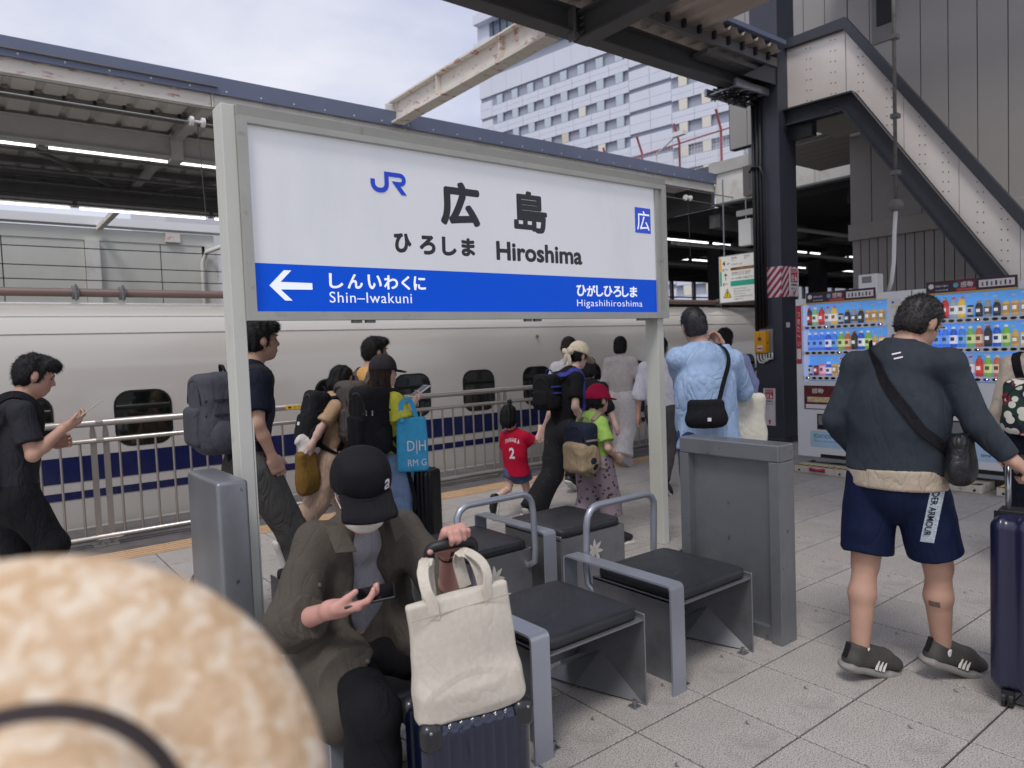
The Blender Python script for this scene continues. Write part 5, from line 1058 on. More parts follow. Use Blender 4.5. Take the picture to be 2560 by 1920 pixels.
def body_sdf(J, fem=False, hands=True, face=True, handspec=None, bare_feet=False, fat=1.0):
    s = J['s']; w = J['w']*fat; S = SDF(); F, Lf = J['fwd'], J['left']; up = nrm(J['neck']-J['pelvis']); Ft = nrm(F-np.dot(F, up)*up); sq = (Ft, 0.66)
    wr_ = 0.148 if fem else 0.16; S.limb(J['pelvis']-up*.03*s, J['pelvis']+up*.06*s, .165*s*w, .15*s*w, .03, sq=(Ft, .7))
    S.limb(J['pelvis']+up*.05*s, J['chest'], .14*s*w*(0.9 if fem else 1), wr_*s*w, .05, sq=sq); S.limb(J['chest'], J['chest']+(J['neck']-J['chest'])*.55, wr_*s*w, .125*s*w, .05, sq=(Ft, .62))
    S.limb(J['neck']-up*.05*s, J['neck']+(J['head']-J['neck'])*.55, .062*s, .053*s, .03)
    for n in 'LR':
        S.limb(J['chest']+(J['neck']-J['chest'])*.7, J['sh'+n], .055*s, .048*s, .04); wa = w*J.get('arm', .9); S.limb(J['sh'+n], J['el'+n], .047*s*wa, .041*s*wa, .03)
        m = J['el'+n]+(J['wr'+n]-J['el'+n])*.35; S.limb(J['el'+n], m, .041*s*wa, .042*s*wa, .015); S.limb(m, J['wr'+n], .042*s*wa, .026*s*(0.5+0.5*wa), .015)
        kn, an, hp = J['kn'+n], J['an'+n], J['hip'+n]; S.limb(hp, kn, .088*s*w, .056*s*w, .03); c = kn+(an-kn)*.33-nrm(np.cross(np.cross(kn-an, F), kn-an)+1e-9)*0; back = nrm(np.cross(np.cross(an-kn, F), an-kn)); c = c-np.sign(np.dot(back, F))*back*.012*s
        S.limb(kn, c, .047*s*w, .053*s*w, .018); S.limb(c, an, .053*s*w, .034*s*(0.5+0.5*w), .02)
        to = J['to'+n]; S.limb(an+V3(0, 0, -.01*s), to, .034*s, .026*s, .02)
        if hands:
            sp = (handspec or {}).get(n, {}); hd = sp.get('dir', nrm(J['wr'+n]-J['el'+n])); pn = sp.get('palm', -Lf*(1 if n == 'L' else -1)); sd = (1 if n == 'L' else -1)
            hand_prims(S, J['wr'+n], hd, pn, sp.get('side', sd), s*sp.get('sz', .98), sp.get('curl', .42), sp.get('spread', .12), thumb=sp.get('thumb'))
    hc = J['head']; R = frame(J['hf'], nrm(J['head']-J['neck'])*0.6+V3(0, 0, .6)); f, l, u = R[:, 0], R[:, 1], R[:, 2]; J['HR'] = R; q = s*.93*J.get('kid', 1.0)
    J['q'] = q
    S.ell(hc+u*.018*q-f*.008*q, V3(.096, .075, .1)*q, R, .03); S.ell(hc+f*.03*q-u*.045*q, V3(.066, .06, .078)*q, R, .03); S.ell(hc+f*.055*q-u*.093*q, V3(.03, .034, .024)*q, R, .02)
    if face:
        S.limb(hc+f*.087*q+u*.012*q, hc+f*.106*q-u*.026*q, .009*q, .0135*q, .012); S.ell(hc+f*.086*q-u*.060*q, V3(.014, .024, .008)*q, R, .01); S.ell(hc+f*.084*q-u*.073*q, V3(.014, .021, .008)*q, R, .01)
        S.ell(hc+f*.083*q+u*.026*q, V3(.014, .055, .012)*q, R, .012)
        for sd in (1, -1): S.ell(hc+f*.083*q+l*sd*.033*q+u*.004*q, V3(.013, .017, .011)*q, R, .012, 's'); S.ell(hc+f*.07*q+l*sd*.033*q+u*.003*q, V3(.0135, .014, .0125)*q, R, .004)
    for sd in (1, -1): S.ell(hc+l*sd*.077*q-u*.008*q-f*.005*q, V3(.02, .008, .032)*q, R, .008); 
    return S
def hair_sdf(J, style='short', t=.011):
    if style == 'crew': t = .007
    R = J['HR']; f, l, u = R[:, 0], R[:, 1], R[:, 2]; q = J['q']; hc = J['head']; S = SDF()
    S.ell(hc+u*.024*q-f*.012*q, V3(.096+t, .077+t, .098+t)*q, R, .01)
    if style in ('short', 'crew'): S.ell(hc-f*.045*q-u*.03*q, V3(.055, .07, .062)*q, R, .03)
    if style == 'fringe': S.ell(hc-f*.045*q-u*.03*q, V3(.055, .07, .062)*q, R, .03); S.ell(hc+f*.06*q+u*.085*q, V3(.06, .075, .04)*q, R, .03)
    if style == 'bob': S.ell(hc-f*.025*q-u*.05*q, V3(.095, .092, .082)*q, R, .03)
    if style == 'long': S.ell(hc-f*.03*q-u*.09*q, V3(.08, .082, .13)*q, R, .03)
    if style == 'bun': S.ell(hc-f*.03*q-u*.02*q, V3(.08, .08, .07)*q, R, .03); S.ell(hc-f*.12*q-u*.01*q, V3(.04, .04, .04)*q, R, .01)
    if style == 'topknot': S.ell(hc-f*.025*q-u*.05*q, V3(.1, .094, .08)*q, R, .03); S.limb(hc+u*.11*q, hc+u*.165*q+f*.02*q, .012*q, .022*q, .01)
    if style == 'crew': S.box(hc+f*.125*q-u*.06*q, V3(.09, .12, .115)*q, R, .03*q, .01, 's'); S.box(hc+f*.03*q-u*.135*q, V3(.12, .12, .06)*q, R, .02*q, .01, 's')
    elif style in ('bob', 'topknot'): S.box(hc+f*.125*q-u*.065*q, V3(.085, .068, .12)*q, R, .03*q, .01, 's')
    elif style == 'fringe': S.box(hc+f*.13*q-u*.055*q, V3(.09, .12, .10)*q, R, .03*q, .01, 's')
    else: S.box(hc+f*.13*q-u*.05*q, V3(.09, .12, .10)*q, R, .03*q, .01, 's')
    for sd in (1, -1):
        if style in ('short', 'crew', 'fringe'): S.ell(hc+l*sd*.09*q-u*.012*q-f*.005*q, V3(.026, .03, .036)*q, R, .008, 's')
    r = np.random.RandomState(3); ks = [(R@(r.randn(3)*np.array([95, 95, 26])), r.rand()*6) for _ in range(4)]
    S.disp = lambda P: (.0009 if style == 'crew' else .0017)*sum(np.sin(P@k+p+1.5*np.sin(P@(k*.23)+p)) for k, p in ks)
    return S
def hair_mesh(J, style, h):
    """hair volume plus many short blades that break up its outline"""
    me = hair_sdf(J, style).mesh(h, 'hair'); n = len(me.vertices); co = np.empty(n*3); me.vertices.foreach_get('co', co); co = co.reshape(-1, 3)
    no = np.empty(n*3); me.vertices.foreach_get('normal', no); no = no.reshape(-1, 3); R = J['HR']; f, l, u = R[:, 0], R[:, 1], R[:, 2]; q = J['q']; r = np.random.RandomState(11)
    N = int(2600 if style != 'crew' else 2000); I = r.randint(0, n, N); P = co[I]; Nn = no[I]; rel = (P-J['head'])@u/q
    fl = -u*.9-f*.25 if style in ('bob', 'long', 'topknot', 'bun') else -u*.35-f*.55
    if style == 'fringe': fl = np.where(((P-J['head'])@f)[:, None] > 0.02*q, f*.7-u*.6, -f*.5-u*.5)
    D = np.broadcast_to(fl, P.shape)+r.randn(N, 3)*.35; D = D-(D*Nn).sum(1)[:, None]*Nn; D /= np.linalg.norm(D, axis=1)[:, None]+1e-6
    ln = q*(.012+.022*r.rand(N))*(0.55 if style == 'crew' else 1.0); out = (.12+.35*r.rand(N)) if style != 'crew' else (.3+.5*r.rand(N)); B = np.cross(Nn, D); w = q*.0022
    T = P+D*ln[:, None]+Nn*(ln*out)[:, None]; A = P-Nn*.003*q; V = np.concatenate([co, A+B*w, A-B*w, T]); Fq = [tuple(p.vertices) for p in me.polygons]+[(n+i, n+N+i, n+2*N+i) for i in range(N)]
    m2 = bpy.data.meshes.new('hair'); m2.from_pydata(V.tolist(), [], Fq); m2.polygons.foreach_set('use_smooth', [True]*len(Fq)); bpy.data.meshes.remove(me); return m2
def cap_sdf(J, back=False, brim_len=.075, brim_drop=.02, t=.022, tall=0.0):
    R = J['HR']; f, l, u = R[:, 0], R[:, 1], R[:, 2]; q = J['q']; hc = J['head']; S = SDF(); bf = -f if back else f
    S.ell(hc+u*(.034+tall*.3)*q-f*.008*q, V3(.096+t, .078+t, .096+t+tall)*q, R, .01)
    S.box(hc-u*.075*q, V3(.3, .3, .092)*q, R, .004, .004, 's')
    B = SDF(); tl = nrm(bf-u*.22); RB = frame(tl, u)
    S.ell(hc+u*(.026)*q+bf*(.075+brim_len*.45)*q-u*brim_drop*q*.8, V3(.075+brim_len*.55, .082, .0085)*q, RB, .006)
    return S
def top_sdf(J, sleeve='short', hem=None, off=.014, loose=1.0, neck_open=.0, collar=False, fem=False, fat=1.0, flare=0.0, slv_r=1.25):
    s = J['s']; w = J['w']*fat; S = SDF(); F = J['fwd']; up = nrm(J['neck']-J['pelvis']); Ft = nrm(F-np.dot(F, up)*up)
    hemp = J['pelvis']+up*(-.06*s if hem is None else hem)
    S.limb(J['chest']-up*.03*s, hemp, .158*s*w*loose+off, (.16+flare)*s*w*loose+off, .03, fb=True, sq=(Ft, .68)); S.limb(J['chest']-up*.05*s, J['chest']+(J['neck']-J['chest'])*.6, .158*s*w+off, .118*s*w+off, .05, sq=(Ft, .64))
    S.limb(J['neck']-up*.07*s, J['neck']-up*.005*s+F*.005, .085*s, .066*s, .03, fb=True)
    if collar: S.limb(J['neck']-up*.02*s, J['neck']+up*.028*s, .073*s, .066*s, .008, fb=True)
    wa = w*J.get('arm', .9)
    for n in 'LR':
        S.limb(J['chest']+(J['neck']-J['chest'])*.68, J['sh'+n], .062*s+off*.4, .05*s+off*.6, .04)
        if sleeve == 'short': e = J['sh'+n]+(J['el'+n]-J['sh'+n])*.72; S.limb(J['sh'+n], e, .048*s*wa+off, .054*s*wa*slv_r*.92+off, .03, fb=True)
        elif sleeve == 'long':
            S.limb(J['sh'+n], J['el'+n], .049*s*wa+off, .046*s*wa+off, .03); S.limb(J['el'+n], J['el'+n]+(J['wr'+n]-J['el'+n])*.96, .048*s*wa+off, .033*s*wa+off*.8, .02, fb=True)
        elif sleeve == 'elbow':
            S.limb(J['sh'+n], J['el'+n], .05*s*wa+off, .053*s*wa+off*1.3, .03); S.limb(J['el'+n], J['el'+n]+(J['wr'+n]-J['el'+n])*.22, .055*s*wa+off*1.2, .056*s*wa+off, .02, fb=True)
    return S
def pants_sdf(J, kind='long', off=.012, hemr=1.35, loose=1.0, fat=1.0, waist=.05, shl=.82):
    s = J['s']; w = J['w']*fat; S = SDF(); F = J['fwd']; up = nrm(J['neck']-J['pelvis']); Ft = nrm(F-np.dot(F, up)*up)
    S.limb(J['pelvis']-up*.045*s, J['pelvis']+up*waist*s, .164*s*w+off, .15*s*w+off, .03, fb=True, sq=(Ft, .72))
    for n in 'LR':
        hp, kn, an = J['hip'+n], J['kn'+n], J['an'+n]
        if kind == 'shorts': e = hp+(kn-hp)*shl; S.limb(hp, e, .088*s*w*loose+off, .078*s*w*loose*hemr*.8+off, .012, fb=True)
        elif kind == 'mini': e = hp+(kn-hp)*.42; S.limb(hp, e, .095*s*w*loose+off, .098*s*w*loose+off, .035, fb=True)
        elif kind == 'capri': S.limb(hp, kn, .095*s*w*loose+off, .075*s*w*loose+off, .035); e = kn+(an-kn)*.4; S.limb(kn, e, .075*s*w*loose+off, .062*s*w*hemr*loose+off, .02, fb=True)
        else: S.limb(hp, kn, .095*s*w*loose+off, .066*s*w*loose+off, .035); e = kn+(an-kn)*.97; back = nrm(np.cross(np.cross(an-kn, F), an-kn)); c = kn+(an-kn)*.36-np.sign(np.dot(back, F))*back*.010*s; S.limb(kn, c, .064*s*w*loose+off, .064*s*w*loose+off, .03); S.limb(c, e, .062*s*w*loose+off, .046*s*w*hemr*loose+off, .03, fb=True)
    return S
def shoe_parts(J, n, m, par, msole=None, h=.008, high=0.0):
    s = J['s']*(1.06 if not J.get('kid') else 1.2); an, to = J['an'+n], J['to'+n]; d = to-an; d2 = nrm(d); up = nrm(np.cross(np.cross(d2, V3(0, 0, 1)), d2)); R = frame(d2, up); S = SDF()
    heel = an-d2*.03*s-up*.02*s; S.limb(heel, heel+up*.055*s, .037*s, .036*s, .02, fb=True); S.limb(heel-up*.01*s, to-d2*.03*s+up*.008*s, .038*s, .041*s, .02); S.ell(to+d2*.005*s+up*.0*s, V3(.06, .043, .034)*s, R, .02); S.limb(an+up*.02*s-d2*.01*s, to-d2*.05*s+up*.02*s, .034*s, .03*s, .02)
    S.box((heel+to)/2-up*.083*s, V3(.3, .1, .04)*s, R, .004, .006, 's')
    o = link('shoe', S.mesh(h, 'shoe'), m, par)
    T = SDF(); c = (heel+to)/2-up*.043*s+d2*.015*s; T.box(c, V3(.148, .042, .014)*s, R, .013*s, .01); T.box(to+d2*.02*s-up*.040*s, V3(.045, .046, .012)*s, R, .012*s, .02); T.ell(heel-up*.04*s, V3(.05, .042, .018)*s, R, .01)
    link('sole', T.mesh(h, 'sole'), msole or mat('sole_white', s2l(200, 196, 190), 0.6), o)
    return o
def ribbon(path, w, t, nh, name, m, par):
    """flat strap along a path; nh(i) gives the outward normal"""
    P = [V3(*p) for p in path]; mb = MB(); rings = []
    for i, p in enumerate(P):
        d = nrm(P[min(i+1, len(P)-1)]-P[max(i-1, 0)]); nn = nrm(nh(p) if callable(nh) else nh); b = nrm(np.cross(d, nn)); nn = np.cross(b, d)
        rings.append([p+b*w/2+nn*t/2, p-b*w/2+nn*t/2, p-b*w/2-nn*t/2, p+b*w/2-nn*t/2])
    v = [tuple(q) for r in rings for q in r]; f = []
    for i in range(len(P)-1):
        for k in range(4): f.append((i*4+k, i*4+(k+1) % 4, (i+1)*4+(k+1) % 4, (i+1)*4+k))
    f += [(0, 3, 2, 1), tuple(len(v)-4+k for k in range(4))]; mb.add(v, f); return mb.build(name, m, par, smooth=False)
def smooth_path(pts, n=6):
    P = [V3(*p) for p in pts]; out = []
    for i in range(len(P)-1):
        a, b, c, d = P[max(i-1, 0)], P[i], P[i+1], P[min(i+2, len(P)-1)]
        for k in range(n): t = k/n; out.append(0.5*((2*b)+(-a+c)*t+(2*a-5*b+4*c-d)*t*t+(-a+3*b-3*c+d)*t**3))
    out.append(P[-1]); return out
def face_marks(J, par, side=0, mask=False):
    R = J['HR']; f, l, u = R[:, 0], R[:, 1], R[:, 2]; q = J['q']; hc = J['head']; RR = Matrix(R.tolist())
    for sd in (1, -1):
        MB().ell(hc+f*.0835*q+l*sd*.033*q+u*.003*q, (.0035*q, .0125*q, .004*q), RR, 8, 6).build('eye', mat('eye_dark', s2l(22, 18, 18), 0.3), par, smooth=True)
        MB().ell(hc+f*.0925*q+l*sd*.034*q+u*.026*q, (.003*q, .02*q, .0038*q), RR, 8, 6).build('eyebrow', M_hair, par, smooth=True)
    if not mask: MB().ell(hc+f*.0975*q-u*.0665*q, (.003*q, .02*q, .0035*q), RR, 8, 6).build('lips', mat('lips', s2l(150, 92, 88), 0.5), par, smooth=True)
def person(label, J, sk, top=None, top_m=None, bot=None, bot_m=None, hair='short', hair_m=None, cap=None, cap_m=None, shoe_m=None, sole_m=None, h=.0095, fem=False, handspec=None, face=True, group='people on the platform', marks=True, top_w=(.006, 26), bot_w=(.006, 20), fat=1.0, hands=True, shoes='LR'):
    t = thing('person', label, 'person', (0, 0, 0), 0, group)
    bs = body_sdf(J, fem, hands, face, handspec, fat=fat); b = link('body', bs.mesh(h, 'body'), SK[sk], t)
    if top_m is not None:
        S = top_sdf(J, fem=fem, fat=fat, **(top or {})); S.disp = wrinkle(top_w[0], top_w[1], seed_hash(label) % 1000); J['_top'] = link('shirt', S.mesh(h*1.1, 'shirt'), top_m, t)
    if bot_m is not None:
        S = pants_sdf(J, fat=fat, **(bot or {})); S.disp = wrinkle(bot_w[0], bot_w[1], (seed_hash(label)+5) % 1000); link({'shorts': 'shorts', 'mini': 'shorts'}.get((bot or {}).get('kind'), 'trousers'), S.mesh(h*1.1, 'trousers'), bot_m, t)
    if hair: link('hair', hair_mesh(J, hair, h*.95), hair_m or M_hair, t)
    if cap is not None: link('cap', cap_sdf(J, **cap).mesh(h*.75, 'cap'), cap_m, t)
    if shoe_m is not None:
        for n in shoes: shoe_parts(J, n, shoe_m, t, sole_m, h)
    if marks and face: face_marks(J, t)
    return t
def seed_hash(s): return sum(ord(c)*(i+1) for i, c in enumerate(s))
# ================================================================== INDIVIDUAL PEOPLE
from mathutils.bvhtree import BVHTree
def drape(me_src, target, origin, ux, uy, n, off=.002, reach=.3):
    """lay a flat mesh (x, y in metres) on a target mesh by casting along -n"""
    vs = [v.co.copy() for v in target.data.vertices]; T = BVHTree.FromPolygons(vs, [tuple(p.vertices) for p in target.data.polygons])
    O, X, Y, Nn = Vector(origin), Vector(ux).normalized(), Vector(uy).normalized(), Vector(n).normalized()
    for v in me_src.vertices:
        p = O+X*v.co.x+Y*v.co.y; hit = T.ray_cast(p+Nn*reach, -Nn)
        v.co = (hit[0]+Nn*off) if hit[0] is not None else p
def fit_mesh(s, w, h, bold=0.0, sub=0):
    me = text_mesh(s, 1.0, bold); xs = [v.co.x for v in me.vertices]; ys = [v.co.y for v in me.vertices]
    for v in me.vertices: v.co.x = (v.co.x-min(xs))/(max(xs)-min(xs))*w-w/2; v.co.y = (v.co.y-min(ys))/(max(ys)-min(ys))*h-h/2; v.co.z = 0
    me.materials.clear(); return me
def grid_mesh(w, h, nx=6, ny=16):
    me = bpy.data.meshes.new('patch'); v = [(-w/2+w*i/nx, -h/2+h*j/ny, 0) for j in range(ny+1) for i in range(nx+1)]; f = [(j*(nx+1)+i, j*(nx+1)+i+1, (j+1)*(nx+1)+i+1, (j+1)*(nx+1)+i) for j in range(ny) for i in range(nx)]
    me.from_pydata(v, [], f); return me
def decal_text(s, par, target, m, origin, ux, uy, n, w, h, bold=0.0, off=.003, name='lettering'):
    me = fit_mesh(s, w, h, bold); drape(me, target, origin, ux, uy, n, off); return link(name, me, m, par)
def patch(par, target, m, origin, ux, uy, n, w, h, off=.0018, name='print'):
    me = grid_mesh(w, h); drape(me, target, origin, ux, uy, n, off); return link(name, me, m, par)
def dots_mat(name, base, dot, scale, r, alt=None, rough=0.8):
    if name in _M: return _M[name]
    m = mat(name, base, rough, bump=0.2, bscale=300); N = m.node_tree.nodes; L = m.node_tree.links; b = N['Principled BSDF']
    tc = N.new('ShaderNodeTexCoord'); vo = N.new('ShaderNodeTexVoronoi'); vo.inputs['Scale'].default_value = scale; L.new(tc.outputs['Object'], vo.inputs['Vector'])
    rp = N.new('ShaderNodeValToRGB'); rp.color_ramp.interpolation = 'CONSTANT'; rp.color_ramp.elements[0].color = (1, 1, 1, 1); rp.color_ramp.elements[1].position = r; rp.color_ramp.elements[1].color = (0, 0, 0, 1); L.new(vo.outputs['Distance'], rp.inputs[0])
    mx = N.new('ShaderNodeMix'); mx.data_type = 'RGBA'; L.new(rp.outputs[0], mx.inputs[0]); mx.inputs[6].default_value = (*base, 1); mx.inputs[7].default_value = (*dot, 1)
    if alt:
        sp = N.new('ShaderNodeSeparateColor'); L.new(vo.outputs['Color'], sp.inputs[0]); r2 = N.new('ShaderNodeValToRGB'); r2.color_ramp.interpolation = 'CONSTANT'; r2.color_ramp.elements[0].color = (*base, 1); r2.color_ramp.elements[1].position = 0.4; r2.color_ramp.elements[1].color = (*alt[0], 1); e = r2.color_ramp.elements.new(0.75); e.color = (*alt[1], 1); L.new(sp.outputs[0], r2.inputs[0]); L.new(r2.outputs[0], mx.inputs[6])
    L.new(mx.outputs[2], b.inputs['Base Color']); return m
Q = s2l
M_blackcl = cloth('black', Q(26, 26, 30)); M_navycl = cloth('navy', Q(24, 28, 42)); M_charcoal = cloth('charcoal', Q(44, 44, 50)); M_greyp = cloth('grey_trousers', Q(78, 76, 74)); M_blacksh = mat('black_shoe', Q(24, 24, 26), 0.5, bump=0.1)
def backpack(label, c, fwd, w, hgt, d, m, shoulders=None, pocket=True, tagm=None, strap_m=None, h=.011, lean=0.0, shirt=None):
    """soft pack: body, front pocket, top handle, straps over the wearer's shoulders; fwd is the wearer's facing"""
    t = thing('backpack', label, 'backpack', (0, 0, 0), 0, 'backpacks worn on the platform')
    F = nrm(fwd); L = V3(-F[1], F[0], 0); U = nrm(V3(0, 0, 1)+F*lean); Fo = nrm(np.cross(L, U)); R = np.stack([Fo, L, U], 1); c = V3(*c); S = SDF()
    S.box(c, V3(d/2, w/2, hgt/2), R, min(d, w)*.3, .02); S.ell(c-Fo*d*.2-U*hgt*.18, V3(d*.42, w*.46, hgt*.3), R, .05); S.disp = wrinkle(.008, 24, seed_hash(label) % 997)
    b = link('pack_body', S.mesh(h, 'pack_body'), m, t)
    if pocket: P = SDF(); P.box(c-Fo*d*.52-U*hgt*.16, V3(d*.16, w*.36, hgt*.24), R, .03, .02); P.disp = wrinkle(.005, 26, 5); link('front_pocket', P.mesh(h, 'pocket'), m, t)
    hp = [c+U*hgt*.47+Fo*d*.3+L*.05, c+U*(hgt*.5+.035)+Fo*d*.25+L*.02, c+U*(hgt*.5+.035)+Fo*d*.25-L*.02, c+U*hgt*.47+Fo*d*.3-L*.05]
    ribbon(smooth_path(hp, 4), .02, .006, lambda p: p-c, 'top_handle', strap_m or m, t)
    z = [c-Fo*d*.5+U*hgt*.12+L*k*w*.34 for k in (-1, -.5, 0, .5, 1)]; ribbon(smooth_path(z, 4), .01, .004, lambda p: -Fo+U*.2, 'zip', mat('zip_black', Q(16, 16, 18), 0.4), t)
    for sh in (shoulders or []):
        sd = 1 if np.dot(V3(*sh)-c, L) > 0 else -1; s0 = V3(*sh); a = c+U*hgt*.38+Fo*d*.45+L*sd*w*.22
        pts = [a, a*.45+s0*.55+V3(0, 0, .075)+0*F, s0+V3(0, 0, .055)+F*.05-L*sd*.045, s0+F*.115-V3(0, 0, .06)-L*sd*.035, s0+F*.10-V3(0, 0, .2)-L*sd*.0, s0+F*.02-V3(0, 0, .33)+L*sd*.03, c-U*hgt*.4+Fo*d*.4+L*sd*w*.4]
        sp = smooth_path(pts, 5)
        if shirt is not None:
            if not hasattr(backpack, 'bv') or backpack.bv[0] != shirt.name: backpack.bv = (shirt.name, BVHTree.FromPolygons([v.co.copy() for v in shirt.data.vertices], [tuple(p.vertices) for p in shirt.data.polygons]))
            q2 = []
            for i, p in enumerate(sp):
                hit = backpack.bv[1].find_nearest(Vector(p)); w_ = 0.0 if i < 3 or i > len(sp)-5 else 1.0
                q2.append(p*(1-w_)+(np.array(hit[0])+np.array(hit[1])*.008)*w_ if hit[0] is not None else p)
            sp = q2
        ribbon(sp, .045, .012, lambda p: p-(c+Fo*.22), 'strap', strap_m or m, t)
    for sd in (1, -1):   # side pockets and compression straps
        Pk = SDF(); Pk.ell(c+L*sd*w*.49-U*hgt*.27, V3(d*.36, w*.10, hgt*.2), R, .01); link('side_pocket', Pk.mesh(h*1.1, 'side_pocket'), m, t)
        for kz in (.16, -.02): ribbon([c+L*sd*(w*.5+.006)+Fo*d*.38+U*hgt*kz, c+L*sd*(w*.5+.012)+U*hgt*(kz+.01), c+L*sd*w*.47-Fo*d*.42+U*hgt*kz], .014, .005, L*sd, 'compression_strap', strap_m or m, t)
    zz = [c-Fo*d*.5+U*hgt*(.12+.3*math.sin(a))+L*w*.40*math.cos(a) for a in np.linspace(0, math.pi, 9)]; ribbon(smooth_path(zz, 3), .009, .006, lambda p: -Fo+(p-c)*1.2, 'zip', mat('zip_black', Q(16, 16, 18), 0.4), t)
    if tagm: MB().box(*[tuple(x) for x in (V3(-.002, -.025, -.012), V3(.002, .025, .012))]).build('maker_patch', tagm, t).matrix_world = Matrix.Translation(c-Fo*d*.7-U*hgt*.1) @ Matrix(R.tolist()).to_4x4()
    return t, b
# ------------------------------------------------------------------ man walking left with a phone
J = skel(1.66, 0, (.22, 4.6), over=dict(head=(.325, 4.6, 1.505), neck=(.25, 4.6, 1.385), chest=(.225, 4.6, 1.18), pelvis=(.205, 4.6, .895), shR=(.24, 4.42, 1.325), shL=(.24, 4.78, 1.325), elR=(.275, 4.36, 1.10), wrR=(.425, 4.42, 1.225), elL=(.30, 4.83, 1.1), wrL=(.40, 4.74, 1.12), hipR=(.21, 4.52, .86), hipL=(.2, 4.68, .86), knR=(.345, 4.5, .60), anR=(.22, 4.5, .26), toR=(.33, 4.5, .20), knL=(.2, 4.68, .47), anL=(.13, 4.68, .08), toL=(.29, 4.68, .04)), wide=1.0, head_pitch=-.35)
person('man in black shirt walking with phone at left edge', J, 'mid', dict(sleeve='short', off=.016, collar=True, hem=-.10), M_charcoal, dict(off=.014, loose=1.1), M_blackcl, 'fringe', shoe_m=M_blacksh, handspec=dict(R=dict(dir=nrm((.85, .1, .35)), palm=V3(-.3, .25, .9), curl=.6)), h=.009)
def phone(label, c, d, n, m=None, sz=1.0):
    d = nrm(d); n = nrm(V3(*n)-np.dot(n, d)*d); b = np.cross(n, d); t = thing('smartphone', label, 'phone', tuple(c)); R = Matrix(np.stack([d, b, n], 1).tolist()).to_4x4()
    o = MB().box((-.075*sz, -.037*sz, -.004), (.075*sz, .037*sz, .004)).build('case', m or mat('phone_black', Q(24, 24, 26), 0.3), t, bevel=.003); o.matrix_local = R
    s = MB().box((-.07*sz, -.034*sz, .004), (.07*sz, .034*sz, .0045)).build('screen', mat('phone_glass', Q(14, 14, 18), 0.08), t); s.matrix_local = R; return t
phone('pale edged smartphone held by the man at left edge', (.545, 4.425, 1.31), (.75, .1, .55), (-.5, .1, .8), mat('phone_silver', Q(176, 172, 160), 0.3, metal=0.4))
ribbon(smooth_path([(.07, 4.46, 1.30), (.17, 4.44, 1.40), (.26, 4.43, 1.40), (.325, 4.44, 1.30), (.29, 4.42, 1.12)], 6), .045, .012, lambda p: p-V3(.22, 4.6, 1.25), 'strap', M_blackcl, None)
st_ = bpy.data.objects[-1] if False else [o for o in COL.objects if o.name.startswith('strap') and o.parent is None][-1]
bp_, _ = backpack('black backpack with blue tag on man at left edge', (.04, 4.6, 1.14), (1, 0, 0), .30, .42, .16, M_blackcl, pocket=True); st_.parent = bp_
MB().box((-.05, 4.40, .98), (-.02, 4.45, 1.03)).build('blue_tag', mat('tag_blue', Q(60, 110, 190), 0.5), bp_)
# ------------------------------------------------------------------ tall man with grey travel backpack
J = skel(1.78, 0, (1.29, 4.2), over=dict(head=(1.405, 4.2, 1.655), neck=(1.345, 4.2, 1.525), chest=(1.32, 4.2, 1.28), pelvis=(1.30, 4.2, .97), shR=(1.32, 4.0, 1.425), shL=(1.32, 4.40, 1.425), elR=(1.285, 3.95, 1.19), wrR=(1.365, 3.98, .99), elL=(1.3, 4.46, 1.18), wrL=(1.4, 4.45, .99), hipR=(1.31, 4.11, .92), hipL=(1.3, 4.29, .92), knR=(1.50, 4.1, .52), anR=(1.66, 4.1, .10), toR=(1.86, 4.1, .06), knL=(1.21, 4.29, .50), anL=(.98, 4.29, .16), toL=(1.08, 4.29, .04)), wide=1.0)
person('man in dark navy tee behind the left sign post', J, 'mid', dict(sleeve='short', off=.018, hem=-.06), M_navycl, dict(off=.018, loose=1.15), M_greyp, 'fringe', shoe_m=M_blacksh, handspec=dict(R=dict(curl=.5, palm=V3(0, .9, .2))), h=.0095)
backpack('large grey travel backpack left of the sign post', (1.125, 4.2, 1.255), (1, 0, 0), .34, .45, .21, cloth('grey_pack', Q(72, 72, 80), .75, fold=.5), shoulders=[(1.32, 4.0, 1.425), (1.32, 4.4, 1.425)], shirt=J['_top'], strap_m=M_charcoal, tagm=None)
phone('dark phone in hand of man behind sign post', (1.345, 4.03, .93), (.3, .1, -1), (0, 1, .1))
# ------------------------------------------------------------------ woman in beige, bent forward
J = skel(1.56, 0, (2.11, 5.0), over=dict(head=(2.265, 5.0, 1.365), neck=(2.21, 5.0, 1.255), chest=(2.16, 5.0, 1.07), pelvis=(2.11, 5.0, .82), shR=(2.12, 4.85, 1.17), shL=(2.2, 5.15, 1.17), elR=(2.0, 4.83, 1.03), wrR=(1.935, 4.83, .93), hipR=(2.1, 4.93, .79), hipL=(2.12, 5.07, .79), knR=(1.99, 4.92, .50), anR=(1.74, 4.92, .22), toR=(1.78, 4.92, .08), knL=(2.27, 5.07, .45), anL=(2.36, 5.07, .08), toL=(2.52, 5.07, .05)), head_pitch=-.3, head_yaw=-.3)
M_beige = cloth('beige', Q(182, 152, 122)); person('woman in beige outfit leaning forward with black backpack', J, 'pale', dict(sleeve='short', off=.018, hem=-.04), M_beige, dict(off=.02, loose=1.2), cloth('beige_trousers', Q(176, 150, 130)), 'bob', shoe_m=M_blacksh, fem=True, h=.0105)
backpack('slim black backpack on the woman in beige', (2.01, 4.97, 1.09), (1, -.1, 0), .27, .42, .14, M_blackcl, shoulders=[(2.12, 4.85, 1.17), (2.2, 5.15, 1.17)], shirt=J['_top'], tagm=M_wr, lean=.25)
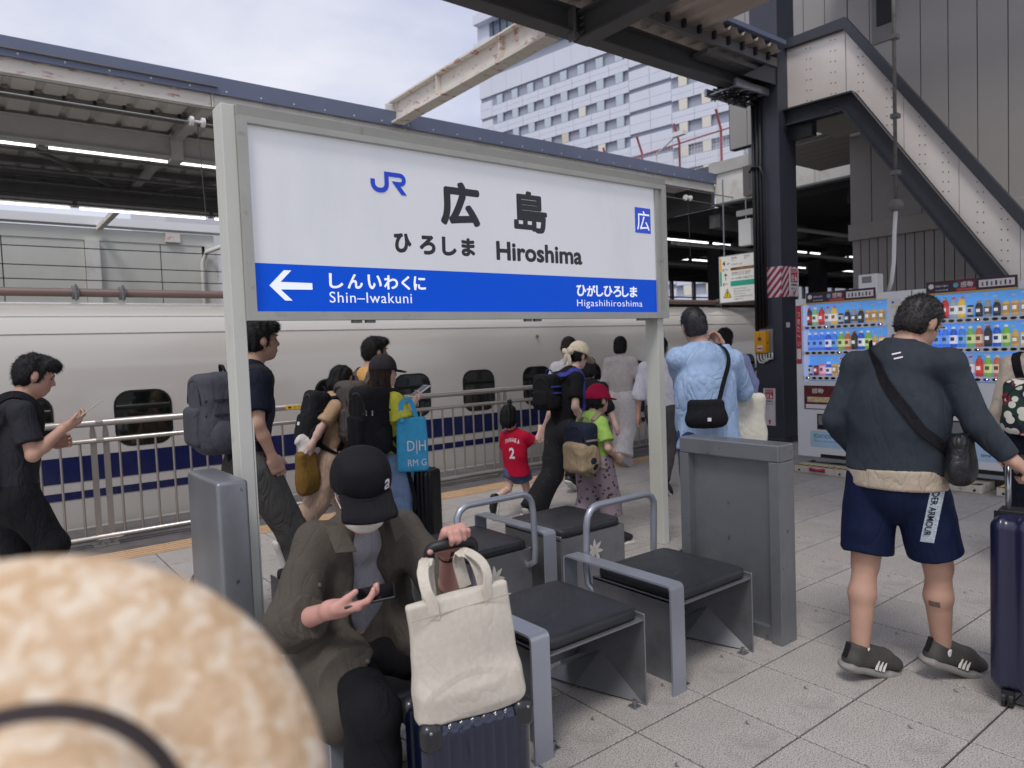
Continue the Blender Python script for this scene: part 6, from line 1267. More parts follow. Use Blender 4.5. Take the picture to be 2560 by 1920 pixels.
def soft_bag(name, label, cat, c, hf, R, m, handles=None, h=.009, wr=(.01, 16), hm=None, rd=.03, taper=.0, hw=.025):
    t = thing(name, label, cat); S = SDF(); c = V3(*c); R = np.array(R); S.box(c, hf, R, min(rd, min(hf)*.95), .02)
    if taper: S.ell(c-R[:, 2]*hf[2]*.45, V3(hf[0]*1.25, hf[1]*1.08, hf[2]*.6), R, .05)
    S.disp = wrinkle(wr[0], wr[1], seed_hash(label) % 991); b = link('bag_body', S.mesh(h, 'bag_body'), m, t)
    for p in (handles or []): ribbon(smooth_path(p, 5), hw, .005, lambda q: np.cross(R[:, 1], (0, 0, 1))+q*0 if False else R[:, 0], 'handle', hm or m, t)
    return t, b
Ry = lambda a: np.array([[math.cos(a), -math.sin(a), 0], [math.sin(a), math.cos(a), 0], [0, 0, 1.0]])
soft_bag('shoulder_bag', 'mustard cloth bag hanging from the woman in beige', 'bag', (1.905, 4.86, .735), V3(.075, .045, .15), Ry(.2), cloth('mustard', Q(122, 92, 44)), taper=1, handles=[[(1.87, 4.86, .86), (1.92, 4.83, .95), (1.95, 4.86, .86)]])
soft_bag('cloth_pouch', 'crumpled white cloth pouch under the slim black backpack', 'pouch', (1.925, 4.88, .92), V3(.085, .05, .075), Ry(.3), cloth('white', Q(208, 204, 200)), wr=(.02, 30), rd=.06)
# ------------------------------------------------------------------ man with brown-grey backpack
J = skel(1.72, 0, (2.42, 5.0), over=dict(head=(2.55, 5.0, 1.565), neck=(2.49, 5.0, 1.43), chest=(2.45, 5.0, 1.2), pelvis=(2.42, 5.0, .9), shR=(2.45, 4.82, 1.36), shL=(2.45, 5.18, 1.36)), walk=.3)
person('man in orange top hidden behind capped woman', J, 'mid', dict(sleeve='short', off=.016), cloth('orange', Q(206, 160, 96)), dict(off=.014), M_greyp, 'fringe', shoe_m=M_blacksh, head_yaw=0) if False else person('man in orange top hidden behind capped woman', J, 'mid', dict(sleeve='short', off=.016), cloth('orange', Q(206, 160, 96)), dict(off=.014), M_greyp, 'fringe', shoe_m=M_blacksh, h=.012)
backpack('brown grey backpack between two black backpacks', (2.26, 4.86, 1.13), (1, 0, 0), .30, .46, .17, cloth('taupe_pack', Q(84, 78, 76), .8), shoulders=[(2.45, 4.82, 1.36), (2.45, 5.18, 1.36)], shirt=J['_top'], tagm=mat('dark_patch', Q(40, 38, 38), .6))
# ------------------------------------------------------------------ woman in yellow blouse and cap
J = skel(1.56, 0, (2.31, 4.35), over=dict(head=(2.275, 4.35, 1.425), neck=(2.255, 4.35, 1.295), chest=(2.29, 4.35, 1.10), pelvis=(2.33, 4.35, .84), shR=(2.275, 4.21, 1.225), shL=(2.275, 4.5, 1.225), elR=(2.30, 4.14, 1.06), wrR=(2.385, 4.2, 1.19), elL=(2.34, 4.55, 1.05), wrL=(2.45, 4.4, 1.16)), walk=.12)
pw = person('woman in yellow blouse and dark cap holding white phone', J, 'pale', dict(sleeve='short', off=.02, slv_r=1.7, hem=-.02), cloth('yellow', Q(190, 188, 70), fold=.6), dict(off=.014, loose=1.1), cloth('jeans', Q(120, 142, 172)), 'long', cap=dict(t=.02, brim_len=.06), cap_m=cloth('cap_grey', Q(52, 50, 54)), hair_m=M_hairb, shoe_m=M_blacksh, fem=True, h=.0095, handspec=dict(R=dict(dir=nrm((.7, .1, .5)), palm=V3(-.4, .4, .8), curl=.6)), top_w=(.01, 40))
phone('white smartphone held by the woman in yellow', (2.475, 4.23, 1.285), (.85, .1, .45), (-.4, -.1, .85), mat('phone_white', Q(230, 230, 232), .3))
bt, bb = backpack('black backpack with white mark on the woman in yellow', (2.15, 4.33, 1.11), (1, 0, 0), .31, .45, .19, M_blackcl, shoulders=[(2.275, 4.21, 1.225), (2.275, 4.5, 1.225)], shirt=J['_top'])
decal_text('≡', bt, bb, M_wr, (2.07, 4.18, 1.17), (.9, -.4, 0), (0, 0, 1), (-.4, -.9, 0), .045, .03, .01); ribbon(smooth_path([(2.25, 4.2, 1.0), (2.3, 4.17, .85), (2.36, 4.17, .62), (2.37, 4.17, .50)], 5), .028, .006, (0, -1, 0), 'loose_strap', M_blackcl, bt)
tt_, tb_ = soft_bag('tote_bag', 'bright blue tote bag with white lettering on arm of woman in yellow', 'bag', (2.325, 4.10, .95), V3(.02, .10, .18), Ry(1.05), cloth('sky_blue', Q(66, 158, 200), fold=.3), handles=[[(2.26, 4.10, 1.10), (2.27, 4.12, 1.22), (2.33, 4.10, 1.23), (2.36, 4.08, 1.10)]], hw=.03)
for s_, z, w_, h_ in (('D|H', .93, .12, .09), ('RM G', .83, .12, .045)): decal_text(s_, tt_, tb_, M_wr, (2.33, 4.05, z), (math.sin(1.05), -math.cos(1.05), 0), (0, 0, 1), (-math.cos(1.05), -math.sin(1.05), 0), w_, h_, .0)
cs = thing('suitcase', 'ribbed black suitcase beside the woman in yellow', 'suitcase', (2.47, 4.32, 0)); sS = SDF(); sS.box(V3(0, 0, .41), V3(.085, .16, .34), Ry(.5), .04, .02); sS.disp = lambda P: .006*np.sin((P[:, 0]*math.cos(.5)+P[:, 1]*math.sin(.5))*0+(-P[:, 0]*math.sin(.5)+P[:, 1]*math.cos(.5))*200); link('shell', sS.mesh(.008, 'shell'), mat('black_shell', Q(22, 22, 24), .35), cs)
for a, b in ((-.07, -.1), (.07, -.1), (-.07, .1), (.07, .1)): mb = MB(); mb.tube([(a, b-.012, .03), (a, b+.012, .03)], .03, 10); mb.build('wheel', M_blacksh, cs)
# ------------------------------------------------------------------ girl in red jersey
J = skel(1.06, 0.15, (3.96, 5.1), over=dict(head=(3.905, 5.1, .945), neck=(3.935, 5.1, .815), chest=(3.95, 5.1, .66), pelvis=(3.96, 5.1, .46), shR=(4.0, 5.01, .75), shL=(3.93, 5.2, .75), elR=(4.09, 4.99, .69), wrR=(4.19, 5.02, .775), elL=(3.97, 5.26, .62), wrL=(4.05, 5.27, .55), hipR=(3.99, 5.06, .44), hipL=(3.95, 5.15, .44), knR=(4.045, 5.05, .22), anR=(4.03, 5.05, .06), toR=(4.12, 5.06, .03), knL=(3.9, 5.15, .27), anL=(3.735, 5.15, .205), toL=(3.72, 5.15, .11)), head_yaw=.1); J['kid'] = 1.38
M_redj = cloth('red_jersey', Q(176, 18, 52), fold=.3)
gp = person('little girl in red jersey numbered 2 reaching out', J, 'pale', dict(sleeve='short', off=.022, slv_r=1.5, hem=-.06, loose=1.1, flare=.03), M_redj, dict(kind='mini', off=.016, loose=1.15), cloth('denim', Q(70, 88, 122)), 'topknot', shoe_m=M_blacksh, h=.008, handspec=dict(R=dict(curl=1.1, sz=1.1)))
nb = nrm((-.85, -.55, 0)); gx = nrm((.55, -.85, 0)); gt = J['_top']
decal_text('2', gp, gt, M_wr, (3.93, 5.08, .615), gx, (0, 0, 1), nb, .055, .10, .03); 
for i, ch in enumerate('TANAKA'): a = (i-2.5)/2.5; decal_text(ch, gp, gt, M_wr, V3(3.93, 5.08, .735-.018*a*a)+gx*a*.062, gx, V3(0, 0, 1)+gx*(-.0*a), nb, .019, .036, .02)
# ------------------------------------------------------------------ woman in beige cap, black tee and dotted trousers
J = skel(1.60, 0, (4.1, 4.55), over=dict(head=(4.265, 4.55, 1.465), neck=(4.185, 4.55, 1.355), chest=(4.12, 4.55, 1.14), pelvis=(4.09, 4.55, .87), shR=(4.085, 4.39, 1.275), shL=(4.16, 4.72, 1.275), elR=(3.985, 4.31, 1.05), wrR=(4.09, 4.33, .92), elL=(4.22, 4.86, 1.0), wrL=(4.14, 4.90, .82), hipR=(4.09, 4.47, .83), hipL=(4.09, 4.63, .83), knR=(4.25, 4.46, .45), anR=(4.36, 4.46, .08), toR=(4.52, 4.46, .05), knL=(3.98, 4.62, .46), anL=(3.74, 4.62, .17), toL=(3.80, 4.62, .04)), head_pitch=-.35)
M_dotp = mat('cloth_dotted_black', Q(20, 20, 26), .8, speck=Q(190, 190, 196), speck_scale=110, speck_t=(.26, .28), fold=.3, fscale=7)
pc = person('woman in cream cap and black tee walking by red jersey girl', J, 'pale', dict(sleeve='short', off=.018, hem=-.03), M_blackcl, dict(off=.022, loose=1.35, hemr=1.9), M_dotp, 'short', cap=dict(t=.024, brim_len=.07), cap_m=cloth('cream_cap', Q(206, 194, 172)), shoe_m=M_blacksh, fem=True, h=.0095, handspec=dict(L=dict(dir=nrm((-.35, 0, -.9)), palm=V3(-.8, -.2, .3), curl=.2, spread=.3)))
mb = MB(); R_ = J['HR']; hb = J['head']-R_[:, 0]*.125+R_[:, 2]*.02
for sd in (1, -1): mb.ell(hb+V3(-.01, sd*.035, -.02), (.02, .04, .028), Matrix.Rotation(sd*.5, 3, 'X')); mb.ell(hb+V3(-.02, sd*.025, -.085), (.01, .022, .055), Matrix.Rotation(sd*.25, 3, 'X'))
mb.ell(hb, (.018, .016, .018)); mb.build('cap_bow', cloth('cream_cap'), pc, smooth=True)
backpack('small black backpack with blue strap on woman in cream cap', (3.95, 4.62, 1.17), (1, 0, 0), .26, .30, .13, M_blackcl, shoulders=[(4.085, 4.39, 1.275)], shirt=J['_top'], strap_m=cloth('blue_strap', Q(64, 70, 150)))
# ------------------------------------------------------------------ boy with red cap
J = skel(1.30, 0, (3.78, 3.9), over=dict(head=(3.845, 3.9, 1.135), neck=(3.78, 3.9, 1.03), chest=(3.765, 3.9, .86), pelvis=(3.785, 3.9, .64), shR=(3.745, 3.78, .965), shL=(3.80, 4.02, .965), elR=(3.745, 3.71, .79), wrR=(3.865, 3.735, .71)), walk=.2, phase=-1); J['kid'] = 1.2
pb_ = person('boy in red cap and lime tee with backpack', J, 'light', dict(sleeve='short', off=.022, slv_r=1.4, hem=-.06, loose=1.08), cloth('lime', Q(150, 186, 92), fold=.3), dict(kind='capri', off=.02, loose=1.25, hemr=1.3), dots_mat('dotted_shorts', Q(138, 122, 130), Q(60, 48, 58), 26, .3), 'short', cap=dict(t=.022, brim_len=.075), cap_m=cloth('crimson_cap', Q(170, 22, 64), fold=.1), shoe_m=M_blacksh, h=.0085)
R_ = J['HR']; cpb = [o for o in pb_.children if o.name.startswith('cap')][0]; decal_text('C', pb_, cpb, M_wr, J['head']+R_[:, 2]*.075, -R_[:, 1], R_[:, 2], R_[:, 0], .03, .035, .02, reach=.3) if False else decal_text('C', pb_, cpb, M_wr, J['head']+R_[:, 2]*.08, -R_[:, 1], R_[:, 2], R_[:, 0], .03, .035, .02)
ribbon(smooth_path([V3(3.75, 3.83, 1.04), V3(3.80, 3.84, 1.02), V3(3.85, 3.87, .98), V3(3.86, 3.9, .92)], 5), .012, .004, lambda p: p-V3(3.77, 3.9, .9), 'lanyard', M_wr, pb_)
bt, bb = backpack('navy and khaki childs backpack on boy in lime tee', (3.63, 3.87, .80), (1, 0, 0), .25, .36, .15, cloth('navy_pack', Q(36, 42, 58)), shoulders=[(3.745, 3.78, .965), (3.80, 4.02, .965)], shirt=J['_top'], strap_m=cloth('khaki_strap', Q(146, 132, 112)), pocket=False)
P_ = SDF(); P_.box(V3(3.575, 3.86, .73), V3(.06, .115, .115), Ry(0), .04, .02); P_.ell(V3(3.63, 3.755, .72), V3(.07, .03, .11), None, .02); P_.disp = wrinkle(.006, 25, 8); link('khaki_pocket', P_.mesh(.009, 'pocket'), cloth('khaki', Q(150, 132, 106)), bt)
# ------------------------------------------------------------------ background walkers
J = skel(1.66, 0.3, (5.2, 5.7), walk=.2); person('person with brown bun behind the woman in cream cap', J, 'pale', dict(sleeve='short', off=.016), cloth('white2', Q(200, 198, 200)), dict(off=.02), M_blackcl, 'bun', hair_m=M_hairb, shoe_m=M_blacksh, fem=True, h=.0125)
J = skel(1.45, 0.2, (4.66, 4.85), walk=.2, over=dict(elR=(4.72, 4.66, .97), wrR=(4.74, 4.6, .83))); person('short person in black beyond the boy in red cap', J, 'pale', dict(sleeve='elbow', off=.016), M_blackcl, dict(off=.02), M_blackcl, 'bob', shoe_m=M_blacksh, fem=True, h=.0125)
J = skel(1.66, 0.25, (6.68, 6.35), walk=.18, over=dict(wrR=(6.93, 6.12, .80), elR=(6.80, 6.10, 1.03))); person('woman in pale sweater and wide white trousers near railing', J, 'pale', dict(sleeve='long', off=.02, hem=-.05), cloth('pale_sweater', Q(198, 190, 186)), dict(off=.025, loose=1.3, hemr=2.0), cloth('white_trousers', Q(216, 212, 210)), 'bob', shoe_m=mat('white_shoe', Q(200, 198, 196), .5), fem=True, h=.0125)
J = skel(1.68, 0.45, (6.1, 4.36), walk=.1, over=dict(elR=(6.30, 4.18, 1.12), wrR=(6.36, 4.22, .93))); person('man in lavender shirt standing behind the white tote', J, 'mid', dict(sleeve='long', off=.016, hem=-.02, collar=True), cloth('lavender', Q(150, 158, 200), fold=.5), dict(off=.014), cloth('khaki_trousers', Q(112, 104, 92)), 'short', shoe_m=M_blacksh, h=.0115)
J = skel(1.62, 0.4, (5.72, 4.88), walk=.3, phase=1); person('person in white shirt and dark trousers just right of sign post', J, 'mid', dict(sleeve='elbow', off=.022), cloth('white3', Q(206, 204, 214)), dict(off=.016), cloth('dark_grey_trousers', Q(74, 70, 72)), 'short', shoe_m=M_blacksh, h=.0125)
# ------------------------------------------------------------------ man in light blue shirt with both hands up
J = skel(1.78, 1.0, (3.88, 3.0), over=dict(head=(3.84, 3.05, 1.66), neck=(3.85, 3.0, 1.52), chest=(3.87, 3.0, 1.27), pelvis=(3.90, 3.0, .96), shL=(3.72, 3.10, 1.44), shR=(4.04, 2.90, 1.42), elR=(4.20, 2.93, 1.20), wrR=(4.27, 3.14, 1.51), elL=(3.97, 3.25, 1.24), wrL=(4.2, 3.24, 1.42)), wide=1.06)
J['arm'] = .82; M_lblue = cloth('light_blue_shirt', Q(156, 180, 212), fold=1.0, fscale=5.0)
pb2 = person('man in light blue shirt raising his hands to take a picture', J, 'mid', dict(sleeve='long', off=.03, hem=-.10, loose=1.08, collar=True, flare=.02), M_lblue, dict(off=.014), cloth('dark_denim', Q(46, 66, 104)), 'crew', hair_m=mat('hair_greying', Q(40, 38, 42), .5, var=.5, vscale=90, bump=.4, bscale=200), shoe_m=M_blacksh, h=.009, handspec=dict(R=dict(dir=nrm((-.1, .5, .85)), palm=V3(-.9, .3, 0), curl=.7)), top_w=(.011, 22))
mb = MB(); mb.tube([(4.262, 3.125, 1.48), (4.268, 3.145, 1.52)], .037, 12); mb.build('wrist_band', M_blackcl, pb2, smooth=True); pb2.location = (.06, -.02, 0)
sb_, sbb = soft_bag('shoulder_bag', 'black shoulder bag across the back of light blue shirt', 'bag', (3.735, 2.82, 1.10), V3(.04, .12, .085), Ry(1.0), M_blackcl, taper=1, rd=.03)
ribbon(smooth_path([V3(3.81, 2.785, 1.14), V3(3.88, 2.79, 1.28), V3(3.955, 2.80, 1.42), V3(4.0, 2.87, 1.51), V3(4.01, 2.97, 1.53)], 6), .035, .006, lambda p: p-V3(3.87, 3.05, 1.2), 'strap', M_blackcl, sb_)
decal_text('■', sb_, sbb, M_wr, (3.71, 2.79, 1.06), (math.cos(-.57), math.sin(-.57), 0), (0, 0, 1), (-.54, -.84, 0), .024, .022)
tw, twb = soft_bag('tote_bag', 'cream canvas tote hanging from the arm in light blue shirt', 'bag', (4.33, 2.98, .98), V3(.035, .165, .19), Ry(.85), cloth('cream_canvas', Q(206, 202, 188), fold=.6, fscale=4), taper=1, wr=(.02, 14), handles=[[(4.17, 3.06, 1.14), (4.19, 3.0, 1.24), (4.23, 2.96, 1.25), (4.31, 2.98, 1.14)], [(4.20, 3.0, 1.14), (4.22, 2.93, 1.24), (4.28, 2.9, 1.22), (4.40, 2.92, 1.14)]], hw=.03)
# ------------------------------------------------------------------ standing man in shorts
J = skel(1.80, 0.0, (3.35, 1.48), over=dict(head=(3.44, 1.42, 1.60), neck=(3.375, 1.465, 1.505), chest=(3.35, 1.48, 1.25), pelvis=(3.34, 1.485, .955), shL=(3.36, 1.665, 1.415), shR=(3.36, 1.275, 1.425), elL=(3.31, 1.74, 1.16), wrL=(3.45, 1.69, .96), elR=(3.37, 1.165, 1.17), wrR=(3.41, 1.07, 1.035), hipL=(3.33, 1.585, .90), hipR=(3.35, 1.39, .90), knL=(3.30, 1.605, .515), anL=(3.225, 1.60, .115), toL=(3.385, 1.545, .05), knR=(3.42, 1.345, .53), anR=(3.49, 1.36, .13), toR=(3.64, 1.29, .055)), wide=1.14, head_pitch=-.5, head_yaw=-.3)
J['arm'] = .8; M_jkt = cloth('slate_jacket', Q(50, 56, 64), .8, fold=.5, fscale=3.5, bump=.15); M_shorts = cloth('navy_shorts', Q(12, 24, 54), .7, fold=.4, fscale=4)
ms = person('tall man in slate jacket and navy shorts seen from behind', J, 'tan', dict(sleeve='long', off=.014, hem=.0, collar=True, loose=1.12), M_jkt, dict(kind='shorts', off=.012, loose=1.04, hemr=1.42, waist=.04, shl=.84), M_shorts, 'crew', hair_m=mat('hair_dark_brown', Q(28, 24, 24), .5, var=.4, vscale=80, bump=.5, bscale=200, stretch=(1, 1, .3)), h=.008, handspec=dict(R=dict(dir=nrm((.35, -.45, -.5)), palm=V3(-.1, .5, -.8), curl=1.0)), top_w=(.008, 17), shoe_m=None)
S = SDF(); up = V3(0, 0, 1); S.limb(J['pelvis']+up*.02, J['pelvis']-up*.07, .207, .212, .01, fa=True, fb=True, sq=(V3(1, 0, 0), .71)); link('undershirt', S.mesh(.01, 'undershirt'), cloth('sand_tee', Q(176, 162, 144)), ms)
so_ = [o for o in ms.children if o.name.startswith('shorts')][0]
nb = nrm((-1, -.35, 0)); gx = nrm((.33, -1, 0)); gxx = V3(-.33, .94, 0)
pt = patch(ms, so_, mat('reflective_stripe', Q(168, 178, 186), .4, var=.5, vscale=160), (3.22, 1.287, .80), nrm((.3, -.9, .0)), nrm((0.02, .2, -.98)) * -1, nb, .052, .27, name='side_stripe')
decal_text('UNDER ARMOUR', ms, so_, M_navycl, (3.215, 1.287, .815), nrm((-.02, .2, -.98)), nrm((.3, -.9, 0)), nb, .24, .026, .012, off=.005)
for n, dz in (('L', 0), ('R', 0)):
    o = shoe_parts(J, n, mat('trail_shoe_grey', Q(66, 64, 60), .7, var=.12, vscale=40, bump=.3, bscale=300), ms, mat('trail_sole', Q(136, 132, 128), .6), .006)
    an, to = J['an'+n], J['to'+n]; d = nrm(to-an); lat = nrm(np.cross((0, 0, 1), d))
    for k in range(3):
        for sd in (1, -1): T = [an+d*(.05+.022*k)+lat*sd*.046+V3(0, 0, -.045), an+d*(.075+.022*k)+lat*sd*.04+V3(0, 0, 0.0)]; mb = MB(); mb.tube([tuple(x) for x in T], .006, 6); mb.build('side_stripe', mat('stripe_pale', Q(206, 204, 198), .5), o)
    mb = MB()
    for k in range(4): c = an+d*(.05+.02*k)+V3(0, 0, .038-.012*k); mb.tube([tuple(c+lat*.022), tuple(c+V3(0, 0, .006)), tuple(c-lat*.022)], .0035, 5)
    mb.build('laces', M_blacksh, o); mb = MB(); mb.box((-.004, -.011, -.03), (.004, .011, .035)); q = mb.build('heel_tab', M_blacksh, o); q.matrix_world = Matrix.Translation(an-d*.072*1.1-V3(0, 0, -.005)) @ Matrix(frame(d).tolist()).to_4x4()
S = SDF(); S.limb(J['anL']-V3(0, 0, .02), J['anL']+(J['knL']-J['anL'])*.1, .041, .041, .01, fb=True); link('sock', S.mesh(.007, 'sock'), cloth('white_sock', Q(220, 220, 222)), ms)
S = SDF(); S.limb(J['anR']-V3(0, 0, .02), J['anR']+(J['knR']-J['anR'])*.06, .041, .041, .01, fb=True); link('sock', S.mesh(.007, 'sock'), cloth('white_sock'), ms)
bd = [o for o in ms.children if o.name.startswith('body')][0]; patch(ms, bd, mat('calf_tattoo', Q(104, 84, 72), .6, var=.3, vscale=60), (3.40, 1.35, .375), (.2, -1, 0), (0, 0, 1), (-1, -.2, 0), .045, .026, .0012, 'tattoo')
jk = J['_top']
for dz in (0, -.02): decal_text('▬', ms, jk, M_wr, (3.15, 1.435+dz*.5, 1.49+dz), (.1, -1, .25), (0, 0, 1), (-1, -.1, .15), .035, .007)
cb_, cbb = soft_bag('shoulder_bag', 'black crossbody bag at the hip of the man in shorts', 'bag', (3.33, 1.225, 1.03), V3(.075, .042, .10), Ry(.15), mat('nylon_black', Q(20, 20, 24), .45, fold=.6, fscale=10), taper=1, wr=(.014, 24), rd=.045)
JT = BVHTree.FromPolygons([v.co.copy() for v in jk.data.vertices], [tuple(p.vertices) for p in jk.data.polygons])
pp = [V3(3.36, 1.60, 1.52), V3(3.30, 1.585, 1.50), V3(3.25, 1.545, 1.45), V3(3.2, 1.49, 1.38), V3(3.17, 1.43, 1.31), V3(3.16, 1.36, 1.23), V3(3.18, 1.29, 1.15), V3(3.24, 1.235, 1.10), V3(3.27, 1.20, 1.07)]
pth = []
for p in smooth_path(pp, 4):
    hit = JT.find_nearest(Vector(p)); q = hit[0]+hit[1]*.006 if hit[0] is not None else Vector(p); pth.append(np.array(q))
ribbon(pth, .042, .006, lambda p: p-V3(3.36, 1.47, p[2]), 'strap', M_blackcl, cb_)
ms.location = (-.085, -.035, -.004); cb_.location = (-.085, -.035, 0)
# ------------------------------------------------------------------ woman at the right edge
J = skel(1.66, 0.2, (5.17, 1.42), walk=.15); wr_ = person('woman in beige top and dark skirt at the right edge', J, 'pale', dict(sleeve='long', off=.02), cloth('sand_top', Q(188, 174, 158)), dict(off=.03, loose=1.5, hemr=2.4), M_navycl, 'bob', shoe_m=mat('white_shoe'), fem=True, h=.0115)
fb_, _ = backpack('floral backpack of white and green circles at right edge', (5.0, 1.45, 1.09), (1, .1, 0), .26, .33, .15, dots_mat('floral_print', Q(18, 54, 42), Q(214, 210, 196), 17, .42, (Q(20, 24, 44), Q(140, 24, 52))), shoulders=[(5.16, 1.25, 1.33), (5.16, 1.59, 1.33)], shirt=J['_top'], strap_m=M_blackcl, pocket=False)
# ------------------------------------------------------------------ navy trolley case at the right
M_case = mat('navy_gloss_shell', Q(26, 28, 58), .3, coat=.4, var=.06, vscale=6)
rc = thing('suitcase', 'glossy navy suitcase held by the man in shorts at right edge', 'suitcase', (3.46, .885, 0), .15)
S = SDF(); S.box(V3(0, 0, .43), V3(.14, .24, .365), None, .055, .02)
S.disp = lambda P: .006*np.clip(np.cos((P[:, 1])*2*math.pi/.11)*2.2, -1, 1)*(np.abs(P[:, 0]) > .10)
link('shell', S.mesh(.008, 'shell'), M_case, rc)
mb = MB(); mb.box((-.004, -.243, .075), (.004, .243, .79)); mb.build('zip_seam', M_blacksh, rc)
for y in (.03, .19): mb = MB(); mb.tube([(-.02, y, .74), (-.02, y, 1.01)], .011, 10); mb.build('trolley_tube', mat('trolley_alu', Q(170, 172, 178), .25, metal=.8), rc, smooth=True)
mb = MB(); mb.box((-.04, .005, 1.0), (0.0, .215, 1.035)); mb.build('trolley_grip', M_blacksh, rc, bevel=.01); mb = MB(); mb.box((-.06, .0, .78), (.03, .22, .81)); mb.build('handle_well', M_blacksh, rc, bevel=.006)
for a in (-.10, .10):
    for b in (-.18, .18): mb = MB(); mb.tube([(a, b-.02, .032), (a, b-.006, .032)], .032, 12); mb.tube([(a, b+.006, .032), (a, b+.02, .032)], .032, 12); mb.box((a-.02, b-.022, .03), (a+.02, b+.022, .075)); mb.build('wheel', M_blacksh, rc)
# ================================================================== SEATED MAN, HIS TOTE AND SUITCASE
J = skel(1.72, -math.pi/2, (1.04, 2.36), over=dict(pelvis=(1.05, 2.37, .52), chest=(1.075, 2.33, .78), neck=(1.05, 2.235, .985), head=(1.01, 2.125, 1.12),
    shR=(.905, 2.27, .925), shL=(1.245, 2.285, .915), elR=(.785, 2.205, .705), wrR=(.83, 1.985, .80), elL=(1.29, 2.06, .70), wrL=(1.148, 1.835, .945),
    hipR=(.965, 2.33, .50), hipL=(1.135, 2.33, .50), knR=(.895, 1.885, .50), anR=(.875, 1.83, .10), toR=(.86, 1.68, .05), knL=(1.30, 1.97, .49), anL=(1.33, 2.0, .10), toL=(1.34, 1.86, .05)), wide=1.0, head_yaw=-.28, head_pitch=-.30)
hs = dict(R=dict(dir=nrm((.80, -.58, .10)), palm=nrm((.15, .2, .95)), curl=.42, sz=1.04, spread=.1, thumb=(.8, .25, .55)), L=dict(dir=nrm((-.06, -.55, .83)), palm=nrm((0, -.83, -.55)), curl=1.05, sz=1.04, spread=.04, thumb=(.2, .9, .25)))
sm = thing('person', 'seated man in black cap and olive overshirt looking at his phone', 'person', (0, 0, 0), 0, 'people on the platform')
bsd = body_sdf(J, False, True, True, hs); body = link('body', bsd.mesh(.0062, 'body'), SK['seated'], sm)
M_tee = cloth('heather_grey', Q(148, 148, 154), .9, var=.12, vs=220, fold=.5, fscale=6); M_over = cloth('olive_linen', Q(84, 78, 71), .9, var=.14, vs=260, bump=.5, bs=700, fold=.6, fscale=5.5)
S = top_sdf(J, sleeve='none', off=.008, hem=-.09, loose=1.16); S.disp = wrinkle(.008, 20, 4); link('tee_shirt', S.mesh(.009, 'tee'), M_tee, sm)
S = pants_sdf(J, off=.016, loose=1.08); S.disp = wrinkle(.008, 26, 9); link('trousers', S.mesh(.009, 'trousers'), cloth('black_trousers', Q(22, 22, 26), fold=.5), sm)
# open overshirt: wide body and rolled sleeves, a wedge cut away at the front
s = J['s']; up = nrm(J['neck']-J['pelvis']); F = V3(0, -1, 0); Ft = nrm(F-np.dot(F, up)*up); S = SDF()
S.limb(J['chest']-up*.02, J['pelvis']-up*.035, .188, .222, .03, fb=True, sq=(Ft, .74)); S.limb(J['chest']-up*.05, J['chest']+(J['neck']-J['chest'])*.62, .185, .125, .06, sq=(Ft, .72))
S.limb(J['neck']-up*.06, J['neck']+up*.0, .105, .082, .03, fb=True)
for n in 'LR':
    S.limb(J['chest']+(J['neck']-J['chest'])*.62, J['sh'+n], .076, .062, .05); S.limb(J['sh'+n], J['el'+n], .062, .078, .04)
    a = J['el'+n]; b = J['wr'+n]; S.limb(a, a+(b-a)*.30, .077, .07, .03, fb=True)
S.limb(V3(.945, 2.30, .56), V3(.895, 2.02, .555), .105, .10, .05, fb=True); S.limb(V3(.88, 2.22, .55), V3(.85, 2.02, .46), .075, .08, .05)   # tail over the thigh
S.limb(V3(1.17, 2.30, .56), V3(1.24, 2.06, .56), .10, .09, .05, fb=True)
ft = lambda a, b, w: None
c0 = J['neck']+Ft*.10-up*.05; c1 = J['pelvis']+Ft*.19+up*.06
S.limb(J['neck']+Ft*.11-up*.0, J['chest']+Ft*.15-up*.02+V3(-.015, 0, 0), .062, .074, .01, op='s'); S.limb(J['chest']+Ft*.15-up*.02+V3(-.015, 0, 0), V3(1.03, 2.15, .52), .074, .09, .01, op='s'); S.limb(V3(1.03, 2.16, .58), V3(1.04, 1.95, .56), .08, .10, .01, op='s')
S.disp = wrinkle(.014, 19, 21, 3); ov = link('overshirt', S.mesh(.0085, 'overshirt'), M_over, sm)
for n in 'LR':   # rolled cuffs
    a = J['el'+n]; b = J['wr'+n]; d = nrm(b-a); C = SDF(); C.limb(a+d*.055, a+d*.10, .078, .072, .008, fa=True, fb=True); C.limb(a+d*.07, a+d*.118, .072, .067, .008, fa=True, fb=True); C.disp = wrinkle(.006, 40, 3); link('rolled_cuff', C.mesh(.007, 'cuff'), M_over, sm)
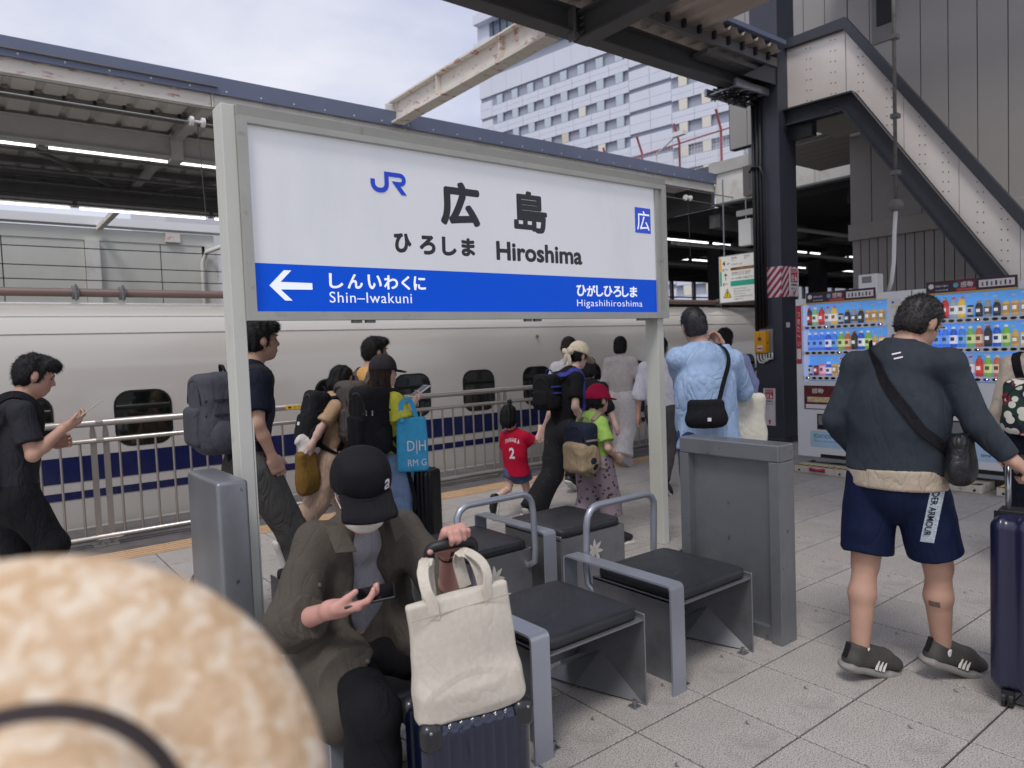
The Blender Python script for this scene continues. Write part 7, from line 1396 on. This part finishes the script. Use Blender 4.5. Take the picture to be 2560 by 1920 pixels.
# collar wings
OT = BVHTree.FromPolygons([v.co.copy() for v in ov.data.vertices], [tuple(p.vertices) for p in ov.data.polygons])
for sd, pts in ((1, [(1.115, 2.155, 1.005), (1.16, 2.20, 1.02), (1.165, 2.12, .95), (1.105, 2.09, .925)]), (-1, [(.955, 2.155, 1.0), (.905, 2.19, 1.0), (.90, 2.10, .93), (.965, 2.085, .925)])):
    mb = MB(); v = [Vector(p) for p in pts]; nn = Vector((sd*.2, -1, .45)).normalized()*.006
    mb.add([tuple(p) for p in v]+[tuple(p+nn) for p in v], [(0, 1, 2, 3), (4, 7, 6, 5), (0, 4, 5, 1), (1, 5, 6, 2), (2, 6, 7, 3), (3, 7, 4, 0)]); mb.build('collar', M_over, sm, bevel=.002)
for p in ((.965, 2.02, .93), (.935, 2.0, .85), (.935, 1.93, .60)):
    hit = OT.find_nearest(Vector(p)); c = hit[0]; nn = hit[1]; mb = MB(); mb.tube([tuple(c), tuple(c+nn*.004)], .0065, 10); mb.build('button', mat('horn_button', Q(120, 112, 104), .4), sm)
# cap with curved bill, hair at the sides, face mask
link('hair', hair_mesh(J, 'crew', .008), M_hair, sm)
R = J['HR']; f, l, u = R[:, 0], R[:, 1], R[:, 2]; q = J['q']; hc = J['head']
M_cap = cloth('black_cap', Q(20, 20, 25), .75, fold=.12, fscale=10, bump=.2)
S = SDF(); S.ell(hc+u*.022-f*.006, V3(.114, .096, .112), R, .01); S.box(hc+u*.07+f*.028, V3(.07, .075, .048), R, .042, .05); S.box(hc-u*.10, V3(.3, .3, .11), R, .004, .004, 's'); link('cap', S.mesh(.006, 'cap'), M_cap, sm)
S = SDF(); RB = frame(nrm(f-u*.62), u); bc = hc+f*.128-u*.006
S.box(bc-RB[:, 0]*.008, V3(.05, .082, .008), RB, .0075, .01); S.ell(bc+RB[:, 0]*.026, V3(.034, .078, .008), RB, .02); S.disp = lambda P: -.9*((P-bc)@l)**2*0; link('cap_bill', S.mesh(.005, 'bill'), M_cap, sm)
mb = MB(); pth = [hc+f*.118*math.cos(a)+l*.1*math.sin(a)+u*.012 for a in np.linspace(-.95, .95, 13)]; mb.tube([tuple(p) for p in pth], .0035, 6); mb.build('cap_seam', M_cap, sm, smooth=True)
cpo = [o for o in sm.children if o.name.startswith('cap') and 'bill' not in o.name and 'seam' not in o.name][0]
decal_text('a', sm, cpo, M_wr, hc+l*.038+u*.05, l*1.0-u*.1, u+l*.12, nrm(f+l*.3), .026, .036, .014, off=.0025)
S = SDF(); S.ell(hc+f*.052-u*.068, V3(.064, .070, .062), R, .02); S.ell(hc+f*.10-u*.035, V3(.022, .02, .03), R, .03); S.box(hc-f*.09-u*.06, V3(.10, .2, .2), R, .01, .01, 's'); S.disp = lambda P: .0015*np.sin((P@u)*420); link('face_mask', S.mesh(.005, 'mask'), cloth('mask_white', Q(226, 224, 218), fold=.15), sm)
for sd in (1, -1): mb = MB(); mb.tube([tuple(hc+f*.04+l*sd*.072-u*.045), tuple(hc+f*.015+l*sd*.083-u*.02), tuple(hc-f*.015+l*sd*.083+u*.01)], .0018, 5); mb.build('mask_loop', M_wr, sm)
for n, (rr, mm) in (('L', (.031, M_blacksh)),): d = nrm(J['wrL']-J['elL']); mb = MB(); mb.tube([tuple(J['wrL']-d*.03), tuple(J['wrL']-d*.005)], rr, 14); mb.build('watch_strap', mm, sm, smooth=True); mb = MB(); c = J['wrL']-d*.018; mb.box((-.016, -.006, -.018), (.016, .006, .018)); o = mb.build('watch', mm, sm, bevel=.003); o.matrix_world = Matrix.Translation(Vector(c)+Vector((0, -.031, .0))) @ Matrix(frame((1, 0, 0), -d).tolist()).to_4x4()
for n in 'LR': shoe_parts(J, n, M_blacksh, sm, None, .008)
hdR = hs['R']['dir']; pc_ = J['wrR']+hdR*.115+V3(.0, .0, .026); phone('black smartphone in the right hand of the seated man', pc_, nrm(hdR*.9+V3(.25, 0, .05)), (-.25, -.25, .93))
# navy ribbed cabin case with trolley handle
a_ = -.21; ca = thing('suitcase', 'navy ribbed cabin suitcase standing in front of the seated man', 'suitcase', (1.115, 1.715, 0), a_)
M_rim = mat('navy_ribbed_gloss', Q(12, 20, 48), .18, coat=.8, var=.05, vscale=5)
S = SDF(); S.box(V3(0, 0, .29), V3(.168, .105, .245), None, .045, .02); S.disp = lambda P: -.0045*(np.abs(((P[:, 0]+.5) % .034)-.017) > .0135)*(np.abs(P[:, 0]) < .13)
link('shell', S.mesh(.005, 'shell'), M_rim, ca)
M_crn = mat('corner_guard', Q(34, 34, 38), .3, coat=.3)
for x in (-.15, .15):
    for y in (-.09, .09): G = SDF(); G.box(V3(x*.93, y*.9, .498), V3(.034, .0285, .042), None, .026, .01); link('corner_guard', G.mesh(.005, 'guard'), M_crn, ca); mb = MB(); mb.ell((x*.98, y*1.2, .52), (.005, .005, .005)); mb.build('rivet', M_bolt, ca, smooth=True)
    for y in (-.07, .07): mb = MB(); mb.tube([(x*.85, y-.012, .024), (x*.85, y+.012, .024)], .024, 10); mb.build('wheel', M_blacksh, ca)
mb = MB(); mb.box((-.172, -.006, .05), (.172, .006, .538)); mb.build('frame_seam', mat('seam_black', Q(24, 24, 28), .35), ca, bevel=.003)
for x in (-.07, .07): mb = MB(); mb.tube([(x, .075, .48), (x, .075, .955)], .0125, 10); mb.build('trolley_tube', mat('trolley_mauve', Q(112, 104, 118), .3, metal=.5), ca, smooth=True)
gp_ = smooth_path([V3(-.07, .075, .94), V3(-.065, .07, .97), V3(-.03, .06, .98), V3(.03, .06, .98), V3(.065, .07, .97), V3(.07, .075, .94)], 5); mb = MB(); mb.tube([tuple(p) for p in gp_], .0165, 10); mb.build('trolley_grip', M_blacksh, ca, smooth=True)
# canvas tote hung over the trolley handle
M_canv = cloth('natural_canvas', Q(206, 198, 184), .9, var=.05, vs=60, bump=.45, bs=900, fold=.35, fscale=4, stain=Q(180, 166, 140), stain_scale=9, stain_lo=.74, stain_hi=.8)
tq = thing('tote_bag', 'natural canvas tote bag standing on the navy ribbed suitcase', 'bag', (1.10, 1.655, .533), -.22); tq.scale = (.94, .95, .87); tq.rotation_euler = (0.0, -.085, -.22)
S = SDF()
def totedisp(P): return .0035*np.sin(P[:, 0]*19+np.sin(P[:, 2]*9)*1.6)*np.clip((.42-P[:, 2])*3, 0, 1)+.002*np.sin(P[:, 2]*23+P[:, 0]*14)
S.box(V3(0, .018, .20), V3(.162, .017, .188), None, .008, .01); S.box(V3(.0, .008, .055), V3(.150, .046, .05), None, .02, .09); S.ell(V3(0, .01, .17), V3(.14, .034, .17), None, .05); S.disp = totedisp
tbo = link('bag_body', S.mesh(.007, 'tote'), M_canv, tq)
mb = MB(); mb.box((-.160, -.0135, .345), (.160, -.0115, .348)); mb.build('hem_stitch', mat('canvas_thread', Q(176, 166, 150), .9), tq)
for sd in (-1, 1):   # both handle loops hang over the ends of the trolley grip
    for yy, k in ((-.006, 0), (.04, .012)):
        ribbon(smooth_path([V3(sd*.088, yy, .33), V3(sd*.088, yy, .385), V3(sd*(.098-k), yy+.012, .425), V3(sd*(.094-k), yy+.04, .462), V3(sd*(.072-k), .085, .486), V3(sd*(.058-k), .115, .47), V3(sd*(.06-k), .125, .43), V3(sd*(.066-k), .11, .36)], 5), .032, .004, lambda p: (sd*.35, -1, .5 if p[2] > .44 else 0), 'handle', M_canv, tq)

# ================================================================== STRAW HAT IN THE FOREGROUND
hd_ = nrm((.056, .877, -.477)); HC = V3(0, 0, 1.55)+hd_*.395-V3(.018, 0, .021); ax = nrm(-hd_+V3(-.03, 0, -.10)); HR_ = frame(ax, (0, 0, 1)); rot = Matrix(np.stack([HR_[:, 1], HR_[:, 2], HR_[:, 0]], 1).tolist()).to_4x4()
kid = thing('person', 'person in blurred straw hat right in front at lower left', 'person', (0, 0, 0), 0, 'people on the platform')
def straw():
    m = mat('woven_straw', Q(206, 168, 130), .75, bump=.6, bscale=90); N = m.node_tree.nodes; L = m.node_tree.links; b = N['Principled BSDF']; tc = N.new('ShaderNodeTexCoord')
    n1 = N.new('ShaderNodeTexNoise'); n1.inputs['Scale'].default_value = 78; n1.inputs['Detail'].default_value = 1.0; n1.inputs['Distortion'].default_value = .8; L.new(tc.outputs['Object'], n1.inputs['Vector'])
    r1 = N.new('ShaderNodeValToRGB'); e = r1.color_ramp.elements; e[0].position = .34; e[0].color = (*Q(200, 168, 132), 1); e[1].position = .68; e[1].color = (*Q(230, 214, 192), 1); k = e.new(.48); k.color = (*Q(212, 183, 150), 1); L.new(n1.outputs['Fac'], r1.inputs[0]); L.new(r1.outputs[0], b.inputs['Base Color']); return m
M_straw = straw()
prof = [(.0, .048), (.03, .047), (.046, .042), (.054, .032), (.060, .018), (.0635, .002), (.068, -.002), (.085, -.006), (.105, -.010), (.124, -.021), (.137, -.034), (.1405, -.040), (.139, -.042), (.12, -.027), (.10, -.016), (.075, -.008), (.060, -.002), (.05, .03), (.0, .04)]
mb = MB(); mb.lathe(prof, n=64); ho = mb.build('straw_hat', M_straw, kid, smooth=True); ho.matrix_world = Matrix.Translation(Vector(HC)) @ rot
mb = MB(); mb.lathe([(.058, .009), (.0675, .001), (.0695, .003), (.068, .007), (.060, .012)], n=64); hb_ = mb.build('hat_band', mat('hat_ribbon', Q(52, 42, 42), .8), ho, smooth=True)
hdp = HC-ax*.06; J = skel(1.12, math.pi/2, (HC[0]-.02, HC[1]+.14)); kb = 1.17/1.12
J = skel(1.28, math.pi/2, (HC[0]-.03, HC[1]+.20), over=dict(head=tuple(hdp-ax*.015+V3(0, .0, -.01)), neck=(HC[0]-.03, HC[1]+.14, 1.13)), head_pitch=.3); J['kid'] = .72
S = body_sdf(J, hands=True, face=False); link('body', S.mesh(.011, 'body'), SK['pale'], kid); S = top_sdf(J, sleeve='short', off=.014); link('shirt', S.mesh(.011, 'shirt'), cloth('cream_shirt', Q(200, 190, 172)), kid); S = pants_sdf(J); link('trousers', S.mesh(.012, 'trousers'), M_navycl, kid)
